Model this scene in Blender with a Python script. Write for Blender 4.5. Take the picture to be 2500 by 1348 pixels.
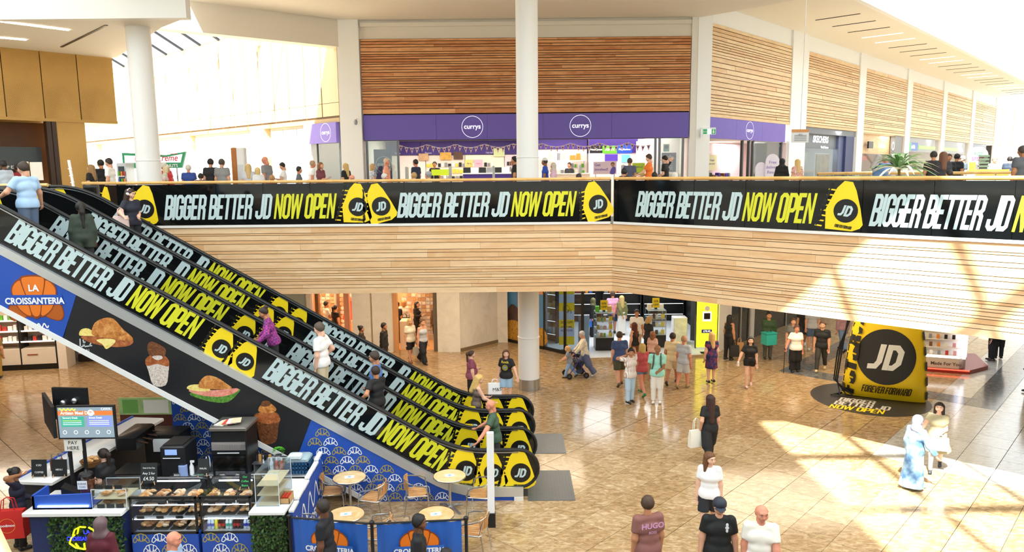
import bpy, bmesh, math, random
import numpy as np
from mathutils import Matrix, Vector
random.seed(7)
S=bpy.context.scene
for o in list(bpy.data.objects): bpy.data.objects.remove(o)
COL=S.collection
# ---------------------------------------------------------------- camera
FPX=1780.0; PITCH=math.radians(8.1); ROLL=math.radians(.55); CAMZ=7.0
_cp,_sp,_cr,_sr=math.cos(PITCH),math.sin(PITCH),math.cos(ROLL),math.sin(ROLL)
_r=Vector((1,0,0)); _u=Vector((0,_sp,_cp)); _f=Vector((0,_cp,-_sp))
_R=_r*_cr-_u*_sr; _U=_r*_sr+_u*_cr
cd=bpy.data.cameras.new('camera'); cd.sensor_width=36; cd.lens=36*FPX/2500; cd.clip_end=400; cd.clip_start=.05
cam=bpy.data.objects.new('camera',cd); COL.objects.link(cam); S.camera=cam
cam.matrix_world=Matrix(((_R.x,_U.x,-_f.x,0),(_R.y,_U.y,-_f.y,0),(_R.z,_U.z,-_f.z,CAMZ),(0,0,0,1)))
# ---------------------------------------------------------------- world, sun, exposure
SKY=3.2; SUN=23.0
w=bpy.data.worlds.new('world'); S.world=w; w.use_nodes=True
bg=w.node_tree.nodes['Background']; bg.inputs[0].default_value=(.93,.97,1,1); bg.inputs[1].default_value=SKY
sd=bpy.data.lights.new('sun','SUN'); sd.energy=SUN; sd.angle=math.radians(.8); sd.color=(1,.95,.86)
sun=bpy.data.objects.new('sun',sd); COL.objects.link(sun)
SUND=Vector((.25,.55,-.8)).normalized(); sun.rotation_euler=SUND.to_track_quat('-Z','Y').to_euler()
sun.location=(-5,-10,30)
vs=S.view_settings; vs.view_transform='Standard'; vs.look='None'; vs.exposure=0.2; vs.gamma=1; vs.use_curve_mapping=False
S.cycles.use_denoising=True; S.cycles.max_bounces=6; S.cycles.diffuse_bounces=4; S.cycles.glossy_bounces=2; S.cycles.transparent_max_bounces=8
S.cycles.sample_clamp_indirect=8
# ---------------------------------------------------------------- geometry helpers
def ray(px,py):
    u=(px-1250)/FPX; v=(674-py)/FPX
    u,v=_cr*u+_sr*v,-_sr*u+_cr*v
    return Vector((u,_cp+v*_sp,-_sp+v*_cp))
def W(px,py,Y):                       # photo point on the plane y=Y
    d=ray(px,py); return d*(Y/d.y)+Vector((0,0,CAMZ))
def G(px,py,z=0.):                    # photo point on the level z
    d=ray(px,py); return d*((z-CAMZ)/d.z)+Vector((0,0,CAMZ))
def xat(px,Y,z=6.): return (W(px,430,Y).x)
ZU=5.73
O=Vector((2.85,20.6)); E1=Vector((math.cos(math.radians(47)),math.sin(math.radians(47)))); E2=Vector((E1.y,-E1.x))
def AB(a,b,z=0.): p=O+E1*a+E2*b; return Vector((p.x,p.y,z))
def toab(p): d=Vector((p[0],p[1]))-O; return d.dot(E1),d.dot(E2)
def frame(o,x,z=(0,0,1)):             # matrix: local x along x, local y = outward normal to the viewer side, local z up
    x=Vector(x).normalized(); z=Vector(z).normalized(); y=z.cross(x); y.normalize(); z=x.cross(y)
    o=Vector(o); return Matrix(((x.x,y.x,z.x,o.x),(x.y,y.y,z.y,o.y),(x.z,y.z,z.z,o.z),(0,0,0,1)))
def T(x=0,y=0,z=0): return Matrix.Translation((x,y,z))
def RZ(d): return Matrix.Rotation(math.radians(d),4,'Z')
def RX(d): return Matrix.Rotation(math.radians(d),4,'X')
def RY(d): return Matrix.Rotation(math.radians(d),4,'Y')
def SC(x,y,z): return Matrix.Diagonal((x,y,z,1))
class MB:
    def __init__(s,M=None): s.v=[];s.f=[];s.m=[];s.s=[];s.M=M
    def add(s,vs,fs,m=0,sm=False,M=None):
        n=len(s.v)
        if M is not None: vs=[M@Vector(p) for p in vs]
        if s.M is not None: vs=[s.M@Vector(p) for p in vs]
        s.v.extend(tuple(p) for p in vs)
        for q in fs: s.f.append(tuple(i+n for i in q)); s.m.append(m); s.s.append(sm)
        return s
    def box(s,x0,x1,y0,y1,z0,z1,m=0,M=None):
        return s.add([(x0,y0,z0),(x1,y0,z0),(x1,y1,z0),(x0,y1,z0),(x0,y0,z1),(x1,y0,z1),(x1,y1,z1),(x0,y1,z1)],
            [(0,3,2,1),(4,5,6,7),(0,1,5,4),(1,2,6,5),(2,3,7,6),(3,0,4,7)],m,False,M)
    def bbox(s,x0,x1,y0,y1,z0,z1,b=.01,m=0,M=None):   # box with chamfered edges (upright and top)
        p=[(x0+b,y0),(x1-b,y0),(x1,y0+b),(x1,y1-b),(x1-b,y1),(x0+b,y1),(x0,y1-b),(x0,y0+b)]
        cx,cy=(x0+x1)/2,(y0+y1)/2
        q=[(x+(b if x<cx else -b),y+(b if y<cy else -b)) for x,y in p]
        v=[(x,y,z0) for x,y in p]+[(x,y,z1-b) for x,y in p]+[(x,y,z1) for x,y in q]
        f=[tuple(range(7,-1,-1)),tuple(range(16,24))]
        for k in (0,8):
            for i in range(8): j=(i+1)%8; f.append((k+i,k+j,k+8+j,k+8+i))
        return s.add(v,f,m,False,M)
    def poly(s,pts,m=0,M=None): return s.add(pts,[tuple(range(len(pts)))],m,False,M)
    def prism(s,pts,d0,d1,m=0,M=None,ax='y'):          # outline in x,z extruded along y (or x,y along z)
        n=len(pts); g=(lambda p,d:(p[0],d,p[1])) if ax=='y' else (lambda p,d:(p[0],p[1],d))
        v=[g(p,d0) for p in pts]+[g(p,d1) for p in pts]
        f=[tuple(range(n)),tuple(range(2*n-1,n-1,-1))]+[((i+1)%n,i,n+i,n+(i+1)%n) for i in range(n)]
        return s.add(v,f,m,False,M)
    def tube(s,pts,r,n=8,m=0,M=None,cap=True,closed=False):
        P=[Vector(p) for p in pts]; k=len(P); rs=r if isinstance(r,(list,tuple)) else [r]*k
        v=[];f=[]; up=None
        for i in range(k):
            a=P[(i-1)%k] if closed else P[max(i-1,0)]; b=P[(i+1)%k] if closed else P[min(i+1,k-1)]
            t=(b-a).normalized() if (b-a).length>1e-9 else Vector((0,0,1))
            if up is None: up=Vector((0,0,1)) if abs(t.z)<.9 else Vector((1,0,0))
            x=t.cross(up).normalized() if t.cross(up).length>1e-6 else Vector((1,0,0)); up=x.cross(t).normalized()
            for j in range(n):
                q=2*math.pi*j/n; v.append(P[i]+(x*math.cos(q)+up*math.sin(q))*rs[i])
        for i in range(k if closed else k-1):
            for j in range(n):
                a=i*n+j; b=i*n+(j+1)%n; c=((i+1)%k)*n+(j+1)%n; d=((i+1)%k)*n+j; f.append((a,d,c,b))
        s.add(v,f,m,True,M)
        if cap and not closed: s.add(v[:n],[tuple(range(n))],m,False,M); s.add(v[-n:],[tuple(range(n-1,-1,-1))],m,False,M)
        return s
    def lathe(s,prof,n=24,m=0,M=None,c=(0,0,0),cap=True):
        v=[];f=[]
        for r,z in prof:
            for j in range(n): q=2*math.pi*j/n; v.append((c[0]+r*math.cos(q),c[1]+r*math.sin(q),c[2]+z))
        for i in range(len(prof)-1):
            for j in range(n): f.append((i*n+j,i*n+(j+1)%n,(i+1)*n+(j+1)%n,(i+1)*n+j))
        s.add(v,f,m,True,M)
        if cap and prof[0][0]>1e-4: s.add(v[:n],[tuple(range(n-1,-1,-1))],m,False,M)
        if cap and prof[-1][0]>1e-4: s.add(v[-n:],[tuple(range(n))],m,False,M)
        return s
    def ell(s,c,r,nu=12,nv=8,m=0,M=None):
        if not isinstance(r,(tuple,list)): r=(r,r,r)
        v=[];f=[]
        for i in range(nv+1):
            t=math.pi*i/nv
            for j in range(nu):
                q=2*math.pi*j/nu; v.append((c[0]+r[0]*math.sin(t)*math.cos(q),c[1]+r[1]*math.sin(t)*math.sin(q),c[2]-r[2]*math.cos(t)))
        for i in range(nv):
            for j in range(nu): f.append((i*nu+j,i*nu+(j+1)%nu,(i+1)*nu+(j+1)%nu,(i+1)*nu+j))
        return s.add(v,f,m,True,M)
    def mesh(s,name,mats):
        me=bpy.data.meshes.new(name); me.from_pydata(s.v,[],s.f)
        for a in mats: me.materials.append(a)
        me.polygons.foreach_set('material_index',s.m); me.polygons.foreach_set('use_smooth',s.s)
        bm=bmesh.new(); bm.from_mesh(me); bmesh.ops.remove_doubles(bm,verts=bm.verts,dist=1e-5); bm.to_mesh(me); bm.free()
        me.set_sharp_from_angle(angle=.7); me.update(); return me
def root_of(o):
    while o.parent: o=o.parent
    return o
def put(name,me,parent=None,M=None):
    o=bpy.data.objects.new(name,me); COL.objects.link(o)
    if M is not None: o.matrix_basis=M
    if parent is not None:
        o.parent=parent
        if '_w' in parent.keys(): o.location=o.location-Vector(parent['_w'])
    return o
def obj(name,mb,mats,parent=None,M=None,smooth=None):
    if not isinstance(mats,(list,tuple)): mats=[mats]
    if parent is None and M is None and mb.v:      # world-authored single mesh: origin at its base
        a=np.array(mb.v); c=Vector(((a[:,0].min()+a[:,0].max())/2,(a[:,1].min()+a[:,1].max())/2,a[:,2].min()))
        mb.v=[(p[0]-c.x,p[1]-c.y,p[2]-c.z) for p in mb.v]; M=T(*c)
    me=mb.mesh(name,mats)
    if smooth is not None: me.polygons.foreach_set('use_smooth',[smooth]*len(me.polygons))
    return put(name,me,parent,M)
def tag(o,label=None,cat=None,group=None,kind=None):
    if label: o['label']=label
    if cat: o['category']=cat
    if group: o['group']=group
    if kind: o['kind']=kind
    return o
NTH='first second third fourth fifth sixth seventh eighth ninth tenth eleventh twelfth thirteenth fourteenth fifteenth sixteenth seventeenth eighteenth nineteenth twentieth'.split()
def thing(name,label,cat,loc=(0,0,0),rz=0,group=None,world=False):   # Empty at a thing's base; world=True: parts are authored in world coordinates
    o=bpy.data.objects.new(name,None); COL.objects.link(o); o.location=loc; o.rotation_euler=(0,0,math.radians(rz)); o.empty_display_size=.2
    if world: o['_w']=list(loc)
    return tag(o,label,cat,group)
def struct(o,label=None): o['kind']='structure'; return tag(o,label)
def dup(o,parent=None,M=None,label=None,group=None):
    c=o.copy(); COL.objects.link(c); c.parent=parent
    if M is not None: c.matrix_basis=M
    if label: c['label']=label
    if group: c['group']=group
    for ch in o.children: dup(ch,c)
    return c
# ---------------------------------------------------------------- materials
def lin(h):
    if isinstance(h,str):
        h=h.lstrip('#'); c=[int(h[i:i+2],16)/255 for i in (0,2,4)]
        return tuple(x/12.92 if x<=.04045 else ((x+.055)/1.055)**2.4 for x in c)
    return tuple(h)
MATS={}
def mat(h,rough=.5,metal=0.,emit=0.,var=.06,vs=6.,spec=.5,name=None,alpha=None,sheen=0,bump=0):
    key=(h,rough,metal,emit,var,vs,spec,alpha,bump)
    if key in MATS: return MATS[key]
    a=bpy.data.materials.new(name or 'surface'); a.use_nodes=True; nt=a.node_tree; b=nt.nodes['Principled BSDF']
    c=lin(h); b.inputs['Base Color'].default_value=(*c,1); b.inputs['Roughness'].default_value=rough; b.inputs['Metallic'].default_value=metal
    b.inputs['Specular IOR Level'].default_value=spec
    if emit: b.inputs['Emission Color'].default_value=(*c,1); b.inputs['Emission Strength'].default_value=emit
    if var or bump:
        tc=nt.nodes.new('ShaderNodeTexCoord'); n=nt.nodes.new('ShaderNodeTexNoise'); n.inputs['Scale'].default_value=vs; n.inputs['Detail'].default_value=4
        nt.links.new(tc.outputs['Object'],n.inputs['Vector'])
        if var:
            mr=nt.nodes.new('ShaderNodeMapRange'); mr.inputs[3].default_value=1-var; mr.inputs[4].default_value=1+var
            nt.links.new(n.outputs[0],mr.inputs[0])
            mx=nt.nodes.new('ShaderNodeMix'); mx.data_type='RGBA'; mx.blend_type='MULTIPLY'; mx.inputs[0].default_value=1
            mx.inputs[6].default_value=(*c,1); nt.links.new(mr.outputs[0],mx.inputs[7]); nt.links.new(mx.outputs[2],b.inputs['Base Color'])
        if bump:
            bu=nt.nodes.new('ShaderNodeBump'); bu.inputs['Strength'].default_value=bump; nt.links.new(n.outputs[0],bu.inputs['Height']); nt.links.new(bu.outputs[0],b.inputs['Normal'])
    if alpha is not None: b.inputs['Alpha'].default_value=alpha
    MATS[key]=a; return a
def glassmat(h='#ffffff',refl=.08,tint=.95,rough=.02):
    key=('glass',h,refl,tint)
    if key in MATS: return MATS[key]
    a=bpy.data.materials.new('glass'); a.use_nodes=True; nt=a.node_tree; nt.nodes.remove(nt.nodes['Principled BSDF'])
    t=nt.nodes.new('ShaderNodeBsdfTransparent'); c=lin(h); t.inputs[0].default_value=(c[0]*tint,c[1]*tint,c[2]*tint,1)
    g=nt.nodes.new('ShaderNodeBsdfGlossy'); g.inputs['Roughness'].default_value=rough
    x=nt.nodes.new('ShaderNodeMixShader'); x.inputs[0].default_value=refl
    nt.links.new(t.outputs[0],x.inputs[1]); nt.links.new(g.outputs[0],x.inputs[2]); nt.links.new(x.outputs[0],nt.nodes['Material Output'].inputs[0])
    MATS[key]=a; return a
def woodmat(name,dark,light,zs=34.,xs=1.6,rough=.45,objrand=.35):
    a=bpy.data.materials.new(name); a.use_nodes=True; nt=a.node_tree; b=nt.nodes['Principled BSDF']; L=nt.links.new; N=nt.nodes.new
    g=N('ShaderNodeNewGeometry'); mp=N('ShaderNodeMapping'); mp.inputs['Scale'].default_value=(xs,xs,zs); L(g.outputs['Position'],mp.inputs[0])
    oi=N('ShaderNodeObjectInfo'); 
    ad=N('ShaderNodeVectorMath'); ad.operation='ADD'; L(mp.outputs[0],ad.inputs[0]); 
    sc=N('ShaderNodeMath'); sc.operation='MULTIPLY'; sc.inputs[1].default_value=50; L(oi.outputs['Random'],sc.inputs[0]); L(sc.outputs[0],ad.inputs[1])
    n=N('ShaderNodeTexNoise'); n.inputs['Scale'].default_value=1; n.inputs['Detail'].default_value=6; n.inputs['Distortion'].default_value=.6; L(ad.outputs[0],n.inputs['Vector'])
    r1=N('ShaderNodeMath'); r1.operation='MULTIPLY_ADD'; r1.inputs[1].default_value=objrand; r1.inputs[2].default_value=-objrand/2; L(oi.outputs['Random'],r1.inputs[0])
    r2=N('ShaderNodeMath'); r2.operation='ADD'; L(n.outputs[0],r2.inputs[0]); L(r1.outputs[0],r2.inputs[1])
    cr=N('ShaderNodeValToRGB'); cr.color_ramp.elements[0].position=.25; cr.color_ramp.elements[0].color=(*lin(dark),1); cr.color_ramp.elements[1].position=.75; cr.color_ramp.elements[1].color=(*lin(light),1)
    L(r2.outputs[0],cr.inputs[0]); L(cr.outputs[0],b.inputs['Base Color']); b.inputs['Roughness'].default_value=rough
    return a
def granite(name,c0,c1,c2,rough=.13,scale=5.,tint=.10):
    a=bpy.data.materials.new(name); a.use_nodes=True; nt=a.node_tree; b=nt.nodes['Principled BSDF']; L=nt.links.new; N=nt.nodes.new
    g=N('ShaderNodeNewGeometry'); oi=N('ShaderNodeObjectInfo')
    mp=N('ShaderNodeMapping'); mp.inputs['Rotation'].default_value=(0,0,.8); mp.inputs['Scale'].default_value=(1,2.2,1); L(g.outputs['Position'],mp.inputs[0])
    n=N('ShaderNodeTexNoise'); n.inputs['Scale'].default_value=scale; n.inputs['Detail'].default_value=9; n.inputs['Roughness'].default_value=.72; n.inputs['Distortion'].default_value=.8; L(mp.outputs[0],n.inputs['Vector'])
    r1=N('ShaderNodeMath'); r1.operation='MULTIPLY_ADD'; r1.inputs[1].default_value=tint; r1.inputs[2].default_value=-tint/2; L(oi.outputs['Random'],r1.inputs[0])
    r2=N('ShaderNodeMath'); r2.operation='ADD'; L(n.outputs[0],r2.inputs[0]); L(r1.outputs[0],r2.inputs[1])
    cr=N('ShaderNodeValToRGB'); e=cr.color_ramp.elements; e[0].position=.3; e[0].color=(*lin(c0),1); e[1].position=.72; e[1].color=(*lin(c2),1)
    k=e.new(.5); k.color=(*lin(c1),1)
    L(r2.outputs[0],cr.inputs[0]); L(cr.outputs[0],b.inputs['Base Color']); b.inputs['Roughness'].default_value=rough; b.inputs['Specular IOR Level'].default_value=.6
    return a
def perfmat(name,h,dens=26.):      # gold sheet with rows of small punched holes
    a=bpy.data.materials.new(name); a.use_nodes=True; nt=a.node_tree; b=nt.nodes['Principled BSDF']; L=nt.links.new; N=nt.nodes.new
    tc=N('ShaderNodeTexCoord'); mp=N('ShaderNodeMapping'); mp.inputs['Rotation'].default_value=(1.5708,0,.785); L(tc.outputs['Object'],mp.inputs[0])
    v=N('ShaderNodeTexVoronoi'); v.voronoi_dimensions='2D'; v.inputs['Scale'].default_value=dens; v.inputs['Randomness'].default_value=0; L(mp.outputs[0],v.inputs['Vector'])
    n=N('ShaderNodeTexNoise'); n.inputs['Scale'].default_value=.6; n.inputs['Detail'].default_value=3; L(tc.outputs['Object'],n.inputs['Vector'])
    m0=N('ShaderNodeMapRange'); m0.inputs[1].default_value=.35; m0.inputs[2].default_value=.65; m0.inputs[3].default_value=.1; m0.inputs[4].default_value=.36; L(n.outputs[0],m0.inputs[0])
    lt=N('ShaderNodeMath'); lt.operation='LESS_THAN'; L(v.outputs['Distance'],lt.inputs[0]); L(m0.outputs[0],lt.inputs[1])
    mx=N('ShaderNodeMix'); mx.data_type='RGBA'; c=lin(h); mx.inputs[6].default_value=(*c,1); mx.inputs[7].default_value=(c[0]*.42,c[1]*.38,c[2]*.3,1)
    L(lt.outputs[0],mx.inputs[0]); L(mx.outputs[2],b.inputs['Base Color']); b.inputs['Metallic'].default_value=.35; b.inputs['Roughness'].default_value=.45
    return a
WHITE=mat('#eeeeec',.5,var=.02,vs=.7); WHITE2=mat('#e6e4de',.6,var=.02,vs=.7); SOFF=mat('#e2dcd0',.7,var=.02,vs=.5)
BLACK=mat('#141414',.35,var=.1); BLKG=mat('#0d0e0e',.08,var=.05,name='black gloss'); STEEL=mat('#b9bcbf',.28,.9,var=.05); CHROME=mat('#d5d7d8',.12,1.,var=0)
DARK=mat('#2b2b2d',.5,var=.1); RUB=mat('#161617',.4,var=.05)
YEL=mat('#f3d51b',.4,var=.05,vs=3); LET=mat('#bfd4d6',.35,var=.03); YLET=mat('#d8d82c',.35,var=.03); BLUE=mat('#1f4fb0',.45,var=.05)
WOODR=woodmat('cedar boards','#bd763f','#e2a870',zs=7.,objrand=.5); WOODF=woodmat('pale maple boards','#dcae7c','#eccba0',zs=9.,objrand=.5); WOODS=woodmat('light timber boards','#d8ae7c','#ebcfa2',zs=7.,objrand=.4)
HAND=woodmat('handrail timber','#d8a55a','#eec987',zs=3,xs=3)
GRAN=granite('polished granite','#806442','#b0926a','#d8c4a2'); GRANG=granite('grey granite','#4a4b4b','#6a6c6c','#8d9090'); GRANL=granite('pale granite','#a08a6c','#c9b596','#e2d4bd')
GOLD=perfmat('perforated gold sheet','#c9a05a'); GOLDP=mat('#bb9450',.4,.35,var=.05)
PURP=mat('#6450b0',.4,var=.03); DPURP=mat('#3d2480',.45,var=.05); PINKP=mat('#e8cfdd',.5,var=.03)
GLASS=glassmat(); 
# ---------------------------------------------------------------- lettering
_L,_R_,_T,_B,_c=.07,.33,.93,.07,.075
GL={'B':(.41,[[(_L,_B),(_L,_T),(_R_-_c,_T),(_R_,_T-_c),(_R_,.5+_c),(_R_-_c,.5),(_L+.075,.5)],[(_R_-_c-.08,.5),(_R_-_c,.5),(_R_+.01,.5-_c),(_R_+.01,_B+_c),(_R_-_c,_B),(_L-.07,_B)]]),
'I':(.15,[[(_L,0),(_L,1)]]),
'G':(.41,[[(_R_,.66),(_R_,_T-_c),(_R_-_c,_T),(_L+_c,_T),(_L,_T-_c),(_L,_B+_c),(_L+_c,_B),(_R_-_c,_B),(_R_,_B+_c),(_R_,.5),(.19,.5)]]),
'E':(.36,[[(_R_,_T),(_L,_T),(_L,_B),(_R_,_B)],[(_L,.5),(_R_-.03,.5)]]),
'F':(.35,[[(_R_,_T),(_L,_T),(_L,0)],[(_L,.5),(_R_-.03,.5)]]),
'R':(.42,[[(_L,0),(_L,_T),(_R_-_c,_T),(_R_,_T-_c),(_R_,.52+_c),(_R_-_c,.5),(_L+.075,.5)],[(_R_-_c-.08,.5),(_R_-_c,.5),(_R_,.46-_c),(_R_,0)]]),
'T':(.37,[[(.0,_T),(.36,_T)],[(.18,_T),(.18,0)]]),
'J':(.42,[[(_R_+.01,1),(_R_+.01,_B+_c),(_R_-_c,_B),(_L+_c,_B),(_L,_B+_c),(_L,.33)]]),
'D':(.41,[[(_L,0),(_L,_T),(_R_-_c,_T),(_R_,_T-_c),(_R_,_B+_c),(_R_-_c,_B),(_L+.075,_B)]]),
'N':(.43,[[(_L,0),(_L,1)],[(_L,.95),(_R_+.02,.05)],[(_R_+.02,0),(_R_+.02,1)]]),
'O':(.41,[[(_R_,.5),(_R_,_T-_c),(_R_-_c,_T),(_L+_c,_T),(_L,_T-_c),(_L,_B+_c),(_L+_c,_B),(_R_-_c,_B),(_R_,_B+_c),(_R_,.5)]]),
'W':(.60,[[(.05,1),(.15,0)],[(.15,0),(.29,.98)],[(.29,.98),(.43,0)],[(.43,0),(.53,1)]]),
'P':(.40,[[(_L,0),(_L,_T),(_R_-_c,_T),(_R_,_T-_c),(_R_,.42+_c),(_R_-_c,.42),(_L+.075,.42)]]),
'V':(.40,[[(.04,1),(.19,0)],[(.19,0),(.34,1)]]),'A':(.40,[[(.04,0),(.19,1)],[(.19,1),(.34,0)],[(.10,.25),(.28,.25)]]),
'U':(.41,[[(_L,1),(_L,_B+_c),(_L+_c,_B),(_R_-_c,_B),(_R_,_B+_c),(_R_,1)]]),'Y':(.4,[[(.04,1),(.19,.5),(.34,1)],[(.19,.5),(.19,0)]]),
'S':(.40,[[(_R_,.7),(_R_,_T-_c),(_R_-_c,_T),(_L+_c,_T),(_L,_T-_c),(_L,.6),(_R_,.4),(_R_,_B+_c),(_R_-_c,_B),(_L+_c,_B),(_L,_B+_c),(_L,.3)]]),
' ':(.16,[])}
def ribbon(pts,s):
    n=len(pts); out=[]
    for i,p in enumerate(pts):
        p=np.array(p,float); a=np.array(pts[i-1],float) if i else None; b=np.array(pts[i+1],float) if i<n-1 else None
        d1=(p-a)/np.linalg.norm(p-a) if a is not None else None; d2=(b-p)/np.linalg.norm(b-p) if b is not None else None
        if d1 is None: d1=d2
        if d2 is None: d2=d1
        n1=np.array((-d1[1],d1[0])); n2=np.array((-d2[1],d2[0])); m=n1+n2; m/=max(np.linalg.norm(m),1e-6); k=1/max(m@n1,.42)
        out.append((p+m*k*s/2,p-m*k*s/2))
    return out
def word(mb,text,h,x=0,z=0,m=0,shear=.17,st=.14,sx=1.,M=None,y=0):   # condensed slanted capitals, on local x-z plane
    cx=x
    for ch in text:
        wd,strokes=GL[ch]
        for k_,pl in enumerate(strokes):
            rb=ribbon(pl,st*(.78 if ch in 'NWVA' else 1)); v=[]
            for a,b in rb:
                for q in (a,b): v.append((cx+(q[0]*sx+q[1]*shear)*h,y-.0012*k_,z+q[1]*h))
            mb.add(v,[(2*i,2*i+1,2*i+3,2*i+2) for i in range(len(rb)-1)],m,False,M)
        cx+=wd*sx*h
    return cx
def wordlen(text,h,sx=1.): return sum(GL[c][0] for c in text)*sx*h
_TX={}
def txt(mb,s,size,x=0,z=0,m=0,M=None,bold=0.,align='CENTER',y=0,sx=1.,shear=0):   # plain lettering in the built-in font
    key=(s,bold,align)
    if key not in _TX:
        c=bpy.data.curves.new('t','FONT'); c.body=s; c.size=1; c.align_x=align; c.offset=bold; c.resolution_u=3
        o=bpy.data.objects.new('t',c); COL.objects.link(o)
        me=o.to_mesh(); _TX[key]=([tuple(v.co) for v in me.vertices],[tuple(p.vertices) for p in me.polygons])
        o.to_mesh_clear(); bpy.data.objects.remove(o); bpy.data.curves.remove(c)
    v,f=_TX[key]
    mb.add([(x+(p[0]*sx+p[1]*shear)*size,y,z+p[1]*size) for p in v],f,m,False,M)
def disc(mb,x,z,r,m=0,M=None,y=0,n=28,rx=None): mb.add([(x+(rx or r)*math.cos(2*math.pi*i/n),y,z+r*math.sin(2*math.pi*i/n)) for i in range(n)],[tuple(range(n))],m,False,M)
def ringp(mb,x,z,r0,r1,m=0,M=None,y=0,n=36,rx=1.,a0=0,a1=360):
    v=[]
    for i in range(n+1):
        q=math.radians(a0+(a1-a0)*i/n); v+= [(x+rx*r0*math.cos(q),y,z+r0*math.sin(q)),(x+rx*r1*math.cos(q),y,z+r1*math.sin(q))]
    mb.add(v,[(2*i,2*i+1,2*i+3,2*i+2) for i in range(n)],m,False,M)
def jd(mb,x,z,h,m,M=None,y=0,shear=.2):   # the two bold letters of the round badge
    J=[[(.36,1),(.36,.32),(.26,.12),(.0,.1)]]; D=[[(.62,0),(.62,.9),(.86,.9),(1.02,.72),(1.02,.3),(.86,.1),(.725,.1)]]
    for k_,pl in enumerate(J+D):
        rb=ribbon(pl,.2); v=[]
        for a,b in rb:
            for q in (a,b): v.append((x+((q[0]-.55)+(q[1]-.5)*shear)*h,y-.001*k_,z+(q[1]-.5)*h))
        mb.add(v,[(2*i,2*i+1,2*i+3,2*i+2) for i in range(len(rb)-1)],m,False,M)
def bagprint(mb,x,z,h,tilt=0,M=None,y=0,flip=False,side=True):   # the printed drawstring bag: mats 0 yellow 1 black 2 pale
    Q=(M or Matrix())@T(x,0,z)@RY(tilt)
    e=-.004
    pts=[(-.30,-.5),(.22,-.46),(.36,-.38),(.40,-.30),(.30,.0),(.16,.34),(.06,.5),(-.10,.5),(-.22,.34),(-.36,-.1)]
    mb.poly([(a*h,y,b*h) for a,b in pts],0,Q)
    if side:      # black printed lettering up the left flank, cut by the stripes
        for i,ch in enumerate('FUTURVAV'):
            t=i/8; word(mb,ch,.13*h,(-.50+.16*t)*h,(-.46+.86*t)*h,1,shear=.1,st=.24,sx=.95,M=Q,y=y+e)
            mb.poly([((-.52+.16*t)*h,y+e*.5,(-.47+.86*t)*h),((-.38+.16*t)*h,y+e*.5,(-.47+.86*t)*h),((-.37+.16*t)*h,y+e*.5,(-.44+.86*t)*h),((-.51+.16*t)*h,y+e*.5,(-.44+.86*t)*h)],0,Q)
    disc(mb,.03*h,-.08*h,.235*h,1,Q,y+e)
    jd(mb,.03*h,-.08*h,.22*h,2,Q,y+2*e)
    word(mb,'FOREVER FORWARD',.062*h,-.13*h,-.43*h,1,M=Q,y=y+e,st=.18,sx=.9)
# ================================================================ SETTING
def px_of(p):
    d=Vector(p)-Vector((0,0,CAMZ)); yc=d.y*_cp-d.z*_sp; zc=d.y*_sp+d.z*_cp; u,v=d.x/yc,zc/yc
    return 1250+FPX*(_cr*u-_sr*v), 674-FPX*(_sr*u+_cr*v), yc
# ---- ground floor: granite tiles laid on the diagonal
mb=MB(); mb.box(-45,60,-15,75,-.3,-.02); floor=struct(obj('floor',mb,mat('#4a3826',.6)))
floor['label']='brown polished granite tile floor of the mall ground level'
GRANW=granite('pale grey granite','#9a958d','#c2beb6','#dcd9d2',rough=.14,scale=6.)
TA,TBs=.84,.81; JO=.0035
def tile_me(name,m,j=JO):
    q=MB(); q.box(-TA/2+j,TA/2-j,-TBs/2+j,TBs/2-j,-.03,0); return q.mesh(name,[m])
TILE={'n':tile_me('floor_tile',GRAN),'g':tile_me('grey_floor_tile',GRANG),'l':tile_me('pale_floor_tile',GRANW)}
cells=[]
for i in range(-28,50):
    for j in range(-34,32):
        a=-.05+(i+.5)*TA; b=1.03+(j+.5)*TBs; p=AB(a,b); 
        if not(-40<p.x<55 and 9.5<p.y<62): continue
        x,y,d=px_of(p)
        if d<1 or not(-250<x<2750 and y<1480): continue
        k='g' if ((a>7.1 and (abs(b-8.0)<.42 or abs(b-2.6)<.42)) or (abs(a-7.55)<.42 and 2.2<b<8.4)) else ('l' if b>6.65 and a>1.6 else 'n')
        gap=.010*(i%5==0),.010*(j%5==0)
        cells.append((d+(30 if y<700 else 0),i,j,a,b,k))
cells.sort(key=lambda c:c[0])
ang=math.atan2(E1.y,E1.x); rest=MB(); ct,st_=math.cos(ang),math.sin(ang)
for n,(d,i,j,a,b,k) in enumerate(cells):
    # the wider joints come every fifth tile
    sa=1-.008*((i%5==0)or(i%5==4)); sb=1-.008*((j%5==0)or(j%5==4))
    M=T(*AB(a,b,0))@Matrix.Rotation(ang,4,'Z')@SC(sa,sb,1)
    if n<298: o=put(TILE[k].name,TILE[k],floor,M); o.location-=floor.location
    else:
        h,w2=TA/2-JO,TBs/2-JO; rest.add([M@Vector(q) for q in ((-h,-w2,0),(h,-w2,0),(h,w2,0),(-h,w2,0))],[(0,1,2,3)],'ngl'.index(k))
me=rest.mesh('far_floor_tiles',[GRAN,GRANG,GRANW]); o=put('far_floor_tiles',me,floor); o.location=-floor.location; o['kind']='stuff'
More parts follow.
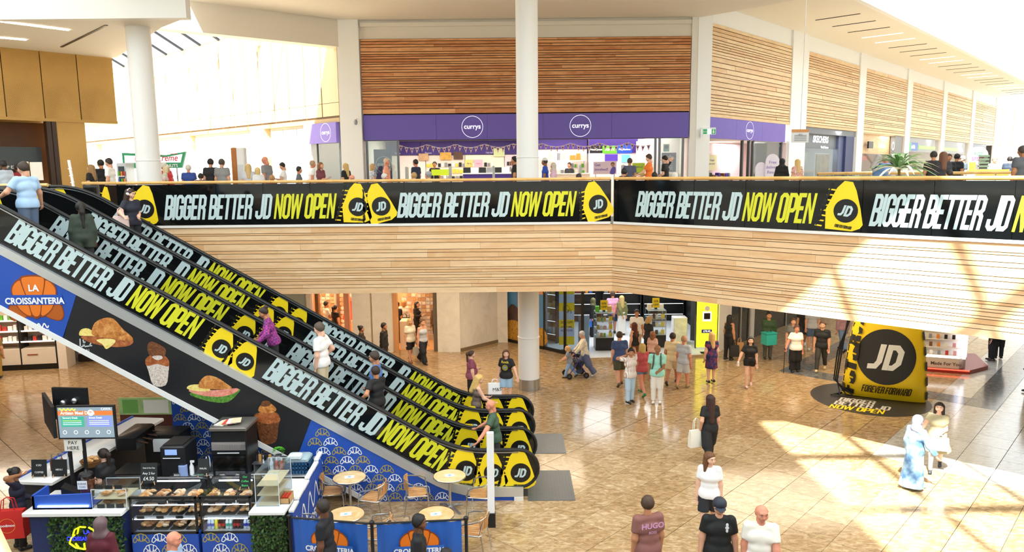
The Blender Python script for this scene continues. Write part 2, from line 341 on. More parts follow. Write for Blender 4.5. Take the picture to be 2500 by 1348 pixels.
# ---- upper floor slab
out=[(-60,6),(-13.3,6),(-13.3,20.72),(2.9,20.72)]+[tuple(AB(.12,30)[:2]),tuple(AB(70,30)[:2]),tuple(AB(70,9)[:2]),tuple(AB(12,9)[:2]),tuple(AB(12,1.2)[:2]),tuple(AB(70,1.2)[:2]),tuple(AB(70,-8)[:2]),(20,75),(-60,75)]
mb=MB(); n=len(out)
mb.add([(x,y,ZU) for x,y in out],[tuple(range(n))],0); mb.add([(x,y,3.72) for x,y in out],[tuple(range(n-1,-1,-1))],1)
mb.add([(x,y,z) for z in (3.72,ZU) for x,y in out],[(i,(i+1)%n,n+(i+1)%n,n+i) for i in range(n)],1)
struct(obj('floor_upper',mb,[GRANL,SOFF]),'pale granite upper floor around the escalator void')
# ---- timber boards
UB=MB(); UB.box(-.5,.5,-.5,.5,-.5,.5)
def boards(parent,M,L,z0,z1,rows,m,depth=.05,jl=2.6,gap=.014,joint=.003,var=.02,joints=None):
    """rows of boards on local x (0..L) and z, front face near local y=0 (towards -y)"""
    me=bpy.data.meshes.get('plank_'+m.name)
    if me is None: me=UB.mesh('plank_'+m.name,[m])
    tot=sum(rows); z=z1
    for k,r in enumerate(rows):
        h=r/tot*(z1-z0); za=z-h; z=za
        cuts=[0]; x=random.uniform(.3,1)*jl
        while x<L-.35: cuts.append(x); x+=random.uniform(.6,1.25)*jl
        cuts.append(L)
        for a,b in zip(cuts[:-1],cuts[1:]):
            dd=depth*random.uniform(.85,1.15)
            Q=M@T((a+b)/2,-dd/2,za+h/2)@SC(b-a-joint,dd,h-gap)
            put('plank',me,parent,Q)
def plank_wall(name,label,M,L,z0,z1,rows,m,back='#3a2313',**k):
    o=bpy.data.objects.new(name,None); COL.objects.link(o); o.location=M.translation; o['_w']=list(M.translation); o['kind']='structure'; o['label']=label
    q=MB(M); q.box(0,L,0,.06,z0,z1); obj('backing_board',q,mat(back,.7),o)
    boards(o,M,L,z0,z1,rows,m,**k); return o
RF=[53,16,41,29,55,26,42,27,53,18,26,18,27,17,32,28,48]
XB0,XB1=-11.05,2.85; YR=20.6
plank_wall('wall_balcony_front','pale maple boards facing the balcony edge below the railing',frame((-13.2,YR+.06,0),(1,0,0)),16.05+.02,3.60,5.53,RF,WOODF)
MR=frame(AB(.06,0),(E2.x,E2.y,0))
plank_wall('wall_balcony_right','sunlit pale maple boards below the balcony running to the right',MR,20,3.60,5.53,RF,WOODF)
# ---- balcony railing
GP=mat('#101213',.06,var=.04,name='black printed glass')
def railing(name,label,M,L,joints,gaps=()):
    t=bpy.data.objects.new(name,None); COL.objects.link(t); t.location=M.translation; t['_w']=list(M.translation); tag(t,label,'railing')
    q=MB(M); q.tube([(0,0,6.80),(L,0,6.80)],.045,10); obj('handrail',q,HAND,t)
    q=MB(M); q.box(0,L,-.03,.05,5.53,5.60); obj('base_trim',q,WHITE2,t)
    js=[0]+joints+[L]
    for a,b in zip(js[:-1],js[1:]):
        if (a,b) in gaps: continue
        q=MB(M); q.box(a+.006,b-.006,-.012,.012,5.60,6.745); obj('glass_panel',q,GP,t)
    q=MB(M)
    for a in js[1:-1]: q.box(a-.02,a+.02,.03,.07,5.6,6.78)
    obj('post',q,STEEL,t) if 0 else None
    for a in js: 
        q=MB(M); q.box(a-.018,a+.018,.015,.05,5.6,6.77); obj('post',q,BLKG,t)
    return t
def lx(px,Y=YR): return xat(px,Y)
fr=frame((XB0,YR,0),(1,0,0))
t=railing('balcony_railing','long balcony railing with black printed panels above the escalators',fr,XB1-.06-XB0,[1.45+1.32*i for i in range(10)])
RH=.80
def phrase(par,M,x,z,h,sx,nm='lettering'):
    q=MB(M); c=word(q,'BIGGER BETTER JD ',h,x,z,0,y=-.016,sx=sx); word(q,'NOW OPEN',h,c,z,1,y=-.016,sx=sx); return obj(nm,q,[LET,YLET],par)
def bags(par,M,lst,h,z):
    for x,tilt in lst:
        q=MB(M); bagprint(q,x,z,h,tilt,y=-.018); obj('bag_print',q,[YEL,BLACK,LET],par)
LEN0=wordlen('BIGGER BETTER JD NOW OPEN',1)
def fit(x0,x1,h): return (x1-x0-.17*h)/(LEN0*h)
for a,b in ((393,822),(966,1410)):
    x0,x1=lx(a)-XB0,lx(b)-XB0; phrase(t,fr,x0,5.76,.70,fit(x0,x1,.70))
bags(t,fr,[(lx(347)-XB0,12),(lx(869)-XB0,6),(lx(924)-XB0,-10),(lx(1456)-XB0,-12)],1.12,6.17)
# right run
def rb(px):     # distance along the right railing seen at photo column px
    d=ray(px,480); k=(px_of((0,1,7))[0],); lo,hi=0,30
    for _ in range(40):
        mid=(lo+hi)/2
        if px_of(AB(0,mid,6.2))[0]<px: lo=mid
        else: hi=mid
    return lo
frr=frame(AB(0,.05),(E2.x,E2.y,0))
t=railing('balcony_railing','sunlit balcony railing with black printed panels running to the right',frr,19,[rb(x) for x in (1506,1570,1690,1815,1945,2100,2272,2468)]+[11,12.4,13.8,15.2,16.6],gaps=())
for a,b in ((1548,1992),(2118,2720)):
    x0,x1=rb(a),rb(b); phrase(t,frr,x0,5.76,.70,fit(x0,x1,.70))
bags(t,frr,[(rb(2058),8)],1.12,6.17)
# short return behind the escalator head
fe=frame((-12.75,21.9,0),(1.7,-1.3,0))
t=railing('balcony_railing','short railing return with printed panel at the top of the rear escalator',fe,2.14,[1.0])
bags(t,fe,[(1.45,8)],1.1,6.15)
fe=frame((-12.6,17.85,0),(1,0,0))
t=railing('balcony_railing','short printed railing panel between the two escalator heads',fe,1.35,[])
bags(t,fe,[(.95,8)],1.15,6.1)
# ---- columns
def column(x,y,z0,z1,label,r=.345,foot=False,seam=None):
    t=bpy.data.objects.new('column',None); COL.objects.link(t); t.location=(x,y,z0); t['_w']=[x,y,z0]; t['kind']='structure'; t['label']=label
    q=MB(); pr=[(r,z0+(.36 if foot else 0)),(r,z0+1.7),(r+.012,z0+1.71),(r+.012,z0+1.74),(r-.006,z0+1.75),(r-.006,z1)]; q.lathe(pr,40,c=(x,y,0)); obj('shaft',q,WHITE,t)
    if foot:
        q=MB(); q.lathe([(r+.02,z0),(r+.02,z0+.36)],40,c=(x,y,0)); obj('steel_foot',q,STEEL,t)
    return t
CX,CY=.52,23.1
column(CX,CY,0,3.72,'round white column with a steel foot on the ground floor',foot=True)
column(CX,CY,ZU,13.4,'tall round white column in front of the purple shop sign')
column(-10.95,22.3,ZU,11.35,'round white column behind the railing at the left hall')
# ---- ceilings
def slab(name,pts,z,h,m,label=None):
    q=MB(); q.prism(pts,z,z+h,ax='z'); return struct(obj(name,q,m),label)
CR=(7.95,32.05)
r1=G(1786,29,13.4); r2=G(1942,0,13.4); rd=(r2-r1); r3=r2+rd*3
slab('ceiling_centre',[(-6.95,31.9),(7.9,32.3),(CR[0],CR[1]),(r1.x,r1.y),(r2.x,r2.y),(r3.x,r3.y),(14,17.5),(-11,17.5),(-11.9,28.15)],13.4,.5,SOFF,'white plastered ceiling above the balcony')
def beam(name,a,b,z0,z1,w,m=SOFF):
    v=Vector((b[0]-a[0],b[1]-a[1],0)); q=MB(frame((a[0],a[1],0),v)); q.box(0,v.length,0,w,z0,z1); return struct(obj(name,q,m))
beam('trim_1',(-16.5,24.55),(-6.95,31.95),12.3,13.9,.6)
slab('ceiling_left',[(-21.3,20.95),(-8.9,20.95),(-10.25,22.3),(-14.6,27.9)],11.32,.25,SOFF,'low plastered ceiling with strip lights over the gold shop wall')
q=MB(); q.box(-45,-8.9,20.9,21.2,11.30,14.2); struct(obj('trim_2',q,WHITE2))

# strip lights in the left ceiling
LAMP=mat('#fff4dc',.5,emit=14,var=0,name='lamp')
for a,b in (((0,52),(168,74)),((-30,90),(64,97)),((100,180),(240,110))):
    pass
for k,(a,b) in enumerate((((-60,44),(168,73)),((-60,86),(64,97)))):
    p0,p1=G(*a,11.31),G(*b,11.31); d=(p1-p0); q=MB(frame(p0,d)); q.box(0,d.length,-.05,.05,-.02,-.002)
    tag(obj('strip_light',q,LAMP),('long','short')[k]+' warm strip light recessed in the ceiling above the gold wall','ceiling light','strip lights over the gold wall')
p0,p1=G(150,115,11.31),G(260,62,11.31); d=p1-p0; q=MB(frame(p0,d)); q.box(0,d.length,-.04,.04,-.008,.01); struct(obj('trim_4',q,BLACK))
# ceiling strip with slots on the right street
ZC=14.15; BF=-4.07
q=[AB(6,BF-.3),AB(6,.55),AB(95,.55),AB(95,BF-.3)]
slab('ceiling_right',[tuple(p[:2]) for p in q],ZC,.4,mat('#e9e2d4',.7,var=.02,vs=.4),'long plastered ceiling with dark slots above the timber shop bays')
sm_=mat('#1e1d1b',.8); sl=MB(); a=12.0; k=0
A_OF=lambda px,py: toab(G(px,py,ZC))
slots=[]
for px in (2018,2069,2107): pass
a0=[A_OF(1860+3,22)[0]]
base=[ (1943,56),(1987,71),(2027,85) ]
aa=[A_OF(*p)[0] for p in base]; step=aa[1]-aa[0]; a=aa[0]; grp=0; nl=0
SLOT=bpy.data.objects.new('ceiling_slots',None)
while a<75:
    for s in range(5):
        c=a+s*step
        q=MB(); p0=AB(c,-2.2,ZC-.004); p1=AB(c,-.15,ZC-.004); d=p1-p0; q.M=frame(p0,d); q.box(0,d.length,-.05,.05,-.012,.002)
        dark=s<3
        o=obj('trim_slot' if dark else 'strip_light',q,sm_ if dark else mat('#fff0d6',.5,emit=3.0,var=0))
        if dark: struct(o)
        else: nl+=1; tag(o,'narrow warm strip light in the slotted ceiling, %s from the viewer'%NTH[min(nl-1,19)],'ceiling light','strip lights in the slotted ceiling')
    a+=5*step*1.02
# ---- roof shells with skylights
GRID=mat('#d9dadb',.5,var=.02)
def solid(name,x0,x1,y0,y1,z0,z1,m=WHITE2): q=MB(); q.box(x0,x1,y0,y1,z0,z1); return struct(obj(name,q,m))
ZR=16.0
ROOFDIFF=bpy.data.materials.new('light softening roof sheet'); ROOFDIFF.use_nodes=True; _n=ROOFDIFF.node_tree; _n.nodes.remove(_n.nodes['Principled BSDF']); _t=_n.nodes.new('ShaderNodeBsdfTranslucent'); _t.inputs[0].default_value=(.30,.305,.31,1); _n.links.new(_t.outputs[0],_n.nodes['Material Output'].inputs[0])  # unseen translucent roof, added to soften the daylight and bound the sun patch
q=MB(); q.poly([(-46,8.9,ZR+.2),(60,8.9,ZR+.2),(60,18.2,ZR+.2),(-46,18.2,ZR+.2)]); struct(obj('roof_diffuser_4',q,ROOFDIFF),'added light-softening roof sheet over the front of the atrium')
q=MB(); q.poly([(-46,-3,ZR+.2),(1.7,-3,ZR+.2),(1.7,8.9,ZR+.2),(-46,8.9,ZR+.2)]); struct(obj('roof_diffuser_5',q,ROOFDIFF),'added light-softening roof sheet over the left of the atrium')
q=MB(); q.poly([(9.6,-14,ZR+.2),(60,-14,ZR+.2),(60,8.9,ZR+.2),(9.6,8.9,ZR+.2)]); struct(obj('roof_diffuser_6',q,ROOFDIFF),'added light-softening roof sheet over the right of the atrium')
solid('trim_roof',-46,60,8.75,9.0,ZR-.1,ZR+.4); solid('trim_roof',1.5,1.75,-14,10.2,ZR-.1,ZR+.4); solid('trim_roof',9.5,9.75,-14,10.2,ZR-.1,ZR+.4)  # edges of the roof opening, set to shape the sun patch
solid('wall_atrium_front',-11,14.2,17.5,17.8,13.4,ZR,SOFF); solid('wall_atrium_front',-46,-11,20.6,21.0,13.4,ZR,SOFF)
q=MB(); q.poly([(-46,18.2,ZR+.2),(-10.9,18.2,ZR+.2),(-10.9,21,ZR+.2),(-46,21,ZR+.2)]); struct(obj('roof_diffuser_7',q,ROOFDIFF)); solid('wall_atrium_side',-11.1,-10.9,17.5,21,13.4,ZR)
solid('wall_back',-46,60,-14.4,-14,0,ZR+.3); solid('wall_left',-46.4,-46,-14,60,0,ZR+.3); solid('wall_right',60,60.4,-14,80,0,ZR+.3)
solid('floor_camera_side',-46,60,-14,-.6,5.2,ZU,GRANL)
for i in range(8): solid('trim_roof',-46 if i<3 else 1.7,9.6,-14+i*2.85,-13.86+i*2.85,ZR-.05,ZR+.3,GRID)
for i in range(5): solid('trim_roof',1.7+i*2.0,1.82+i*2.0,-14,10.2,ZR-.05,ZR+.3,GRID)
q=MB(); q.box(-46,9.6,-14,10.2,ZR+.22,ZR+.24); struct(obj('window_1',q,glassmat('#f4fbff',.06,.97)),'glass roof over the atrium')
# street skylight on the right
q=MB(frame(AB(6,.55),(E1.x,E1.y,0))); q.box(0,90,-.25,0,ZC,ZC+1.6); struct(obj('wall_skylight_kerb',q,WHITE))
for i in range(16):
    q=MB(frame(AB(8+5.5*i,.5,ZC+1.6),(E2.x,E2.y,.18))); q.box(0,11,-.07,.07,-.2,0); struct(obj('trim_rafter',q,GRID))
for i in range(3):
    q=MB(frame(AB(8,2.8+3.2*i,ZC+1.7+.56*(i+1)),(E1.x,E1.y,0))); q.box(0,84,-.04,.04,-.1,0); struct(obj('trim_purlin',q,GRID))
q=MB(frame(AB(8,.5,ZC+1.65),(E1.x,E1.y,0))); q.add([(0,0,0),(84,0,0),(84,-11,2.0),(0,-11,2.0)],[(0,1,2,3)]); struct(obj('window_2',q,glassmat('#f4fbff',.06,.97)),'glass roof over the right-hand street')
q=MB(frame(AB(9,11.5),(E1.x,E1.y,0))); q.box(0,85,0,.3,0,ZC+3); struct(obj('wall_street_far',q,WHITE2))
# ---- shop facade under the cedar panel
YF=32.0; XL,XR=-6.33,7.67
RC=[30,40,33,55,32,25,32,38,25,30,40,30,55,30,25,30,40,23,30,37,33,57,20,40,35,65]
MF=frame((XL,YF,0),(1,0,0))
wbox0=MB(); wbox0.box(XL,XR,YF+.06,YF+.3,8.4,12.7); struct(obj('wall_panel_core',wbox0,mat('#2a1c12',.7)))
plank_wall('wall_timber_panel','large cedar board panel above the wide purple shop sign',MF,XR-XL,9.52,12.63,RC,WOODR,depth=.09,jl=4.2,gap=.028)
def wbox(name,x0,x1,y0,y1,z0,z1,m=WHITE): q=MB(); q.box(x0,x1,y0,y1,z0,z1); return struct(obj(name,q,m))
wbox('wall_head',XL-.95,XR+.3,YF-.02,YF+.6,12.64,13.9,SOFF); wbox('trim_5',XL+.02,XR,YF-.16,YF,13.12,13.28,SOFF)
wbox('wall_pier_left',XL-.95,XL-.03,YF-.25,YF+.5,ZU,13.4,WHITE); wbox('wall_pier_right',XR+.03,XR+.32,YF-.1,YF+.5,ZU,13.4,WHITE2)
q=MB(frame((XR+.3,YF-.12,0),(.75,.35,0))); q.box(0,.75,0,.5,ZU,14.2); struct(obj('wall_pier_corner',q,WHITE))
# ---- timber bays along the right street
PZ0,PZ1=9.5,13.35
def a_at(px,b=BF,z=10.5):
    lo,hi=5,200
    for _ in range(50):
        m_=(lo+hi)/2
        if px_of(AB(m_,b,z))[0]<px: lo=m_
        else: hi=m_
    return lo
bays=[(1725,1925),(1964,2090),(2105,2207),(2219,2295),(2304,2366),(2374,2424),(2431,2470),(2477,2508),(2514,2540)]
BAY=[(a_at(x0),a_at(x1)) for x0,x1 in bays]
MS=lambda a,off=0: frame(AB(a,BF+off),(E1.x,E1.y,0))
nth=['first','second','third','fourth','fifth','sixth','seventh','eighth','ninth']
for k,(a,b) in enumerate(BAY):
    rows=[random.choice((28,33,40,52,24)) for _ in range(24 if k<3 else 18)] 
    if k<6: plank_wall('wall_timber_bay','light timber board bay, %s along the right-hand street'%nth[k],MS(a),b-a,PZ0,PZ1,rows,WOODS,back='#7a4c26',depth=.08,jl=4.5,gap=.03)
    else:
        q=MB(MS(a)); q.box(0,b-a,-.06,.06,PZ0,PZ1); struct(obj('wall_timber_bay',q,WOODS),'light timber board bay, %s along the right-hand street'%nth[k])
    q=MB(MS(a)); q.bbox(0,b-a,-.12,.1,PZ0-.16,PZ0-.005,.03); struct(obj('trim_bay',q,WOODS))
    nx=BAY[k+1][0] if k+1<len(BAY) else b+1
    q=MB(MS(b)); q.box(.0,nx-b,-.14,.5,ZU,ZC); struct(obj('wall_pier',q,WHITE))
q=MB(MS(BAY[0][0])); q.box(-.6,110,-.04,.5,PZ1,ZC); struct(obj('wall_street_head',q,WHITE))
q=MB(frame(AB(6.5,-1.9),(E1.x,E1.y,0))); 
# ---- left hall: white wall with gold joints, white shop fronts below
HW=Vector((-7.33,32.05,0)); HD=Vector((-E2.x,-E2.y,0))
FH=frame(HW,-HD)              # local x runs back towards the viewer; use negative x
def hx(px,z=9.4):
    lo,hi=0,80
    for _ in range(50):
        m_=(lo+hi)/2
        if px_of(HW+HD*m_+Vector((0,0,z)))[0]>px: lo=m_
        else: hi=m_
    return lo
HM=frame(HW+HD*60,-HD); HX=lambda t:60-t
PALEG=mat('#d2bf95',.45,var=.02,vs=.5); JOINT=mat('#6b4c1e',.5)
t=bpy.data.objects.new('wall_hall',None); COL.objects.link(t); t.location=HW; t['_w']=list(HW); struct(t,'tall pale gold panelled wall of the bright left-hand hall')
q=MB(HM); q.box(-5,HX(0),.05,.4,9.38,14.0); obj('backing_board',q,JOINT,t)
tt=0; 
while tt<58:
    for z0,z1 in ((9.5,10.05),(10.07,13.95)):
        q=MB(HM); q.box(HX(min(tt+1.32,58)),HX(tt)-.04,0,.05,z0,z1); obj('wall_panel',q,PALEG,t)
    tt+=1.36
q=MB(HM); q.box(-5,HX(0),-.06,.4,9.22,9.4); struct(obj('trim_6',q,mat('#b59a6a',.5)))
q=MB(frame((-7.3,31.75,0),(.25,.05,0))); q.box(0,.12,0,.3,9.5,12.3); struct(obj('trim_7',q,GOLD))
q=MB(HM); q.box(-5,HX(0),.3,.6,ZU,9.3); struct(obj('wall_hall_shops',q,mat('#f3f5f6',.5,var=.02)),'white shop fronts along the left-hand hall')
for k,(x0,x1) in enumerate(((612,646),(446,464),(322,345),(226,236))):
    q=MB(HM); q.box(HX(hx(x0)),HX(hx(x1)),-.05,.4,ZU,9.25); struct(obj('wall_hall_pier',q,mat('#d6c39c',.5,var=.05)))
for x0,x1 in ((650,748),(466,610),(348,444)):
    q=MB(HM); A0,A1=HX(hx(x0)),HX(hx(x1)); n=3
    for i in range(n):
        q=MB(HM); q.box(A0+(A1-A0)*i/n+.03,A0+(A1-A0)*(i+1)/n-.03,.2,.27,ZU+.1,9.1); struct(obj('window_hall',q,mat('#dfe8ec',.15,var=.03)))
solid('wall_hall_end',-60,-20,72,72.4,ZU,16)
# hall roof: glazing bars
for i in range(20):
    p=HW+HD*(4+2.2*i)+Vector((0,0,14.0)); q=MB(frame(p,(-E1.x,-E1.y,.55))); q.box(0,9,-.05,.05,-.12,0); struct(obj('trim_glazing_bar',q,mat('#23272c',.6)))
q=MB(); p=[HW+Vector((0,0,14.05)),HW+HD*56+Vector((0,0,14.05))]; u_=Vector((-E1.x,-E1.y,.55)).normalized()*9
q.poly([p[0],p[1],p[1]+u_,p[0]+u_]); struct(obj('window_3',q,glassmat('#eef6ff',.06,.97)),'sloping glass roof over the left-hand hall')
# ---- gold wall on the left
GC=Vector((-14.75,27.9,0)); GMx=frame(GC-Vector((E1.x,E1.y,0))*30,(E1.x,E1.y,0))
def gxl(px,z=10):
    lo,hi=0,30
    for _ in range(50):
        m_=(lo+hi)/2
        if px_of(GMx@Vector((m_,0,z)))[0]<px: lo=m_
        else: hi=m_
    return lo
t=bpy.data.objects.new('wall_gold',None); COL.objects.link(t); t.location=GC; t['_w']=list(GC); struct(t,'perforated gold metal panel wall above the dark shop entrance')
ed=[gxl(-150),gxl(8),gxl(103),gxl(192),30]
for a,b in zip(ed[:-1],ed[1:]):
    q=MB(); w_=b-a-.03; q.box(-w_/2,w_/2,-.05,.1,-1.17,1.17); obj('gold_panel',q,GOLD,t,M=GMx@T((a+b)/2,0,10.2))
q=MB(GMx); q.box(0,29.97,.08,.5,8.98,11.4); obj('backing_board',q,mat('#6d5227',.6),t)
q=MB(GMx); q.box(gxl(-200),30,-.06,2.,8.93,9.03); obj('bottom_edge',q,GOLDP,t)
q=MB(GMx); q.box(gxl(138,8),gxl(212,8),-.0,.6,ZU,8.93); struct(obj('wall_gold_pier',q,GOLD),'gold perforated pier beside the dark shop entrance')
q=MB(GMx); q.box(0,gxl(138,8),1.2,1.4,ZU,8.93); struct(obj('wall_gold_shop',q,mat('#5a3a20',.6,var=.3,vs=2)))
q=MB(GMx); q.box(30-.25,30,.1,6,8.98,11.4); struct(obj('wall_gold_return',q,GOLDP))
for s in (gxl(118,8),gxl(132,8)):
    q=MB(GMx); q.box(s,s+.14,-.02,.3,ZU,8.93); struct(obj('trim_8',q,mat('#3b2617',.4)))
q=MB(GMx); q.box(gxl(0,7.5),gxl(118,7.5),.7,.75,7.25,8.05); o=obj('shop_header',q,mat('#3a4347',.35)); tag(o,'dark grey shop header panel with small white lettering in the gold wall','sign')
q=MB(GMx); txt(q,'NEVER STOP EXPLORING',.14,gxl(35,7.5),7.3,y=.69,bold=.01); obj('lettering',q,WHITE,o,M=o.matrix_world.inverted() if 0 else T(*(-o.location)))
# ================================================================ ESCALATORS
KL,KU=-1.22,-11.0; HZ0,HZ1=1.11,1.11+.577*(KL-KU)
def hz(x,off=0.):       # handrail height along the run
    s=.6
    def soft(t):        # 0 below, t above, rounded
        return 0 if t<=-s else (t if t>=s else (t+s)**2/(4*s))
    z=HZ0+.577*(soft(KL-x)-soft(KU-x)); return z+off
def curve(x0,x1,off,n=40): return [(x0+(x1-x0)*i/n,hz(x0+(x1-x0)*i/n,off)) for i in range(n+1)]
def band(x0,x1,o0,o1,n=12): return curve(x0,x1,o1,n)+curve(x1,x0,o0,n)
XN,RN=.10,.42
INCL=frame((0,0,0),(math.cos(math.radians(30)),0,-math.sin(math.radians(30))))
SXI=fit(0,4.34,.54)
def balustrade(t,Y,nm):
    o=bpy.data.objects.new('balustrade',None); COL.objects.link(o); o.parent=t; o.location=-Vector(t['_w'])
    # printed glass panels
    xs=[-12.9,-11.3]+[-11.3+1.9*i for i in range(1,6)]+[-.6]
    for a,b in zip(xs[:-1],xs[1:]):
        q=MB(); q.prism(band(a+.003,b-.003,-.84,-.05),Y-.012,Y+.012); obj('glass_panel',q,GP,o)
    q=MB(); end=curve(-.597,XN,-.05,6)+[(XN+RN*.93*math.sin(math.pi*i/14),HZ0-RN+RN*.9*math.cos(math.pi*i/14)) for i in range(1,15)]+[(-.597,HZ0-.84)]
    q.prism(end,Y-.012,Y+.012); obj('glass_panel',q,GP,o)
    # moving handrail with its newel loop
    pts=[(x,Y,z) for x,z in curve(-13.0,XN,0,70)]+[(XN+RN*math.sin(math.pi*i/12),Y,HZ0-RN+RN*math.cos(math.pi*i/12)) for i in range(1,13)]+[(XN-.5,Y,HZ0-2*RN-.02)]
    q=MB(); q.tube(pts,.042,8); obj('handrail',q,RUB,o)
    q=MB(); q.prism(band(-12.9,XN,-.062,-.04,70),Y-.03,Y+.03); obj('handrail_guide',q,STEEL,o)
    q=MB(); q.prism(band(-12.9,XN+.1,-1.02,-.82,70),Y-.10,Y+.10); obj('deck_strip',q,mat('#cfd2d2',.3,.6,var=.03),o)
    # lettering and printed bags
    def inc(x,off): p=Vector((x,Y-.016,hz(x)+off)); return T(*p)@INCL
    for x in (-10.42,-5.30):
        q=MB(inc(x,-.70)); c=word(q,'BIGGER BETTER JD ',.54,0,0,0,sx=SXI,st=.15); word(q,'NOW OPEN',.54,c,0,1,sx=SXI,st=.15); obj('lettering',q,[LET,YLET],o)
    for x,ti,h,off in ((-11.55,8,.95,-.5),(-6.10,26,.86,-.46),(-5.62,30,.82,-.47),(-1.05,4,.98,-.42),(-.47,0,.86,-.44),(.12,2,.92,-.44)):
        q=MB(); bagprint(q,0,0,h,ti,M=T(x,Y-.016,hz(x)+off)); obj('bag_print',q,[YEL,BLACK,LET],o)
    return o
STEPM=MB(); STEPM.box(-.2,.2,-.5,.5,-.2,0)
for r in range(12): STEPM.box(-.2,.2,-.49+.083*r,-.46+.083*r,0,.012)
STEPMe=STEPM.mesh('step',[mat('#55585a',.45,.5)])
def escalator(y0,y1,label,near):
    yc=(y0+y1)/2; t=thing('escalator',label,'escalator',(KL,yc,0),world=True,group='pair of escalators'); L=-Vector(t['_w'])
    balustrade(t,y0,'near'); balustrade(t,y1,'far')
    x=-.4; 
    for i in range(32):
        x=.1-.4*i; z=hz(x-.2)-HZ0+.21; 
        o=put('step',STEPMe,t,T(x,yc,min(z,5.95))@SC(1,(y1-y0-.24),1)); 
    q=MB(); q.box(.3,1.32,y0-.12,y1+.12,.0,.012)
    for r in range(14): q.box(.35+.07*r,.37+.07*r,y0-.1,y1+.1,.012,.016)
    obj('comb_plate',q,mat('#7c8083',.35,.6,var=.08),t)
    # truss cladding, both faces, and white underside edge
    low=lambda x:max(0.0,HZ0+.577*(KL-x)-2.27) if x<-2 else max(0.0,hz(x)-2.27)
    def clad(nm,xtl,xtr,dx,m,Y,th,zoff=0,extra=None):
        def bot(xt):  # slanted end: where the bottom edge is met
            return xt-dx
        n=16; top=[(xtl+(xtr-xtl)*i/n,hz(xtl+(xtr-xtl)*i/n)-1.0) for i in range(n+1)]
        xb0,xb1=bot(xtl),(bot(xtr) if xtr<-2 else xtr); bo=[(xb1+(xb0-xb1)*i/n,low(xb1+(xb0-xb1)*i/n)) for i in range(n+1)]
        pts=[]
        for p in top+bo:
            if not pts or (abs(p[0]-pts[-1][0])+abs(p[1]-pts[-1][1]))>1e-4: pts.append(p)
        q=MB(); q.prism(pts,Y-th,Y+th); return obj(nm,q,m,t)
    for Y,fr_ in ((y0-.06,near),(y1+.06,False)):
        if fr_:
            clad('side_panel',-12.2,-9.00,.40,BLUE,Y,.02); clad('side_panel',-8.995,-4.28,.42,mat('#1b1c20',.4,var=.25,vs=9),Y,.02); clad('side_panel',-4.275,.02,.42,BLUE,Y,.02)
        else: clad('side_panel',-12.2,.02,.4,mat('#24262a',.5),Y,.02)
    q=MB(); bx=[(x,HZ0+.577*(KL-x)-2.27) for x in [-12.6+.35*i for i in range(29)]]; e=[(KL-(2.27-HZ0)/.577,0.)]
    bx=[p for p in bx if p[0]<e[0][0]-.1]+e
    q.prism([(p[0],p[1]+.13) for p in bx]+[(p[0],p[1]) for p in reversed(bx)],y0-.10,y1+.1); obj('truss_edge',q,WHITE,t)
    q=MB(); q.box(.0,.2,y0-.115,y0-.0,0,.085); obj('end_cap',q,WHITE2,t)
    return t
YB1,YB2,YB3,YB4=14.95,16.3,17.6,18.75
e1=escalator(YB1,YB2,'front escalator with blue and black bakery graphics on its side',True)
e2=escalator(YB3,YB4,'rear escalator running beside the timber balcony face',False)
YC=YB1-.06-.02
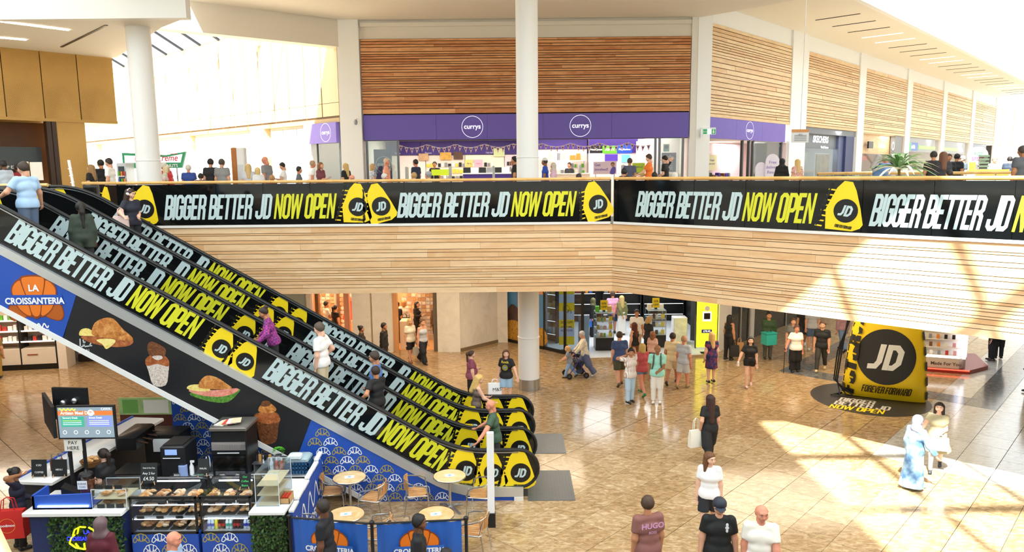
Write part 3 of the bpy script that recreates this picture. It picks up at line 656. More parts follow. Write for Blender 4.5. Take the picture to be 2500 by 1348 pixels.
# ---- prints on the side of the front escalator
ORG=mat('#e8791f',.4,var=.05); ORD=mat('#b55a17',.4,var=.05); BRN=mat('#8a3d12',.4); WPR=mat('#f2f4f6',.4,var=0); GOLDL=mat('#b3a24a',.4,var=0)
def blob(pts,k=3):      # closed smooth outline through points
    n=len(pts); out=[]
    for i in range(n):
        p0,p1,p2,p3=[np.array(pts[(i+j-1)%n],float) for j in range(4)]
        for s in range(k):
            u=s/k; out.append(tuple(.5*((2*p1)+(-p0+p2)*u+(2*p0-5*p1+4*p2-p3)*u*u+(-p0+3*p1-3*p2+p3)*u**3)))
    return out
def flat(mb,pts,m,M,y=0,k=3): mb.poly([(a,y,b) for a,b in (blob(pts,k) if k>1 else pts)],m,M)
def logo(mb,M,w,y=0):    # the bakery's croissant emblem: mats 0 orange 1 dark orange 2 outline 3 white 4 blue
    Q=M@SC(w,1,w); e=-.003
    segs=[([(-.48,-.30),(-.40,-.40),(-.20,-.34),(-.12,-.22),(-.30,-.12),(-.44,-.12)],1),([(.48,-.30),(.40,-.40),(.20,-.34),(.12,-.22),(.30,-.12),(.44,-.12)],1),
          ([(-.38,.06),(-.36,.22),(-.22,.32),(-.14,.1),(-.10,-.12),(-.10,-.32),(-.28,-.2)],0),([(.38,.06),(.36,.22),(.22,.32),(.14,.1),(.10,-.12),(.10,-.32),(.28,-.2)],0),
          ([(-.20,.30),(-.14,.38),(.14,.38),(.20,.30),(.12,-.02),(.06,-.30),(-.06,-.30),(-.12,-.02)],0)]
    for i,(p,c) in enumerate(segs):
        cx=sum(a for a,_ in p)/len(p); cz=sum(b for _,b in p)/len(p)
        flat(mb,[(cx+(a-cx)*1.13,cz+(b-cz)*1.1) for a,b in p],2,Q,y+e*(i*.5)); flat(mb,p,c,Q,y+e*(i*.5+.3))
    mb.poly([(-.5,y+4*e,-.12),(.5,y+4*e,-.12),(.5,y+4*e,.06),(-.5,y+4*e,.06)],4,Q)
    txt(mb,'LA',.16,0,.13,3,Q,bold=.035,y=y+5*e); txt(mb,'CROISSANTERIA',.155,0,-.10,3,Q,bold=.035,y=y+5*e,sx=.92)
    sq=[(-.2+.4*i/24,-.50+.04*math.sin(i*1.05)) for i in range(25)]; rb=ribbon(sq,.022); mb.add([(q[0],y+e,q[1]) for ab_ in rb for q in ab_],[(2*i,2*i+1,2*i+3,2*i+2) for i in range(24)],3,False,Q)
    txt(mb,'BAKERY & COFFEE',.05,0,-.60,3,Q,bold=.01,y=y+e)
LOGOM=[ORG,ORD,BRN,WPR,BLUE]
def wside(px,py): return W(px,py,YC)
p=wside(85,728); q=MB(); logo(q,T(p.x,YC-.004,p.z),1.16); obj('emblem_print',q,LOGOM,e1)
# croissant outline pattern
def icon(mb,M,m,w=.30):
    S_=[[(-.5,-.18),(-.44,.02),(-.36,.1),(-.22,-.02),(-.30,-.16),(-.40,-.24),(-.5,-.18)],[(-.36,.1),(-.28,.24),(-.14,.30),(-.10,.04),(-.16,-.12),(-.22,-.02)],
        [(-.14,.30),(0,.34),(.14,.30),(.10,.04),(.07,-.14),(-.07,-.14),(-.10,.04)],[(.36,.1),(.28,.24),(.14,.30),(.10,.04),(.16,-.12),(.22,-.02)],[(.5,-.18),(.44,.02),(.36,.1),(.22,-.02),(.30,-.16),(.40,-.24),(.5,-.18)]]
    for k_,pl in enumerate(S_):
        rb=ribbon([(a*w,b*w) for a,b in pl],.0155); mb.add([(q_[0],-.0012*k_,q_[1]) for ab_ in rb for q_ in ab_],[(2*i,2*i+1,2*i+3,2*i+2) for i in range(len(rb)-1)],m,False,M)
def pattern(par,test,x0,x1,z0,z1,M,nm='croissant_pattern'):
    q=MB(M); r=0; z=z0
    while z<z1:
        x=x0+(.17 if r%2 else 0); i=0
        while x<x1:
            if test(x,z): icon(q,T(x,0,z),(i+r//2)%2)
            x+=.335; i+=1
        z+=.208; r+=1
    return obj(nm,q,[WPR,GOLDL],par)
def inb(x,z):
    for dx in (-.15,.15):
        xx=x+dx; top=hz(xx)-1.0; lo=max(0,hz(xx)-2.27)
        if not(z+.1<top and z-.08>lo and xx<-.02): return False
        zt=hz(-4.275)-1.0
        if xx<-4.275-.42*(zt-z)/1.27+.05: return False
    return True
pattern(e1,inb,-4.9,0,.1,3,T(0,YC-.004,0))
# food photographs printed on the black panel
def foodm(a,b,c,sc=14): return granite('printed food',a,b,c,rough=.45,scale=sc,tint=0)
CRU=foodm('#7a3a12','#c97f37','#f0bd78',7); CHE=foodm('#c9971f','#f2dc7a','#fbf0b8',9); LEA=foodm('#17380e','#4f8a2a','#8fbf52',22); HAM=foodm('#b5514a','#e5907c','#f2b8a4',9); CHO=foodm('#2a130a','#6b3a1c','#a06a35',25); SUG=foodm('#8a6a5a','#d9cbc0','#f5efe8',30); CAR=foodm('#6e3014','#a5582a','#cf8a4f',12)
def food(px,py,shapes,sc=1.0,nm='food_print'):
    p=wside(px,py); q=MB(); ms=[]
    for i,(pts,m) in enumerate(shapes):
        if m not in ms: ms.append(m)
        flat(q,[(a*sc,b*sc) for a,b in pts],ms.index(m),T(p.x,YC-.004-.0015*i,p.z))
    obj(nm,q,ms,e1)
food(258,818,[([(-.42,-.02),(-.55,.0),(-.5,.12),(-.34,.14),(-.2,.0),(-.28,-.12)],CHE),([(-.5,-.02),(-.45,-.1),(-.2,-.2),(.2,-.26),(.5,-.22),(.55,-.1),(.2,-.05),(-.2,-.02)],CAR),([(-.2,-.1),(.1,-.08),(.2,-.14),(.0,-.3),(-.08,-.2)],CHE),([(-.28,.08),(-.2,.26),(.0,.36),(.2,.34),(.38,.12),(.56,-.06),(.5,-.14),(.2,-.08),(-.1,-.04),(-.26,-.0)],CRU)],1.0)
food(385,893,[([(-.2,-.12),(-.24,.1),(-.12,.2),(.12,.2),(.24,.1),(.22,-.12),(.14,-.42),(-.12,-.42)],SUG),([(-.22,.0),(-.24,.14),(-.1,.24),(.12,.24),(.24,.12),(.22,-.02),(0,.04)],CAR),([(-.14,.22),(-.18,.42),(-.08,.52),(.16,.4),(.2,.28),(.1,.18)],CHO),([(-.1,.2),(.08,.22),(.12,.16),(0,.12)],SUG)],1.0)
food(520,955,[([(-.5,-.06),(-.3,-.16),(.0,-.24),(.3,-.24),(.52,-.06),(.56,.04),(.2,-.04),(-.3,.0)],LEA),([(-.5,.0),(-.2,-.1),(.2,-.12),(.5,-.02),(.5,.06),(.0,.02),(-.4,.06)],HAM),([(-.54,.06),(-.46,.14),(-.2,.14),(-.05,.02),(-.3,.0)],CHE),([(-.3,.1),(-.24,.24),(-.1,.34),(.1,.3),(.3,.16),(.4,.06),(.1,.04),(-.2,.06)],CRU)],1.0)
food(652,1035,[([(-.22,-.0),(-.28,.12),(-.2,.24),(.18,.26),(.28,.14),(.24,-.06),(.16,-.4),(-.14,-.42)],CHO),([(-.26,.1),(-.2,.22),(.0,.3),(.22,.22),(.28,.06),(.0,.0)],CAR),([(-.16,.28),(-.1,.42),(.08,.46),(.22,.32),(.1,.24)],CRU),([(-.1,.4),(-.06,.5),(.08,.5),(.1,.42),(0,.38)],CHO)],1.0)
p=wside(205,852); q=MB(); txt(q,'HALAL',.11,0,-.08,0,T(p.x,YC-.004,p.z),bold=.01,sx=.8)
for i,pl in enumerate(([(.18,.07),(.02,.05)],[(.12,.06),(.16,.13)],[(.02,.05),(.0,.2)],[(-.02,.05),(.04,.16)],[(-.02,.05),(-.07,.05)],[(-.07,.04),(-.06,.22)],[(-.07,.05),(-.15,.04)],[(-.15,.03),(-.19,.09)])):
    rb=ribbon(pl,.025); q.add([T(p.x,YC-.004,p.z)@Vector((c[0],0,c[1])) for ab_ in rb for c in ab_],[(2*j,2*j+1,2*j+3,2*j+2) for j in range(len(rb)-1)],0)
obj('halal_print',q,mat('#c9cdd0',.5),e1)
# croissant wall under the stairs
q=MB(); x0,x1=W(418,1000,16.5).x,W(600,1000,16.5).x; q.box(x0,x1+1.6,16.52,16.6,0,2.3); wl=tag(obj('backing_wall',q,BLUE),'blue croissant pattern wall standing under the front escalator','partition')
pattern(wl,lambda x,z:True,x0+.18,x1+1.4,.1,2.2,T(0,16.515,0)@T(*(-wl.location)))
# ================================================================ BAKERY KIOSK
KW=mat('#ecebe8',.3,var=.03); CLEAR=glassmat('#f6fbff',.10,.97); BLKM=mat('#191a1c',.45); WICK=mat('#8a5f35',.7); CARD=mat('#c9a878',.7,var=.1)
LEDW=mat('#fdfdff',.4,emit=14,var=0); SLATE=mat('#1d2022',.6); CHALK=mat('#e8ece8',.7,var=0); KRAFT=mat('#c79a66',.7)
def chalk(mb,x,z,w,h,M,lines,m=0): 
    for i,(s,sz) in enumerate(lines): txt(mb,s,sz,x,z+h*(.5-(i+.9)/(len(lines)+.4)),m,M,bold=.01)
# leaf-covered counter blocks
def leafwall(par,M,w,h,n,seed):
    r=random.Random(seed); q=MB(M)
    for i in range(n):
        x,z=r.uniform(0,w),r.uniform(0,h); s=r.uniform(.045,.085); a=r.uniform(0,6.28); t1=r.uniform(-.5,.5); y=-r.uniform(.01,.06)
        dx,dz=math.cos(a)*s,math.sin(a)*s; nx,nz=-dz*.32,dx*.32
        q.add([(x,y+.02,z),(x+dx*.5+nx,y-.01+t1*.02,z+dz*.5+nz),(x+dx,y+t1*.05,z+dz),(x+dx*.5-nx,y-.01-t1*.02,z+dz*.5-nz)],[(0,3,2,1)],r.randrange(3))
    o=obj('leaf_cladding',q,[mat('#2c4a1e',.5,var=.3),mat('#3f6428',.5,var=.3),mat('#1d3415',.5,var=.3)],par); o['kind']='stuff'; return o
K1=thing('service_counter','white-topped service counter with leafy front and neon croissant sign','counter',(-7.8,12.6,0),world=True)
q=MB(); q.bbox(-8.72,-6.95,12.18,13.15,1.04,1.11,.015); obj('worktop',q,KW,K1)
q=MB(); q.box(-8.66,-7.0,12.3,13.1,0,1.04); obj('body',q,mat('#1b2c5c',.5),K1)
leafwall(K1,T(-8.32,12.29,.02),1.34,1.0,1500,3)
NEY=mat('#e8f010',.4,emit=1.6,var=0); NEB=mat('#2a30ff',.4,emit=2.2,var=0)
q=MB(T(-7.68,12.22,.62)@SC(.52,1,.52))
for pl in ([(-.5,-.18),(-.42,.0),(-.30,.1)],[(-.36,.1),(-.28,.3),(-.1,.4),(.1,.38)],[(-.14,.36),(-.2,.15)],[(-.5,-.2),(-.3,-.36),(0,-.42),(.3,-.36),(.5,-.2)],[(-.3,-.2),(-.2,-.36)],[(.0,-.2),(.0,-.4)],[(.3,-.2),(.2,-.36)],[(.2,.38),(.36,.28),(.42,.1)]): q.tube([(a,0,b) for a,b in pl],.022,6,0)
txt(q,'LA',.2,.12,.14,1,bold=.02); txt(q,'CROISSANTERIA',.2,0,-.1,1,bold=.02,sx=.8); obj('neon_sign',q,[NEY,NEB],K1)
q=MB(); q.prism([(-8.60,1.11),(-7.55,1.11),(-7.55,1.40),(-8.60,1.36)],12.32,12.36,0); q.box(-8.6,-7.55,12.32,12.75,1.11,1.14); q.box(-8.6,-8.56,12.32,12.75,1.11,1.38); obj('shelf_screen',q,BLUE,K1)
q=MB(); q.box(-8.5,-7.6,12.30,12.315,1.16,1.185); obj('light_strip',q,LEDW,K1)
# left long counter running back under the stairs
K2=thing('service_counter','long white side counter of the bakery running back under the escalator','counter',(-9.2,15,0),world=True)
p0,p1=Vector((-9.05,13.2,0)),Vector((-8.6,17.2,0)); fm=frame(p0,p1-p0)
q=MB(fm); q.bbox(.32,4.1,-.0,.8,1.03,1.10,.015); obj('worktop',q,KW,K2); q=MB(fm); q.box(.36,4.05,.06,.76,0,1.03); obj('body',q,mat('#23242a',.5),K2)
q=MB(fm); q.box(.32,4.1,.8,.84,.0,1.13); obj('side_panel',q,BLUE,K2)
# pastry display cases
def pastry(kind,par,M):
    q=MB(); r=random.Random(hash(kind)%99 if 0 else len(kind)*7+int(M.translation.x*40)%13)
    if kind=='croissant':
        pts=[]; rs=[]
        for i in range(7):
            a=-1.25+2.5*i/6; pts.append((math.sin(a)*.07,math.cos(a)*.045-.03,.028)); rs.append(.012+.026*math.cos(a*1.1)**2)
        q.tube(pts,rs,7)
    elif kind=='bun': q.lathe([(.0,0),(.05,.0),(.062,.02),(.05,.045),(.02,.058),(0,.06)],10)
    elif kind=='loaf': q.ell((0,0,.03),(.085,.045,.035),10,6)
    elif kind=='cookie': q.lathe([(.0,0),(.06,0),(.065,.012),(.05,.022),(0,.024)],12)
    return q
PM=[foodm('#8a4d1c','#cf8d45','#f0c283',26),foodm('#9a5a26','#dba765','#f7dcae',20),foodm('#5f3417','#9c6230','#c99052',26),foodm('#b07a4a','#e5c197','#fbeedd',24)]
PMESH={(k,i):pastry(k,None,Matrix()).mesh(k,[PM[i]]) for k in ('croissant','bun','loaf','cookie') for i in range(4)}
NP=[0]
def fill(par,kinds,x0,x1,y0,y1,z,n,seed,where):
    r=random.Random(seed)
    for i in range(n):
        k=kinds[i%len(kinds)]; nc=2; o=put({'croissant':'croissant','bun':'bread_bun','loaf':'filled_roll','cookie':'cookie'}[k],PMESH[(k,r.randrange(4))],None,T(x0+(x1-x0)*(.2+.6*(i%2)+r.uniform(-.1,.1)),y0+(y1-y0)*((i//2+.5)/((n+1)//2)),z+r.uniform(0,.015))@RZ(r.uniform(0,360))@RX(r.uniform(-14,14)))
        tag(o,'%s, %s %s, %s'%({'croissant':'croissant','bun':'bread bun','loaf':'pastry roll','cookie':'flat cookie'}[k],NTH[i//2]+' row',('left','right')[i%2],where),'pastry','pastries, '+where.split('tray, ')[-1])
def case(x0,x1,label):
    t=thing('display_case',label,'display case',((x0+x1)/2,12.7,0),world=True); y0,y1=12.36,13.0
    q=MB(); q.box(x0,x1,y0,y1,0,.60); obj('base',q,BLUE,t)
    pattern(t,lambda x,z:True,x0+.17,x1-.12,.1,.56,T(0,y0-.004,0))
    q=MB()
    for x in (x0,x1-.035):
        q.box(x,x+.035,y0,y0+.035,.6,1.3); q.box(x,x+.035,y1-.035,y1,.6,1.42)
    q.box(x0,x1,y0,y0+.035,1.27,1.31); q.box(x0,x1,y0,y0+.03,.6,.64); q.box(x0,x1,y1-.03,y1,1.39,1.42)
    obj('frame',q,BLKM,t)
    for z in (.62,.90,1.17):
        q=MB(); q.box(x0+.04,x1-.04,y0+.05,y1-.02,z-.015,z); obj('shelf',q,mat('#c9ccce',.25,.5) if z<1.1 else CLEAR,t)
    q=MB(); q.box(x0+.03,x1-.03,y0+.008,y0+.014,.63,1.27); obj('front_glass',q,CLEAR,t)
    q=MB(); q.add([(x0+.03,y0+.02,1.31),(x1-.03,y0+.02,1.31),(x1-.03,y1-.02,1.42),(x0+.03,y1-.02,1.42)],[(0,1,2,3)]); obj('top_glass',q,CLEAR,t)
    q=MB(); q.box(x0+.15,x1-.15,y1-.1,y1-.08,1.36,1.38); obj('light_tube',q,LEDW,t)
    q=MB(); q.box(x0+.05,x1-.05,y0+.04,y0+.05,.86,.875); q.box(x0+.05,x1-.05,y0+.04,y0+.05,1.13,1.145); obj('shelf_light',q,LEDW,t)
    return t
c1=case(-6.90,-5.70,'left glass pastry case with two shelves of croissants and buns')
c2=case(-5.64,-4.72,'right glass display case with pastries above a row of drinks bottles')
TRAY=MB(); TRAY.bbox(-.13,.13,-.2,.2,0,.018,.012)
TRAYm=TRAY.mesh('baking_tray',[mat('#2b2723',.4,.6)])
n_=0
for z,row in ((.625,'bottom shelf'),(.905,'middle shelf'),(1.175,'top shelf')):
    for i in range(4):
        x=-6.74+.29*i
        if z>1.1 and i==3: pass
        o=put('baking_tray',TRAYm,None,T(x+.02,12.68,z)); tag(o,'dark baking tray, %s from the left on the %s of the left pastry case'%(['first','second','third','fourth'][i],row),'tray','trays in the left case')
        fill(None,[['croissant'],['croissant','loaf'],['loaf','bun'],['bun','croissant']][(i+int(z*10))%4],x-.06,x+.1,12.54,12.82,z+.02,8 if z<1.1 else 6,i*7+int(z*100),'%s tray, %s, left pastry case'%(NTH[i],row))
for z,row in ((.905,'middle shelf'),(1.175,'top shelf')):
    for i in range(3):
        x=-5.5+.29*i
        o=put('baking_tray',TRAYm,None,T(x+.02,12.68,z)); tag(o,'dark baking tray, %s from the left on the %s of the right pastry case'%(['first','second','third'][i],row),'tray','trays in the right case')
        fill(None,[['bun'],['cookie','bun'],['croissant']][(i+int(z*10))%3],x-.06,x+.1,12.54,12.82,z+.02,7,i*5+int(z*90),'%s tray, %s, right pastry case'%(NTH[i],row))
BOT=MB(); BOT.lathe([(.03,0),(.032,.01),(.032,.12),(.026,.15),(.012,.175),(.012,.19)],10,0); BOT.lathe([(.0325,.05),(.0325,.105)],10,1); BOT.lathe([(.0135,.185),(.0135,.205),(0,.206)],8,2)
BC=[('#c9dcec','#2a55c9','#ffffff','clear water bottle with a blue label'),('#e8e23a','#f4d21a','#e8d23a','yellow juice bottle'),('#3a1712','#c4201f','#c4201f','dark cola bottle with a red cap'),('#d7e8e2','#54b59a','#e8f0ee','clear bottle with a pale green label'),('#f2892a','#f2a33a','#f07a1a','orange drink bottle'),('#27232a','#40404a','#202020','dark drink bottle with a black cap'),('#d8e4f4','#3d49c4','#3147c0','bottle with a bright blue cap')]
bm_=[ ]
for i,(a,b,c,l) in enumerate(BC):
    me=BOT.mesh('drinks_bottle',[mat(a,.15),mat(b,.4),mat(c,.4)]); bm_.append(me)
seq=[0,0,1,2,2,3,3,2,2,5,6,6,4]
for row in range(2):
    for i,k in enumerate(seq):
        o=put('drinks_bottle',bm_[k],None,T(-5.56+.066*i,12.52+.1*row,.625)); tag(o,BC[k][3]+', %s in the %s row, right case'%(NTH[i],('front','second')[row]),'bottle','drinks in the right case')
# price cards on the cases
for k,(x,z,y) in enumerate([(-6.75,1.44,12.97),(-6.3,1.44,12.97),(-5.85,1.44,12.97),(-5.45,1.44,12.97),(-5.15,1.44,12.97),(-4.9,1.44,12.97)]):
    q=MB(); q.box(x-.06,x+.06,y,y+.006,z-.01,z+.05); o=obj('price_card',q,SLATE); tag(o,'small black price card on the case rail, %s from the left'%nth[k],'price card','price cards on the case rail')
    q=MB(T(*(-o.location))); txt(q,['Brownie','Almond','Pistachio','Nutella','Biscoff','Vanilla'][k],.03,x,z+.01,y=y-.002); obj('writing',q,mat('#7be0a4',.6) if k in (0,2) else CHALK,o)
for k,(x0,z,case_) in enumerate([(-6.8,.87,'left'),(-6.45,.87,'left'),(-6.1,.87,'left'),(-6.78,1.14,'left'),(-6.4,1.14,'left'),(-6.05,1.14,'left'),(-5.5,1.14,'right'),(-5.2,1.14,'right'),(-4.95,1.14,'right')]):
    q=MB(); q.box(x0,x0+.13,12.40,12.406,z,z+.06); tag(obj('price_card',q,SLATE),'black shelf price card inside the %s pastry case, %s of its cards'%(case_,NTH[k%6]),'price card','shelf price cards in the %s case'%case_)
def board(x,y,z,w,h,lines,label,tilt=12,col=CHALK):
    t=thing('chalkboard',label,'chalkboard',(x,y,z)); q=MB(RX(-tilt)); q.box(-w/2,w/2,-.006,.006,.02,h+.02); obj('slate',q,SLATE,t)
    q=MB(RX(-tilt)); chalk(q,0,.02+h/2,w,h,T(0,-.009,0),lines); obj('writing',q,col,t)
    for s in (-1,1):
        q=MB(); q.tube([(s*w*.35,-.01,.06),(s*w*.42,-.03,0)],.008,5); obj('leg',q,KRAFT,t)
board(-6.72,12.75,1.38,.30,.36,[('Deal of the Day',.035),('Any 2 for',.06),('£4.50',.09)],'chalkboard with day deal price standing on the left pastry case')
board(-5.82,13.0,1.42,.20,.30,[('HALAL',.045)],'small chalkboard reading halal on top of the pastry cases')
board(-4.88,12.55,1.35,.21,.26,[('Our',.05),('Coffee',.05),('Beans',.05)],'small chalkboard with green writing beside the clear pastry box',col=mat('#4fd97a',.6))
# right leafy counter with clear pastry box
K3=thing('service_counter','narrow leaf-clad counter with white top at the end of the pastry cases','counter',(-4.4,12.7,0),world=True)
q=MB(); q.bbox(-4.70,-4.06,12.16,13.6,1.04,1.10,.015); obj('worktop',q,KW,K3); q=MB(); q.box(-4.66,-4.08,12.25,13.55,0,1.04); obj('body',q,mat('#26331c',.6),K3); leafwall(K3,T(-4.68,12.24,.0),.62,1.02,900,8)
def clearbox(x,y,z,w,d,h,nsh,label):
    t=thing('pastry_box',label,'display box',(x,y,z)); q=MB()
    for a in (-w/2,w/2-.008): q.box(a,a+.008,-d/2,d/2,0,h)
    q.box(-w/2,w/2,d/2-.008,d/2,0,h); q.box(-w/2,w/2,-d/2,d/2,h-.008,h); q.box(-w/2,w/2,-d/2,-d/2+.006,0,h*.8); obj('clear_sides',q,CLEAR,t)
    for i in range(nsh):
        zz=.01+h*i/(nsh+.4); q=MB(); q.box(-w/2+.02,w/2-.02,-d/2+.02,d/2-.02,zz,zz+.01); obj('shelf',q,mat('#e3cfa4',.6),t)
    q=MB()
    for a in (-w/2,w/2):
        for b in (-d/2,d/2): q.box(a-.005,a+.005,b-.005,b+.005,0,h)
    q.box(-w/2,w/2,-d/2-.004,-d/2+.004,h-.01,h); q.box(-w/2,w/2,d/2-.004,d/2+.004,h-.01,h); obj('edges',q,mat('#dfe9ee',.15),t)
    return t
clearbox(-4.42,12.75,1.10,.42,.75,.62,3,'tall empty clear pastry box on the leafy end counter')
clearbox(-7.24,12.6,1.11,.62,.5,.36,2,'clear box of flat pastries on the counter beside the blue screen')
fill(None,['loaf','cookie'],-7.47,-7.04,12.45,12.78,1.14,8,5,'in the clear box on the service counter'); fill(None,['loaf','cookie'],-7.47,-7.04,12.45,12.78,1.30,7,6,'on the upper shelf of the clear box')
for i in range(6):
    x=-7.46+.17*(i%3); z=1.12 if i<3 else 1.475; q=MB(); q.box(x,x+.13,12.34,12.35,z,z+.07); tag(obj('price_card',q,SLATE),'black price card %s the clear box, %s from the left'%('in front of' if i<3 else 'on top of',nth[i%3]),'price card','price cards on the clear box')
t=thing('condiment_box','small open wooden box of red sachets on the leafy end counter','box',(-4.15,12.6,1.1)); q=MB()
for a in (-.09,.08): q.box(a,a+.01,-.13,.13,0,.12)
q.box(-.09,.09,-.13,-.12,0,.1); q.box(-.09,.09,.12,.13,0,.14); q.box(-.09,.09,-.13,.13,0,.01); obj('crate',q,KRAFT,t)
q=MB(); [q.box(-.07+.03*i,-.05+.03*i,-.1,.1,.02,.11+.01*(i%2)) for i in range(5)]; obj('sachets',q,mat('#c8402a',.5),t)
# blue side wall with bakery and coffee lettering
p0,p1=Vector((-4.0,12.2,0)),Vector((-4.02,14.7,0)); 
K4=thing('kiosk_side_wall','blue side wall of the bakery with large white script and coffee lettering','partition',(-4,13.4,0),world=True)
fm=frame((-3.98,12.15,0),(.06,2.55,0)); fm2=frame((-3.96,12.3,0),(-.10,2.4,0))
q=MB(fm2); q.box(0,2.45,0,.05,0,1.02); obj('panel',q,BLUE,K4)
q=MB(fm2)
for i in range(6): q.box(.41*i,.41*(i+1),-.02,.07,1.02+.03*(i%2)+.02*i,1.06+.03*(i%2)+.02*i)
obj('stepped_top',q,KW,K4)
q=MB(fm2); sq=[(.1+2.1*i/30,.62+.2*math.sin(i*.85)) for i in range(31)]; rb=ribbon(sq,.05); q.add([(a[0],-.004,a[1]) for e_ in rb for a in e_],[(2*i,2*i+1,2*i+3,2*i+2) for i in range(30)])
txt(q,'BA',.2,.25,.1,y=-.004,bold=.03); txt(q,'& COFFEE',.3,1.45,.12,y=-.004,bold=.03); obj('lettering',q,WPR,K4)
# back stainless bench and appliances
K5=thing('work_bench','stainless steel work bench along the escalator side','bench',(-5.4,14.3,0),world=True)
q=MB(); q.bbox(-7.0,-4.15,14.05,14.78,.90,.95,.01); obj('worktop',q,STEEL,K5); q=MB(); q.box(-6.95,-4.2,14.12,14.75,.1,.90); obj('body',q,mat('#303236',.4,.3),K5)
for i in range(4): q=MB(); q.box(-6.9+.68*i,-6.26+.68*i,14.09,14.12,.15,.87); obj('door',q,mat('#3a3c40',.35,.4),K5)
t=thing('oven','tall black and steel oven with papers on top beside the sink','oven',(-5.75,14.42,.95)); q=MB(); q.bbox(-.36,.36,-.33,.33,0,.95,.02); obj('body',q,mat('#26282b',.3,.5),t)
q=MB(); q.box(-.33,.33,-.345,-.33,.12,.45); obj('door',q,BLKG,t); q=MB(); q.tube([(-.22,-.37,.5),(.22,-.37,.5)],.012,6); obj('handle',q,STEEL,t); q=MB(); q.box(-.34,.34,-.35,-.33,.55,.72); 
for i in range(12): q.box(-.3+.05*i,-.27+.05*i,-.36,-.35,.6,.68)
obj('control_panel',q,STEEL,t); q=MB(); q.bbox(-.38,.38,-.35,.35,.95,1.02,.02); obj('lid',q,mat('#7f7c76',.35,.6),t); q=MB(); q.box(-.3,.3,-.335,-.33,.02,.1); obj('tray',q,STEEL,t)
for i in range(5):
    q=MB(RZ(-12+7*i)); q.box(-.1,.1,-.15,.15,0,.012); tag(obj('paper_sheet',q,[mat('#f3f2ee',.7),mat('#d8c9a8',.7),mat('#c8473a',.6)][i%3],None,T(-5.95+.07*i,14.35,1.97+.014*i)),'%s from the bottom of the papers piled on the oven'%nth[i],'paper','papers on the oven')
def machine(x,y,z,w,d,h,label,name,scr=True):
    t=thing(name,label,'machine',(x,y,z)); q=MB(); q.bbox(-w/2,w/2,-d/2,d/2,0,h,.03); obj('body',q,mat('#2a2b2e',.35,.3),t); q=MB(); q.box(-w/2+.05,w/2-.05,-d/2+.05,d/2-.05,h,h+.02); obj('top_plate',q,BLKM,t)
    if scr:
        q=MB(); q.box(-w*.28,w*.2,-d/2-.012,-d/2,h*.72,h*.9); obj('screen',q,mat('#6c86b8',.2,emit=1.2,var=.3,vs=30),t)
    q=MB(); q.tube([(-w*.35,-d/2-.03,h*.62),(w*.35,-d/2-.03,h*.62)],.012,6); obj('handle',q,STEEL,t); return t
machine(-6.92,14.42,.95,.5,.6,.62,'rapid oven with a small lit screen next to the sink','speed_oven')
machine(-7.3,14.4,0,.5,.7,.6,'black base cabinet under the rapid oven','base_cabinet',False)
machine(-7.95,14.6,0,.75,.7,.9,'black undercounter unit with a white notice behind the till','undercounter_unit',False)
# sink, bottles, herbs
t=thing('sink','steel sink with a curved tap beside the oven','sink',(-6.33,14.35,.95)); q=MB(); q.box(-.2,.2,-.2,.2,0,.015); obj('rim',q,STEEL,t); q=MB(); q.lathe([(.15,.016),(.14,-.0)],16); obj('bowl',q,CHROME,t); q=MB(); q.tube([(0,.15,0),(0,.15,.22),(0,.1,.3),(0,.0,.3),(0,-.05,.24)],.014,8); obj('tap',q,CHROME,t)
for k,(x,y,c,cc,l) in enumerate([(-4.98,14.3,'#e9e9e6','#f2f2f0','white squeeze bottle on the work bench'),(-4.88,14.32,'#b8232b','#f0e7e0','red sauce bottle on the work bench'),(-4.77,14.3,'#c8473a','#f0e7e0','tomato-coloured sauce bottle on the work bench'),(-4.65,14.32,'#efe3bd','#f4e02a','pale yellow sauce bottle on the work bench')]):
    t=thing('sauce_bottle',l,'bottle',(x,y,.95)); q=MB(); q.lathe([(.04,0),(.042,.02),(.042,.18),(.03,.22),(.014,.24)],12); obj('body',q,mat(c,.35),t); q=MB(); q.lathe([(.022,.235),(.02,.27),(.006,.3),(0,.3)],10); obj('cap',q,mat(cc,.4),t)
t=thing('spray_bottle','white spray bottle with blue roll beside the sink','bottle',(-6.58,14.2,.95)); q=MB(); q.lathe([(.045,0),(.045,.16),(.02,.22),(.018,.25)],12); obj('body',q,mat('#eef0f0',.4),t); q=MB(); q.box(-.02,.06,-.015,.015,.25,.29); obj('trigger',q,WPR,t)
q=MB(); q.lathe([(.02,0),(.085,0),(.085,.22),(.02,.22)],18); tag(obj('paper_roll',q,mat('#8fa6d8',.8),None,T(-6.72,14.12,.95)),'blue paper towel roll on the work bench','paper roll')
t=thing('herb_pot','pot of bright green basil on the work bench','plant',(-4.9,14.52,1.12)); q=MB(); q.lathe([(.05,0),(.07,.1)],12); obj('pot',q,STEEL,t); q=MB(); r_=random.Random(4)
for i in range(80):
    a,b,s=r_.uniform(0,6.28),r_.uniform(.1,1.3),.05; c=Vector((math.cos(a)*math.sin(b)*.12,math.sin(a)*math.sin(b)*.12,.1+math.cos(b)*.14)); d=Vector((math.cos(a),math.sin(a),.3))*s; n_2=Vector((-math.sin(a),math.cos(a),0))*s*.5
    q.add([c,c+d*.5+n_2,c+d,c+d*.5-n_2],[(0,1,2,3)])
o=obj('leaves',q,mat('#4fa82c',.5,var=.2),t); o['kind']='stuff'
q=MB(); q.box(-.28,.28,-.2,.2,0,.17); t=thing('bench_shelf','low steel stand holding jars and the basil pot','stand',(-5.08,14.5,.95)); obj('top',MB().box(-.3,.3,-.2,.2,.15,.17),STEEL,t)
for s in (-1,1): obj('leg',MB().box(s*.27-.01,s*.27+.01,-.18,.18,0,.15),STEEL,t)
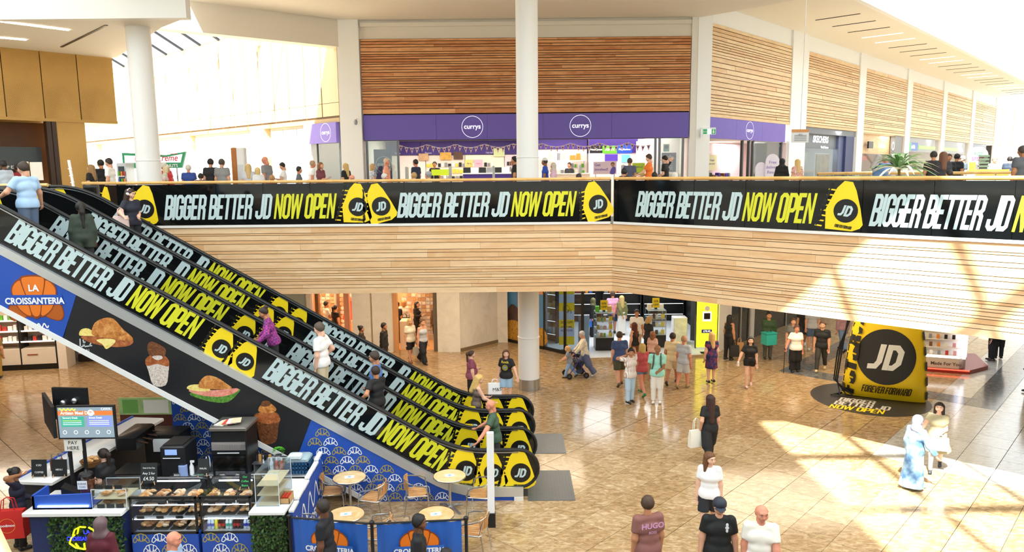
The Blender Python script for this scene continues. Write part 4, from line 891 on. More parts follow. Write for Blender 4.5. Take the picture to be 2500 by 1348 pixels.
for i in range(5): q=MB(); q.lathe([(.035,0),(.035,.11),(.03,.13)],10); tag(obj('jar',q,[BLKM,mat('#b98a4a',.5),CHROME][i%3],None,T(-5.34+.07*i,14.46,1.12)),'small jar on the bench stand, %s from the left'%nth[i],'jar','jars on the bench stand')
# crate of containers at the end of the bench
t=thing('bread_crate','blue plastic crate with a wrapped lid on the end of the work bench','crate',(-4.42,14.35,.95)); 
for k in range(3):
    q=MB(); z=.02+.08*k
    q.box(-.24,.24,-.2,-.185,z,z+.05); q.box(-.24,.24,.185,.2,z,z+.05); q.box(-.24,-.225,-.2,.2,z,z+.05); q.box(.225,.24,-.2,.2,z,z+.05); obj('rail',q,mat('#27557d',.5),t)
q=MB()
for i in range(8): q.box(-.24+.065*i,-.225+.065*i,-.2,-.19,0,.25); q.box(-.24+.065*i,-.225+.065*i,.19,.2,0,.25)
q.box(-.24,.24,-.2,.2,0,.015); obj('bars',q,mat('#27557d',.5),t); q=MB(); q.bbox(-.23,.23,-.19,.19,.25,.33,.03); obj('wrapped_goods',q,mat('#9fb6bd',.25,var=.2),t)
q=MB(); q.bbox(-.13,.13,-.09,.09,0,.08,.02); tag(obj('food_tub',q,mat('#dfe9ec',.3),None,T(-4.45,14.2,1.285)),'white plastic tub resting on the blue crate','tub')
q=MB(RZ(20)); q.bbox(-.14,.14,-.12,.12,0,.14,.01); tag(obj('cardboard_box',q,CARD,None,T(-4.85,14.6,.95)),'open brown cardboard packet beside the blue crate','box')
# hot drinks dispenser, glasses, till
t=thing('drinks_dispenser','clear round tea dispenser with a paper label on the service counter','dispenser',(-7.92,12.85,1.11)); q=MB(); q.lathe([(.11,0),(.11,.08),(.1,.1)],18); obj('base',q,BLKM,t); q=MB(); q.lathe([(.125,.1),(.135,.3),(.12,.42)],20); obj('vessel',q,glassmat('#e8d6c4',.12,.8),t); q=MB(); q.lathe([(.0,.12),(.12,.12),(.125,.26),(0,.27)],18); obj('tea',q,mat('#8f5a3a',.3),t); q=MB(); q.lathe([(.125,.42),(.11,.46),(.04,.48),(.02,.52),(0,.52)],18); obj('lid',q,BLKM,t)
q=MB(); q.box(-.09,.09,-.142,-.138,.2,.36); txt(q,'KARAK',.05,0,.29,1,y=-.144); txt(q,'CHAI',.05,0,.23,1,y=-.144); obj('label',q,[WPR,BLACK],t)
q=MB(RZ(15)); q.prism([(-.16,0),(.16,0),(.16,.02),(-.16,.2)],-.12,.12); tag(obj('till_tablet',q,[BLKM],None,T(-8.25,12.95,1.11)),'black tilted till tablet behind the blue screen','till')
q=MB(); q.lathe([(.035,0),(.045,.13),(.04,.13)],12); tag(obj('paper_cup',q,WPR,None,T(-7.62,12.8,1.11)),'white paper cup next to the tea dispenser','cup')
for i in range(4):
    t=thing('syrup_bottle','clear syrup pump bottle, %s in the row on the side counter'%nth[i],'bottle',(-9.35+.1*i-.0,14.1+.06*(i%2),1.1),group='syrup bottles'); q=MB(); q.lathe([(.04,0),(.04,.2),(.015,.26)],10); obj('body',q,[mat('#6a3b2a',.2),mat('#c9cfd3',.15)][i%2],t); q=MB(); q.tube([(0,0,.26),(0,0,.34),(.05,0,.35)],.01,6); obj('pump',q,STEEL,t)
for i in range(2):
    board(-9.4+.40*i,13.75,1.1,.3,.34,[('ICED',.05),('COFFEE',.05)] if i==0 else [('MENU',.05)],['black iced coffee board with greenery beside the syrup bottles','black menu board beside the iced coffee board'][i],6)
t=thing('coffee_machine','black coffee machine with handles on the side counter','coffee machine',(-8.35,15.6,1.1)); q=MB(); q.bbox(-.3,.15,-.45,.45,0,.30,.03); obj('body',q,mat('#222326',.3,.3),t)
for i in range(4): q=MB(); q.tube([(.15,-.34+.22*i,.16),(.38,-.37+.22*i,.13)],.02,8); obj('handle',q,mat('#4a2a1c',.5),t)
t=thing('pastry_basket','wicker basket of bread rolls on the side counter','basket',(-8.7,14.35,1.1)); q=MB(); q.lathe([(.16,0),(.22,.12),(.2,.12),(.15,.01)],20); obj('basket',q,WICK,t)
for i in range(6): q=MB(); q.ell((.1*math.cos(i),.1*math.sin(i),.13),(.07,.05,.04),8,6); obj('roll',q,PM[1],t)
# menu screens on posts
t=thing('menu_screen','lit bakery menu screen and two side screens on black posts','screen',(-8.2,13.35,1.1),world=True)
YS=13.35; a,b=W(138,994,YS),W(282,1069,YS)
q=MB(); q.box(a.x-.02,b.x+.02,YS,YS+.06,b.z-.02,a.z+.02); obj('bezel',q,BLKM,t)
q=MB(); y=YS-.003; X0,X1,Z0,Z1=a.x+.01,b.x-.01,b.z+.01,a.z-.01; wd=X1-X0; hh=Z1-Z0
def R4(q,u0,u1,v0,v1,m,yy): q.poly([(X0+wd*u0,yy,Z0+hh*v0),(X0+wd*u1,yy,Z0+hh*v0),(X0+wd*u1,yy,Z0+hh*v1),(X0+wd*u0,yy,Z0+hh*v1)],m)
R4(q,0,1,0,1,0,y); R4(q,0,1,.74,.88,1,y-.001); R4(q,.05,.47,.36,.7,2,y-.001); R4(q,.53,.97,.36,.7,3,y-.001)
txt(q,'Artisan Meal Deals',.085,X0+wd*.05,Z0+hh*.77,4,y=y-.002,bold=.01,align='LEFT'); txt(q,'CAWA',.06,X0+wd*.88,Z0+hh*.91,4,y=y-.002)
txt(q,'Savoury Deals',.05,X0+wd*.08,Z0+hh*.63,4,y=y-.002,align='LEFT'); txt(q,'Sweet Deals',.05,X0+wd*.56,Z0+hh*.63,4,y=y-.002,align='LEFT')
for i in range(3): R4(q,.08,.42,.55-.06*i,.565-.06*i,5 if i==0 else 4,y-.002); R4(q,.56,.92,.55-.06*i,.565-.06*i,5 if i==0 else 4,y-.002)
sq=[(X0+wd*(.03+.3*i/20),Z0+hh*(.93+.03*math.sin(i*1.3))) for i in range(21)]; rb=ribbon(sq,.02); q.add([(c[0],y-.002,c[1]) for e_ in rb for c in e_],[(2*i,2*i+1,2*i+3,2*i+2) for i in range(20)],5)
for i in range(5): ringp(q,X0+wd*(.1+.2*i),Z0+hh*.18,.03,.038,4,y=y-.002,n=14)
ringp(q,X0+wd*.6,Z0+hh*.82,.03,.06,4,y=y-.002)
em=lambda c:mat(c,.3,emit=1.1,var=0)
obj('display',q,[em('#6e7d86'),em('#c2612c'),em('#2f8a77'),em('#6a78c4'),em('#eef2f2'),em('#d8d63a')],t)
c_=a.z; 
q=MB(); p=W(108,935,YS+.9); q.M=frame((a.x-.05,YS+.02,0),(p.x-a.x,.95,0)); L_=math.hypot(p.x-a.x,.95); q.box(0,L_,-.0,.06,b.z,a.z+.0); obj('side_screen',q,[BLKM],t)
q=MB(); p2=Vector((a.x-.05,YS+.9,0)); q.M=frame((p.x+.1,YS+.95,0),(.9,-.1,0)); q.box(0,.75,0,.06,b.z+.05,a.z+.1); obj('side_screen',q,[BLKM],t)
for xx,yy in ((.25,-.03),(.5,-.03)): q=MB(); q.M=frame((p.x+.1,YS+.95,0),(.9,-.1,0)); q.ell((xx,yy,a.z-.25+.2*xx),.06,10,8); obj('bracket_knob',q,STEEL,t)
for dx in (.12,.40): q=MB(); q.tube([(a.x+dx,YS+.08,1.1),(a.x+dx,YS+.08,a.z-.05)],.035,8); obj('post',q,BLKM,t)
pz=W(170,1092,YS-.08); q=MB(); q.box(pz.x-.17,pz.x+.17,YS+.025,YS+.04,pz.z-.12,pz.z+.12); txt(q,'PAY',.1,pz.x,pz.z+.015,1,y=YS+.022,bold=.005); txt(q,'HERE',.1,pz.x,pz.z-.09,1,y=YS+.022,bold=.005); tag(obj('pay_sign',q,[mat('#e6e2d6',.7),BLACK]),'white paper sign reading pay here below the menu screen','sign')
# green community board behind
t=thing('notice_board','green and white poster on a brown planter box behind the kiosk','notice board',(-9.2,18.6,0),world=True)
a,b=W(288,972,18.4),W(418,1012,18.4); q=MB(); q.box(a.x,b.x+.3,18.4,18.44,b.z,a.z); obj('poster',q,mat('#a9c985',.6,var=.4,vs=4),t)
q=MB(); q.box(a.x+.1,a.x+.5,18.395,18.4,b.z+.05,a.z-.05,0); q.box(a.x+.65,b.x-.05,18.395,18.4,b.z+.04,a.z-.06,1); obj('poster_print',q,[mat('#6fae55',.6),mat('#f0efe8',.6)],t)
q=MB(); q.box(a.x,b.x+.3,18.42,18.9,0,b.z); obj('planter',q,mat('#5a2a1c',.6),t)
t=thing('waste_cabinet','dark cabinet with a white notice between kiosk and planter','cabinet',(-7.9,16.0,0)); q=MB(); q.bbox(-.4,.4,-.3,.3,0,1.25,.02); obj('body',q,mat('#2b2a28',.4,.3),t); q=MB(); q.box(-.2,.2,-.31,-.302,.85,1.15); obj('notice',q,WPR,t)
q=MB()
# ================================================================ SHOPS, UPPER LEVEL
def area(name,loc,sx,sy,e,col=(1,.93,.84),rot=(0,0,0)):
    l=bpy.data.lights.new(name,'AREA'); l.shape='RECTANGLE'; l.size=sx; l.size_y=sy; l.energy=e; l.color=col
    o=bpy.data.objects.new(name,l); COL.objects.link(o); o.location=loc; o.rotation_euler=rot; return o
COLN={'white':'#ece9e4','black':'#1c1c1e','red':'#b5362c','purple':'#4f35a0','green':'#5fae2c','blue':'#2f5fb8','grey':'#8b8d92','orange':'#e08a35','yellow':'#ead23a','pink':'#e0a8b8','brown':'#7a4a2c','gold':'#c9a24c','teal':'#3fa79d','cream':'#ead9b8'}
PB=MB(); PB.bbox(-.5,.5,-.5,.5,-.5,.5,.04)
PBM={c:PB.mesh('product_'+c,[mat(h,.4,var=.12,vs=3)]) for c,h in COLN.items()}
def product(c,M,w,d,h,place,group,kind='product box',nth_=None):
    o=put(kind.replace(' ','_'),PBM[c],None,M@T(0,0,h/2)@SC(w,d,h)); return tag(o,('%s %s, %s %s'%(c,kind,nth_,place) if nth_ else 'small %s %s %s'%(c,kind,place)),'product',group)
def rowp(M,x0,x1,z,y,cols,place,group,w=(.1,.2),h=(.12,.25),d=.12,gap=.04,seed=1,kind='product box',step=None):
    r=random.Random(seed); x=x0; n=0
    while x<x1-.1:
        ww=r.uniform(*w); c=r.choice(cols); product(c,M@T(x+ww/2,y,z),ww,d,r.uniform(*h),place,group,kind,NTH[min(n,19)]); x+=ww+gap; n+=1
def panel(name,M,x0,x1,z0,z1,m,par,y=0,th=.03): q=MB(M); q.box(x0,x1,y,y+th,z0,z1); return obj(name,q,m,par)
def roundel(par,M,x,z,r,rx=1.,s='currys'):
    q=MB(M); ringp(q,x,z,r*.965,r,0,y=-.075,rx=1); txt(q,s,r*.62,x,z-r*.17,0,y=-.075,bold=.012); return obj('roundel',q,mat('#f4f2fa',.4,emit=1.0,var=0),par)
# --- purple electronics shop
t=thing('shop_sign','wide purple shop sign with two round logos below the cedar panel','sign',(0,YF,8.4),world=True)
xs=[XL,-3.2,-1.0,1.4,4.35,XR]
for a,b in zip(xs[:-1],xs[1:]): panel('sign_panel',MF,a-XL+.004,b-XL-.004,8.42,9.48,PURP,t,-.07,.2)
for px in (1153,1417): p=W(px,305,YF-.07); roundel(t,MF,p.x-XL,8.95,.46)
SH=mat('#efe3e0',.6,var=.02)
ci=lambda z:z
wbox('wall_shop_back',XL,XR,37.6,37.8,ZU,9.3,SH); wbox('ceiling_shop',XL,XR,32.1,37.8,8.72,8.9,mat('#8c8a88',.7)); wbox('wall_shop_left',XL-.1,XL,32.1,37.8,ZU,9,SH); wbox('wall_shop_right',XR,XR+.1,32.1,37.8,ZU,9,SH)
area('shop_light',(-2.6,34.6,8.68),6,3,260); area('shop_light',(4.2,34.6,8.68),6,3,260)
t=thing('wall_display','purple header band with pegboard wall inside the electronics shop','display wall',(0,37.5,ZU),world=True); MBk=frame((XL,37.55,0),(1,0,0)); LW=XR-XL
for i in range(8): panel('header_panel',MBk,LW*i/8+.01,LW*(i+1)/8-.01,7.92,8.6,DPURP,t,-.1,.1)
for i in range(7): panel('pegboard',MBk,LW*i/7+.02,LW*(i+1)/7-.02,5.9,7.88,mat(['#f2e6e2','#ecdccf','#f4ecd8','#efe0e8'][i%4],.6),t,-.05,.05)
for i in range(9):
    x=.6+1.55*i
    q=MB(MBk); txt(q,['Audio','Phones','Tablets','Laptops','Gaming','Smart','Small','Photo','Cables'][i],.12,x,7.97,y=-.11); obj('lettering',q,mat('#e9e4f4',.5),t)
def shop_shelf(x0,x1,y,z,lab):
    t=thing('wall_shelf',lab,'shelf',((x0+x1)/2,y,z),world=True); q=MB(); q.box(x0,x1,y-.35,y,z-.04,z); obj('board',q,mat('#efe0d6',.5),t)
    for k in (x0+.1,x1-.14): q=MB(); q.box(k,k+.04,y-.3,y,z-.16,z-.04); obj('bracket',q,STEEL,t)
ID=Matrix()
for k,(z,cols) in enumerate(((7.30,['white','black','white','yellow','grey']),(6.98,['white','yellow','black','grey']),(6.66,['black','grey','white']))):
    rowp(ID,-4.3,-.9,z,37.47,cols,'in the %s pegboard row behind the staff'%nth[k],'pegboard products %s row'%nth[k],(.1,.16),(.14,.22),.06,.05,seed=k)
for k,z in enumerate((7.35,7.05,6.75)): rowp(ID,-.2,1.0,z,37.47,['brown','red','black','grey'],'in the %s row of the accessory rack'%nth[k],'accessory rack products %s row'%nth[k],(.08,.13),(.16,.24),.06,.03,seed=9+k)
shop_shelf(1.4,3.7,36.2,7.55,'long pale shelf of boxed goods below the bunting'); wbox('wall_shop_partition',1.3,3.75,36.43,36.5,ZU,8.7,SH); wbox('wall_shop_partition',3.75,7.3,35.56,35.62,ZU,8.7,SH); wbox('trim_13',1.3,3.75,36.38,36.43,8.1,8.72,DPURP); wbox('trim_14',3.75,7.3,35.52,35.56,8.22,8.72,DPURP); rowp(ID,1.5,3.65,7.55,36.0,['white','cream','orange','black','grey'],'on the long pale shelf below the bunting','boxes on the long shelf',(.14,.3),(.2,.42),.2,.03,seed=31)
for k,z in enumerate((7.2,6.9)): rowp(ID,2.3,3.7,z,36.41,['green','white','green','grey'],'in the %s row under the long shelf'%nth[k],'green blister packs %s row'%nth[k],(.1,.14),(.16,.22),.05,.05,seed=40+k)
for k,z in enumerate((7.25,6.95)): rowp(ID,6.2,7.1,z,35.53,['red','orange','white','green','black'],'in the %s row of the game rack'%nth[k],'game cases %s row'%nth[k],(.09,.14),(.18,.22),.06,.02,seed=50+k)
def board_sign(name,px0,py0,px1,py1,Y,m,label,lines=(),lm=None,sz=.2,bold=.015,cat='sign',emit=None):
    a,b=W(px0,py0,Y),W(px1,py1,Y); t=thing(name,label,cat,((a.x+b.x)/2,Y,b.z),world=True); q=MB(); q.box(a.x,b.x,Y,Y+.06,b.z,a.z); obj('panel',q,m,t)
    q=MB(); n=len(lines)
    for i,s in enumerate(lines):
        zz=a.z-(a.z-b.z)*(i+.75)/max(n,1) if n>1 else (a.z+b.z)/2-sz*.35
        txt(q,s,sz,(a.x+b.x)/2,zz,y=Y-.004,bold=bold)
    if lines: obj('lettering',q,lm or WPR,t)
    if name=='promo_board' and Y<34.4:
        for xx in (a.x+.1,b.x-.1): q=MB(); q.box(xx-.02,xx+.02,Y+.01,Y+.05,ZU,b.z); obj('leg',q,STEEL,t)
    return t
board_sign('brand_header',1440,356,1471,374,35.5,mat('#17181c',.4),'black gaming brand header in the electronics shop',['MetaQuest'],sz=.13)
board_sign('brand_header',1471,356,1506,374,35.5,mat('#55b81f',.4,emit=.5),'green gaming brand header in the electronics shop',['XBOX'],sz=.17)
board_sign('brand_header',1507,355,1543,374,35.5,mat('#1f45b0',.4,emit=.4),'blue gaming brand header in the electronics shop',['PlayStation'],sz=.13)
board_sign('brand_header',1544,355,1578,373,35.5,DPURP,'purple phone offer header beside the blue gaming header',['NEW'],sz=.12)
board_sign('shop_screen',1358,380,1388,412,36.35,mat('#f4f6f8',.3,emit=2.5,var=0),'white lit screen above the staff counter',cat='screen'); board_sign('shop_screen',1437,375,1473,396,35.5,mat('#e8eef6',.3,emit=1.5,var=.3,vs=9),'pale lit screen under the black gaming header',cat='screen'); board_sign('shop_screen',1477,377,1508,393,35.5,mat('#4a2f96',.3,emit=.8,var=.5,vs=8),'purple lit screen under the green gaming header',cat='screen'); board_sign('shop_screen',1518,378,1538,396,35.5,mat('#59a8e0',.3,emit=1.2,var=.5,vs=8),'blue lit screen under the blue gaming header',cat='screen')
t=board_sign('promo_board',1449,395,1505,425,33.2,PINKP,'pink promotional board reading get involved with a small figure',cat='sign')
a,b=W(1449,395,33.19),W(1505,425,33.19); q=MB(); txt(q,'Get',.17,a.x+.05,a.z-.2,0,y=33.19,bold=.01,align='LEFT'); txt(q,'involved!',.17,a.x+.05,a.z-.4,0,y=33.19,bold=.01,align='LEFT')
flat(q,[(b.x-.3,b.z+.02),(b.x-.2,b.z+.3),(b.x-.05,b.z+.3),(b.x+.05-.12,b.z+.02)],0,ID,33.19); disc(q,b.x-.17,b.z+.4,.075,1,y=33.19); disc(q,b.x-.17,b.z+.44,.09,2,y=33.192); obj('print',q,[PURP,mat('#b5825f',.6),mat('#6e3b22',.6)],t)
board_sign('promo_board',1544,398,1574,428,33.4,mat('#b9d431',.5),'lime green promotional board beside the grey-shirted man',['Heart of','depart'],DPURP,.1); board_sign('promo_board',1053,414,1096,428,33.3,mat('#d6f02a',.5,emit=.3),'bright lime board on the counter by the shop entrance')
board_sign('photo_poster',1022,375,1046,392,37.4,mat('#caa57e',.6,var=.5,vs=5),'photo poster of a person on the shop back wall',cat='poster'); board_sign('photo_poster',1074,372,1102,390,37.4,mat('#d8a64a',.6,var=.6,vs=5),'yellow photo poster on the shop back wall',cat='poster'); board_sign('photo_poster',1107,371,1130,389,37.4,mat('#5d4030',.6,var=.6,vs=5),'dark photo poster on the shop back wall',cat='poster')
board_sign('promo_board',1135,390,1155,408,37.44,mat('#e8d27a',.5),'small yellow notice on the shop wall',['Pay it'],DPURP,.08); board_sign('promo_board',1157,390,1178,408,37.44,mat('#edb5c6',.5),'small pink notice on the shop wall',['Trade in'],mat('#c22f5a',.5),.07); board_sign('promo_board',1205,362,1232,382,37.4,mat('#d8e4a8',.5),'pale green notice on the shop wall')
board_sign('promo_board',1575,335,1610,420,35.5,mat('#efd074',.5),'tall yellow repair counter panel',['Repairs'],DPURP,.22)
def counter(px0,px1,Y,z,h,m,label,front=None):
    x0,x1=W(px0,420,Y).x,W(px1,420,Y).x; t=thing('shop_counter',label,'counter',((x0+x1)/2,Y,z),world=True); q=MB(); q.box(x0,x1,Y,Y+.6,z,z+h-.05); obj('body',q,m,t); q=MB(); q.bbox(x0-.03,x1+.03,Y-.03,Y+.63,z+h-.05,z+h,.01); obj('top',q,mat('#f0ece6',.4),t); return t
counter(1130,1248,34.6,ZU,1.25,DPURP,'purple staff counter with screens in the electronics shop'); counter(1360,1440,34.2,ZU,1.2,mat('#ead7c4',.5),'cream help counter in the electronics shop')
for i in range(6): product(['black','white','black','grey','black','white'][i],T(W(1140+19*i,420,34.8).x,34.8,ZU+1.25),.34,.08,.26,'standing on the purple staff counter, %s from the left'%nth[i],'screens on the purple counter','display screen')
# bunting
t=thing('bunting','string of pale pink pennants across the electronics shop entrance','bunting',(0,33,8.1),world=True); q=MB(); pts=[]; n=47
x0,x1=W(972,345,33).x,W(1590,345,33).x
bz=lambda x:8.27-.16*abs(math.sin((x-x0)/1.05*math.pi/1.0*.82))
q.tube([(x0+(x1-x0)*i/90,33,bz(x0+(x1-x0)*i/90)) for i in range(91)],.008,4); obj('cord',q,WPR,t)
for i in range(n):
    x=x0+(x1-x0)*(i+.5)/n
    if W(1262,340,33).x<x<W(1312,340,33).x: continue
    q=MB(T(x,33,bz(x))@RY(random.uniform(-8,8))); q.prism([(-.085,0),(0,-.26),(.085,0)],-.004,.004); disc(q,0,-.08,.035,1,y=-.006,n=10); obj('pennant',q,[mat('#eec7c9',.6),DPURP],t)
# glazed front
def mull(M,x,z0,z1,m=mat('#6c6f72',.4,.5),w=.09,par=None): return panel('mullion',M,x-w/2,x+w/2,z0,z1,m,par,-.02,.12)
t=thing('shop_window','glazed left front of the electronics shop with purple roundel poster','window',(-5.5,YF,ZU),world=True)
for px in (896,972): mull(MF,W(px,380,YF).x-XL,ZU,8.42,par=t)
panel('pane',MF,W(898,380,YF).x-XL,W(969,380,YF).x-XL,ZU+.05,8.4,glassmat('#eaf6f4',.12,.93),t,.02,.02)
p0,p1=W(912,365,32.4),W(958,440,32.4); q=MB(); q.box(p0.x,p1.x,32.4,32.44,5.9,p0.z); obj('poster',q,mat('#3f3f8c',.5),t); q=MB(T(0,32.395,0)); ringp(q,W(937,402,32.4).x,W(937,402,32.4).z,.34,.36,0); txt(q,'currys',.22,W(937,402,32.4).x,W(937,402,32.4).z-.06,bold=.03); obj('roundel',q,WPR,t)
t=thing('shop_window','glazed right front of the electronics shop with hello poster','window',(7,YF,ZU),world=True)
for px in (1600,1610,1667): mull(MF,W(px,380,YF).x-XL,ZU,8.42,par=t)
panel('pane',MF,W(1613,380,YF).x-XL,W(1664,380,YF).x-XL,ZU+.05,8.4,glassmat('#eaf6f4',.12,.93),t,.02,.02)
a,b=W(1616,373,32.3),W(1650,420,32.3); q=MB(); q.box(a.x,b.x,32.3,32.34,b.z,a.z); txt(q,'Hello.',.2,a.x+.08,a.z-.25,1,y=32.29,align='LEFT',bold=.02); [q.box(a.x+.1,b.x-.15,32.29,32.3,a.z-.4-.08*i,a.z-.37-.08*i,1) for i in range(5)]; obj('poster',q,[DPURP,mat('#cfc8ea',.5)],t)
a,b=W(1620,352,32.2),W(1634,370,32.2); q=MB(); q.box(a.x,b.x,32.2,32.23,b.z,a.z); disc(q,(a.x+b.x)/2,(a.z+b.z)/2+.04,.09,1,y=32.19,n=16); obj('sticker',q,[mat('#9fd4d8',.5),DPURP],t)
for k,px in enumerate((993,1099,1205,1416,1521)):
    q=MB(); x=W(px,410,YF-.1).x; q.bbox(x-.05,x+.05,YF-.3,YF+.15,ZU,ZU+1.55,.02); tag(obj('security_pedestal',q,mat('#b9bcbd',.35,.4)),'grey security pedestal at the electronics shop entrance, %s from the left'%nth[k],'pedestal','security pedestals')
# --- shops along the right street: local frame per bay
def bayshop(k,label): a,b=BAY[k]; return thing('shopfront',label,'shopfront',tuple(AB((a+b)/2,BF,ZU)),world=True),MS(a),b-a
def interior(M,L,h,col,depth=3.5,e=60):
    q=MB(M); q.box(0,L,depth,depth+.1,ZU,h); struct(obj('wall_shop_back',q,mat(col,.6,var=.1,vs=1))); q=MB(M); q.box(0,.05,0,depth,ZU,h); q.box(L-.05,L,0,depth,ZU,h); struct(obj('wall_shop_side',q,mat(col,.6))); q=MB(M); q.box(0,L,0,depth,h,h+.1); struct(obj('ceiling_shop',q,WHITE2))
    if e: p=M@Vector((L/2,depth/2,h-.05)); area('shop_light',p,L*.6,1.5,e)
t,M,L=bayshop(0,'purple-signed side front of the electronics shop with glazed doors')
sl_=a_at(1913,BF,9)-BAY[0][0]
for i in range(3): panel('sign_panel',M,sl_*i/3+.004,sl_*(i+1)/3-.004,8.42,9.34,mat('#6a52b8',.4),t,-.1,.2)
roundel(t,M@T(0,-.03,0),sl_*.5,8.88,.42)
interior(M,L,8.4,'#e8d3d8',e=270)
panel('inner_wall',M,.1,L*.78,ZU,8.3,mat('#e9cdd6',.5),t,1.5,.05)
q=MB(M)
for i in range(9): z=8.05-.14*abs(math.sin(i*.7)); q.prism([(1.65+.22*i-.06,z),(1.65+.22*i,z-.2),(1.65+.22*i+.06,z)],1.45,1.46)
obj('bunting_print',q,mat('#f7eef0',.5),t)
for i,(c,lines) in enumerate((('#dfe3b8',['Trade in']),('#e9e0b4',['Changed','your mind?']))):
    x0_=1.55+1.1*i; panel('window_poster',M,x0_,x0_+1.0,7.0,7.75,mat(c,.5),t,1.3,.03); q=MB(M); [txt(q,s,.13,x0_+.5,7.45-.17*j,y=1.29) for j,s in enumerate(lines)]; obj('lettering',q,DPURP,t)
for x in (L*.42,L*.50,L*.55,L*.93): mull(M,x,ZU,8.42,mat('#4a4d50',.4,.4),.12,t)
panel('pane',M,L*.56,L*.92,ZU,8.4,glassmat('#dfe9ea',.2,.8),t,.05,.02); panel('grey_wall',M,L*.78,L*.93,ZU,8.4,mat('#6b6f76',.5),t,.8,.05)
rowp(M,1.0,L*.4+1.0,6.35,1.0,['black','brown','yellow','white','purple','grey'],'in the glass cases inside the purple-signed side front','goods in the side front',(.15,.3),(.3,.6),.2,.05,seed=77)
for i in range(4): panel('case_frame',M,.1+.55*i,.14+.55*i,ZU,7.0,STEEL,t,.7,.04)
t,M,L=bayshop(1,'grey shopfront with big white shoe brand letters and window posters'); interior(M,L,9.3,'#c9ccd4',e=270)
panel('surround',M,0,L,9.0,9.32,mat('#6f747e',.5),t,-.05,.3); panel('surround',M,L*.80,L*.97,ZU,9.0,mat('#34406e',.5),t,-.05,.3); panel('surround',M,L*.70,L*.8,ZU,9.0,mat('#5a6488',.5),t,.1,.3); panel('header',M,0,L*.7,8.2,9.0,mat('#6a707a',.4),t,.25,.05)
q=MB(M); txt(q,'SKECHERS',.52,L*.38,8.55,y=.2,bold=.03,shear=.15); txt(q,'World Famous',.2,L*.46,8.22,y=.2,bold=.02); obj('lettering',q,mat('#ffffff',.4,emit=.9,var=0),t)
panel('window_poster',M,L*.42,L*.66,6.3,7.9,mat('#e7c9b4',.5,var=.4,vs=2),t,.5,.04); panel('poster_frame',M,L*.405,L*.675,6.25,7.95,WPR,t,.55,.02); panel('window_poster',M,L*.14,L*.28,6.6,8.0,mat('#eadfe0',.5,var=.2,vs=4),t,.6,.04); panel('pane',M,0,L*.7,ZU,8.2,glassmat('#eaf2f4',.12,.92),t,.1,.02)
t,M,L=bayshop(2,'timber-fronted shop with white outdoor brand letters'); interior(M,L,9.3,'#b08458',e=210)
panel('header',M,0,L*.78,8.0,9.3,WOODS,t,.3,.05); panel('surround',M,L*.78,L*.97,ZU,9.3,mat('#8b8e92',.6),t,-.05,.3); panel('sign_block',M,L*.18,L*.28,8.35,8.8,BLACK,t,.0,.1); q=MB(M); txt(q,'Timberland',.46,L*.48,8.42,y=-.02,bold=.02,sx=.75); ringp(q,L*.78-.25,8.6,.22,.30,0,y=-.02,n=20); obj('lettering',q,mat('#ffffff',.4,emit=1.2,var=0),t)
panel('inner_rack',M,L*.25,L*.5,6.2,7.9,mat('#8a4a28',.6,var=.4,vs=3),t,1.5,.05); panel('pane',M,0,L*.78,ZU,8.0,glassmat('#eef2f2',.1,.93),t,.1,.02); panel('inner_rack',M,L*.5,L*.7,7.6,7.9,mat('#c4463a',.6),t,1.5,.05)
t,M,L=bayshop(3,'grey children’s shoe shop front with a lime green band'.replace('’s','s')); interior(M,L,9.3,'#d4d2d0',e=150)
panel('header',M,0,L*.86,8.25,9.32,mat('#9da0a4',.5),t,-.02,.2); panel('green_band',M,L*.32,L*.86,8.5,8.75,mat('#7fdf4e',.4,emit=.8,var=0),t,-.05,.05); panel('sign_block',M,0,L*.1,8.35,8.95,mat('#3fae5e',.4),t,-.04,.04); panel('sign_block',M,L*.1,L*.3,8.35,8.95,mat('#2f5fb8',.4),t,-.04,.04); q=MB(M); txt(q,'schuh kids',.4,L*.15,8.5,y=-.06,bold=.02,sx=.6); obj('lettering',q,mat('#ffffff',.4,emit=1.2,var=0),t)
t,M,L=bayshop(4,'grey shoe shop front with a lime band and a pink poster'); interior(M,L,9.3,'#d4d2d0',e=150)
panel('header',M,0,L*.86,8.25,9.32,mat('#9da0a4',.5),t,-.02,.2); panel('green_band',M,0,L*.55,8.5,8.75,mat('#7fdf4e',.4,emit=.8,var=0),t,-.05,.05); q=MB(M); txt(q,'schuh',.55,L*.72,8.45,y=-.06,bold=.02,sx=.6); obj('lettering',q,mat('#ffffff',.4,emit=1.2,var=0),t); panel('window_poster',M,L*.05,L*.35,6.5,8.0,mat('#d84a7c',.5,var=.3,vs=1),t,.3,.04)
t,M,L=bayshop(5,'black-fronted shop with small white letters'); interior(M,L,9.3,'#4a4038',e=90); panel('header',M,0,L*.7,8.2,9.32,BLACK,t,-.02,.2); q=MB(M); txt(q,'HUGO',.36,L*.4,8.6,y=-.05,bold=.02,sx=.7); obj('lettering',q,mat('#ffffff',.4,emit=1.2,var=0),t); panel('dark_pane',M,0,L*.55,ZU,8.2,mat('#5a2c22',.3),t,.2,.03)
t,M,L=bayshop(6,'pale shopfront with faint white letters far down the street'); interior(M,L,9.3,'#e2e0dc',e=120); panel('header',M,0,L*.86,8.4,9.32,WHITE2,t,-.02,.2); q=MB(M); txt(q,'FLY',.5,L*.4,8.65,y=-.05,bold=.02); obj('lettering',q,mat('#ffffff',.4,emit=1.,var=0),t)
t,M,L=bayshop(7,'cream shopfront at the far end of the right-hand street'); interior(M,L,9.3,'#e8dcc4',e=120); panel('header',M,0,L*.8,8.4,9.32,mat('#e3d3b0',.5),t,-.02,.2)
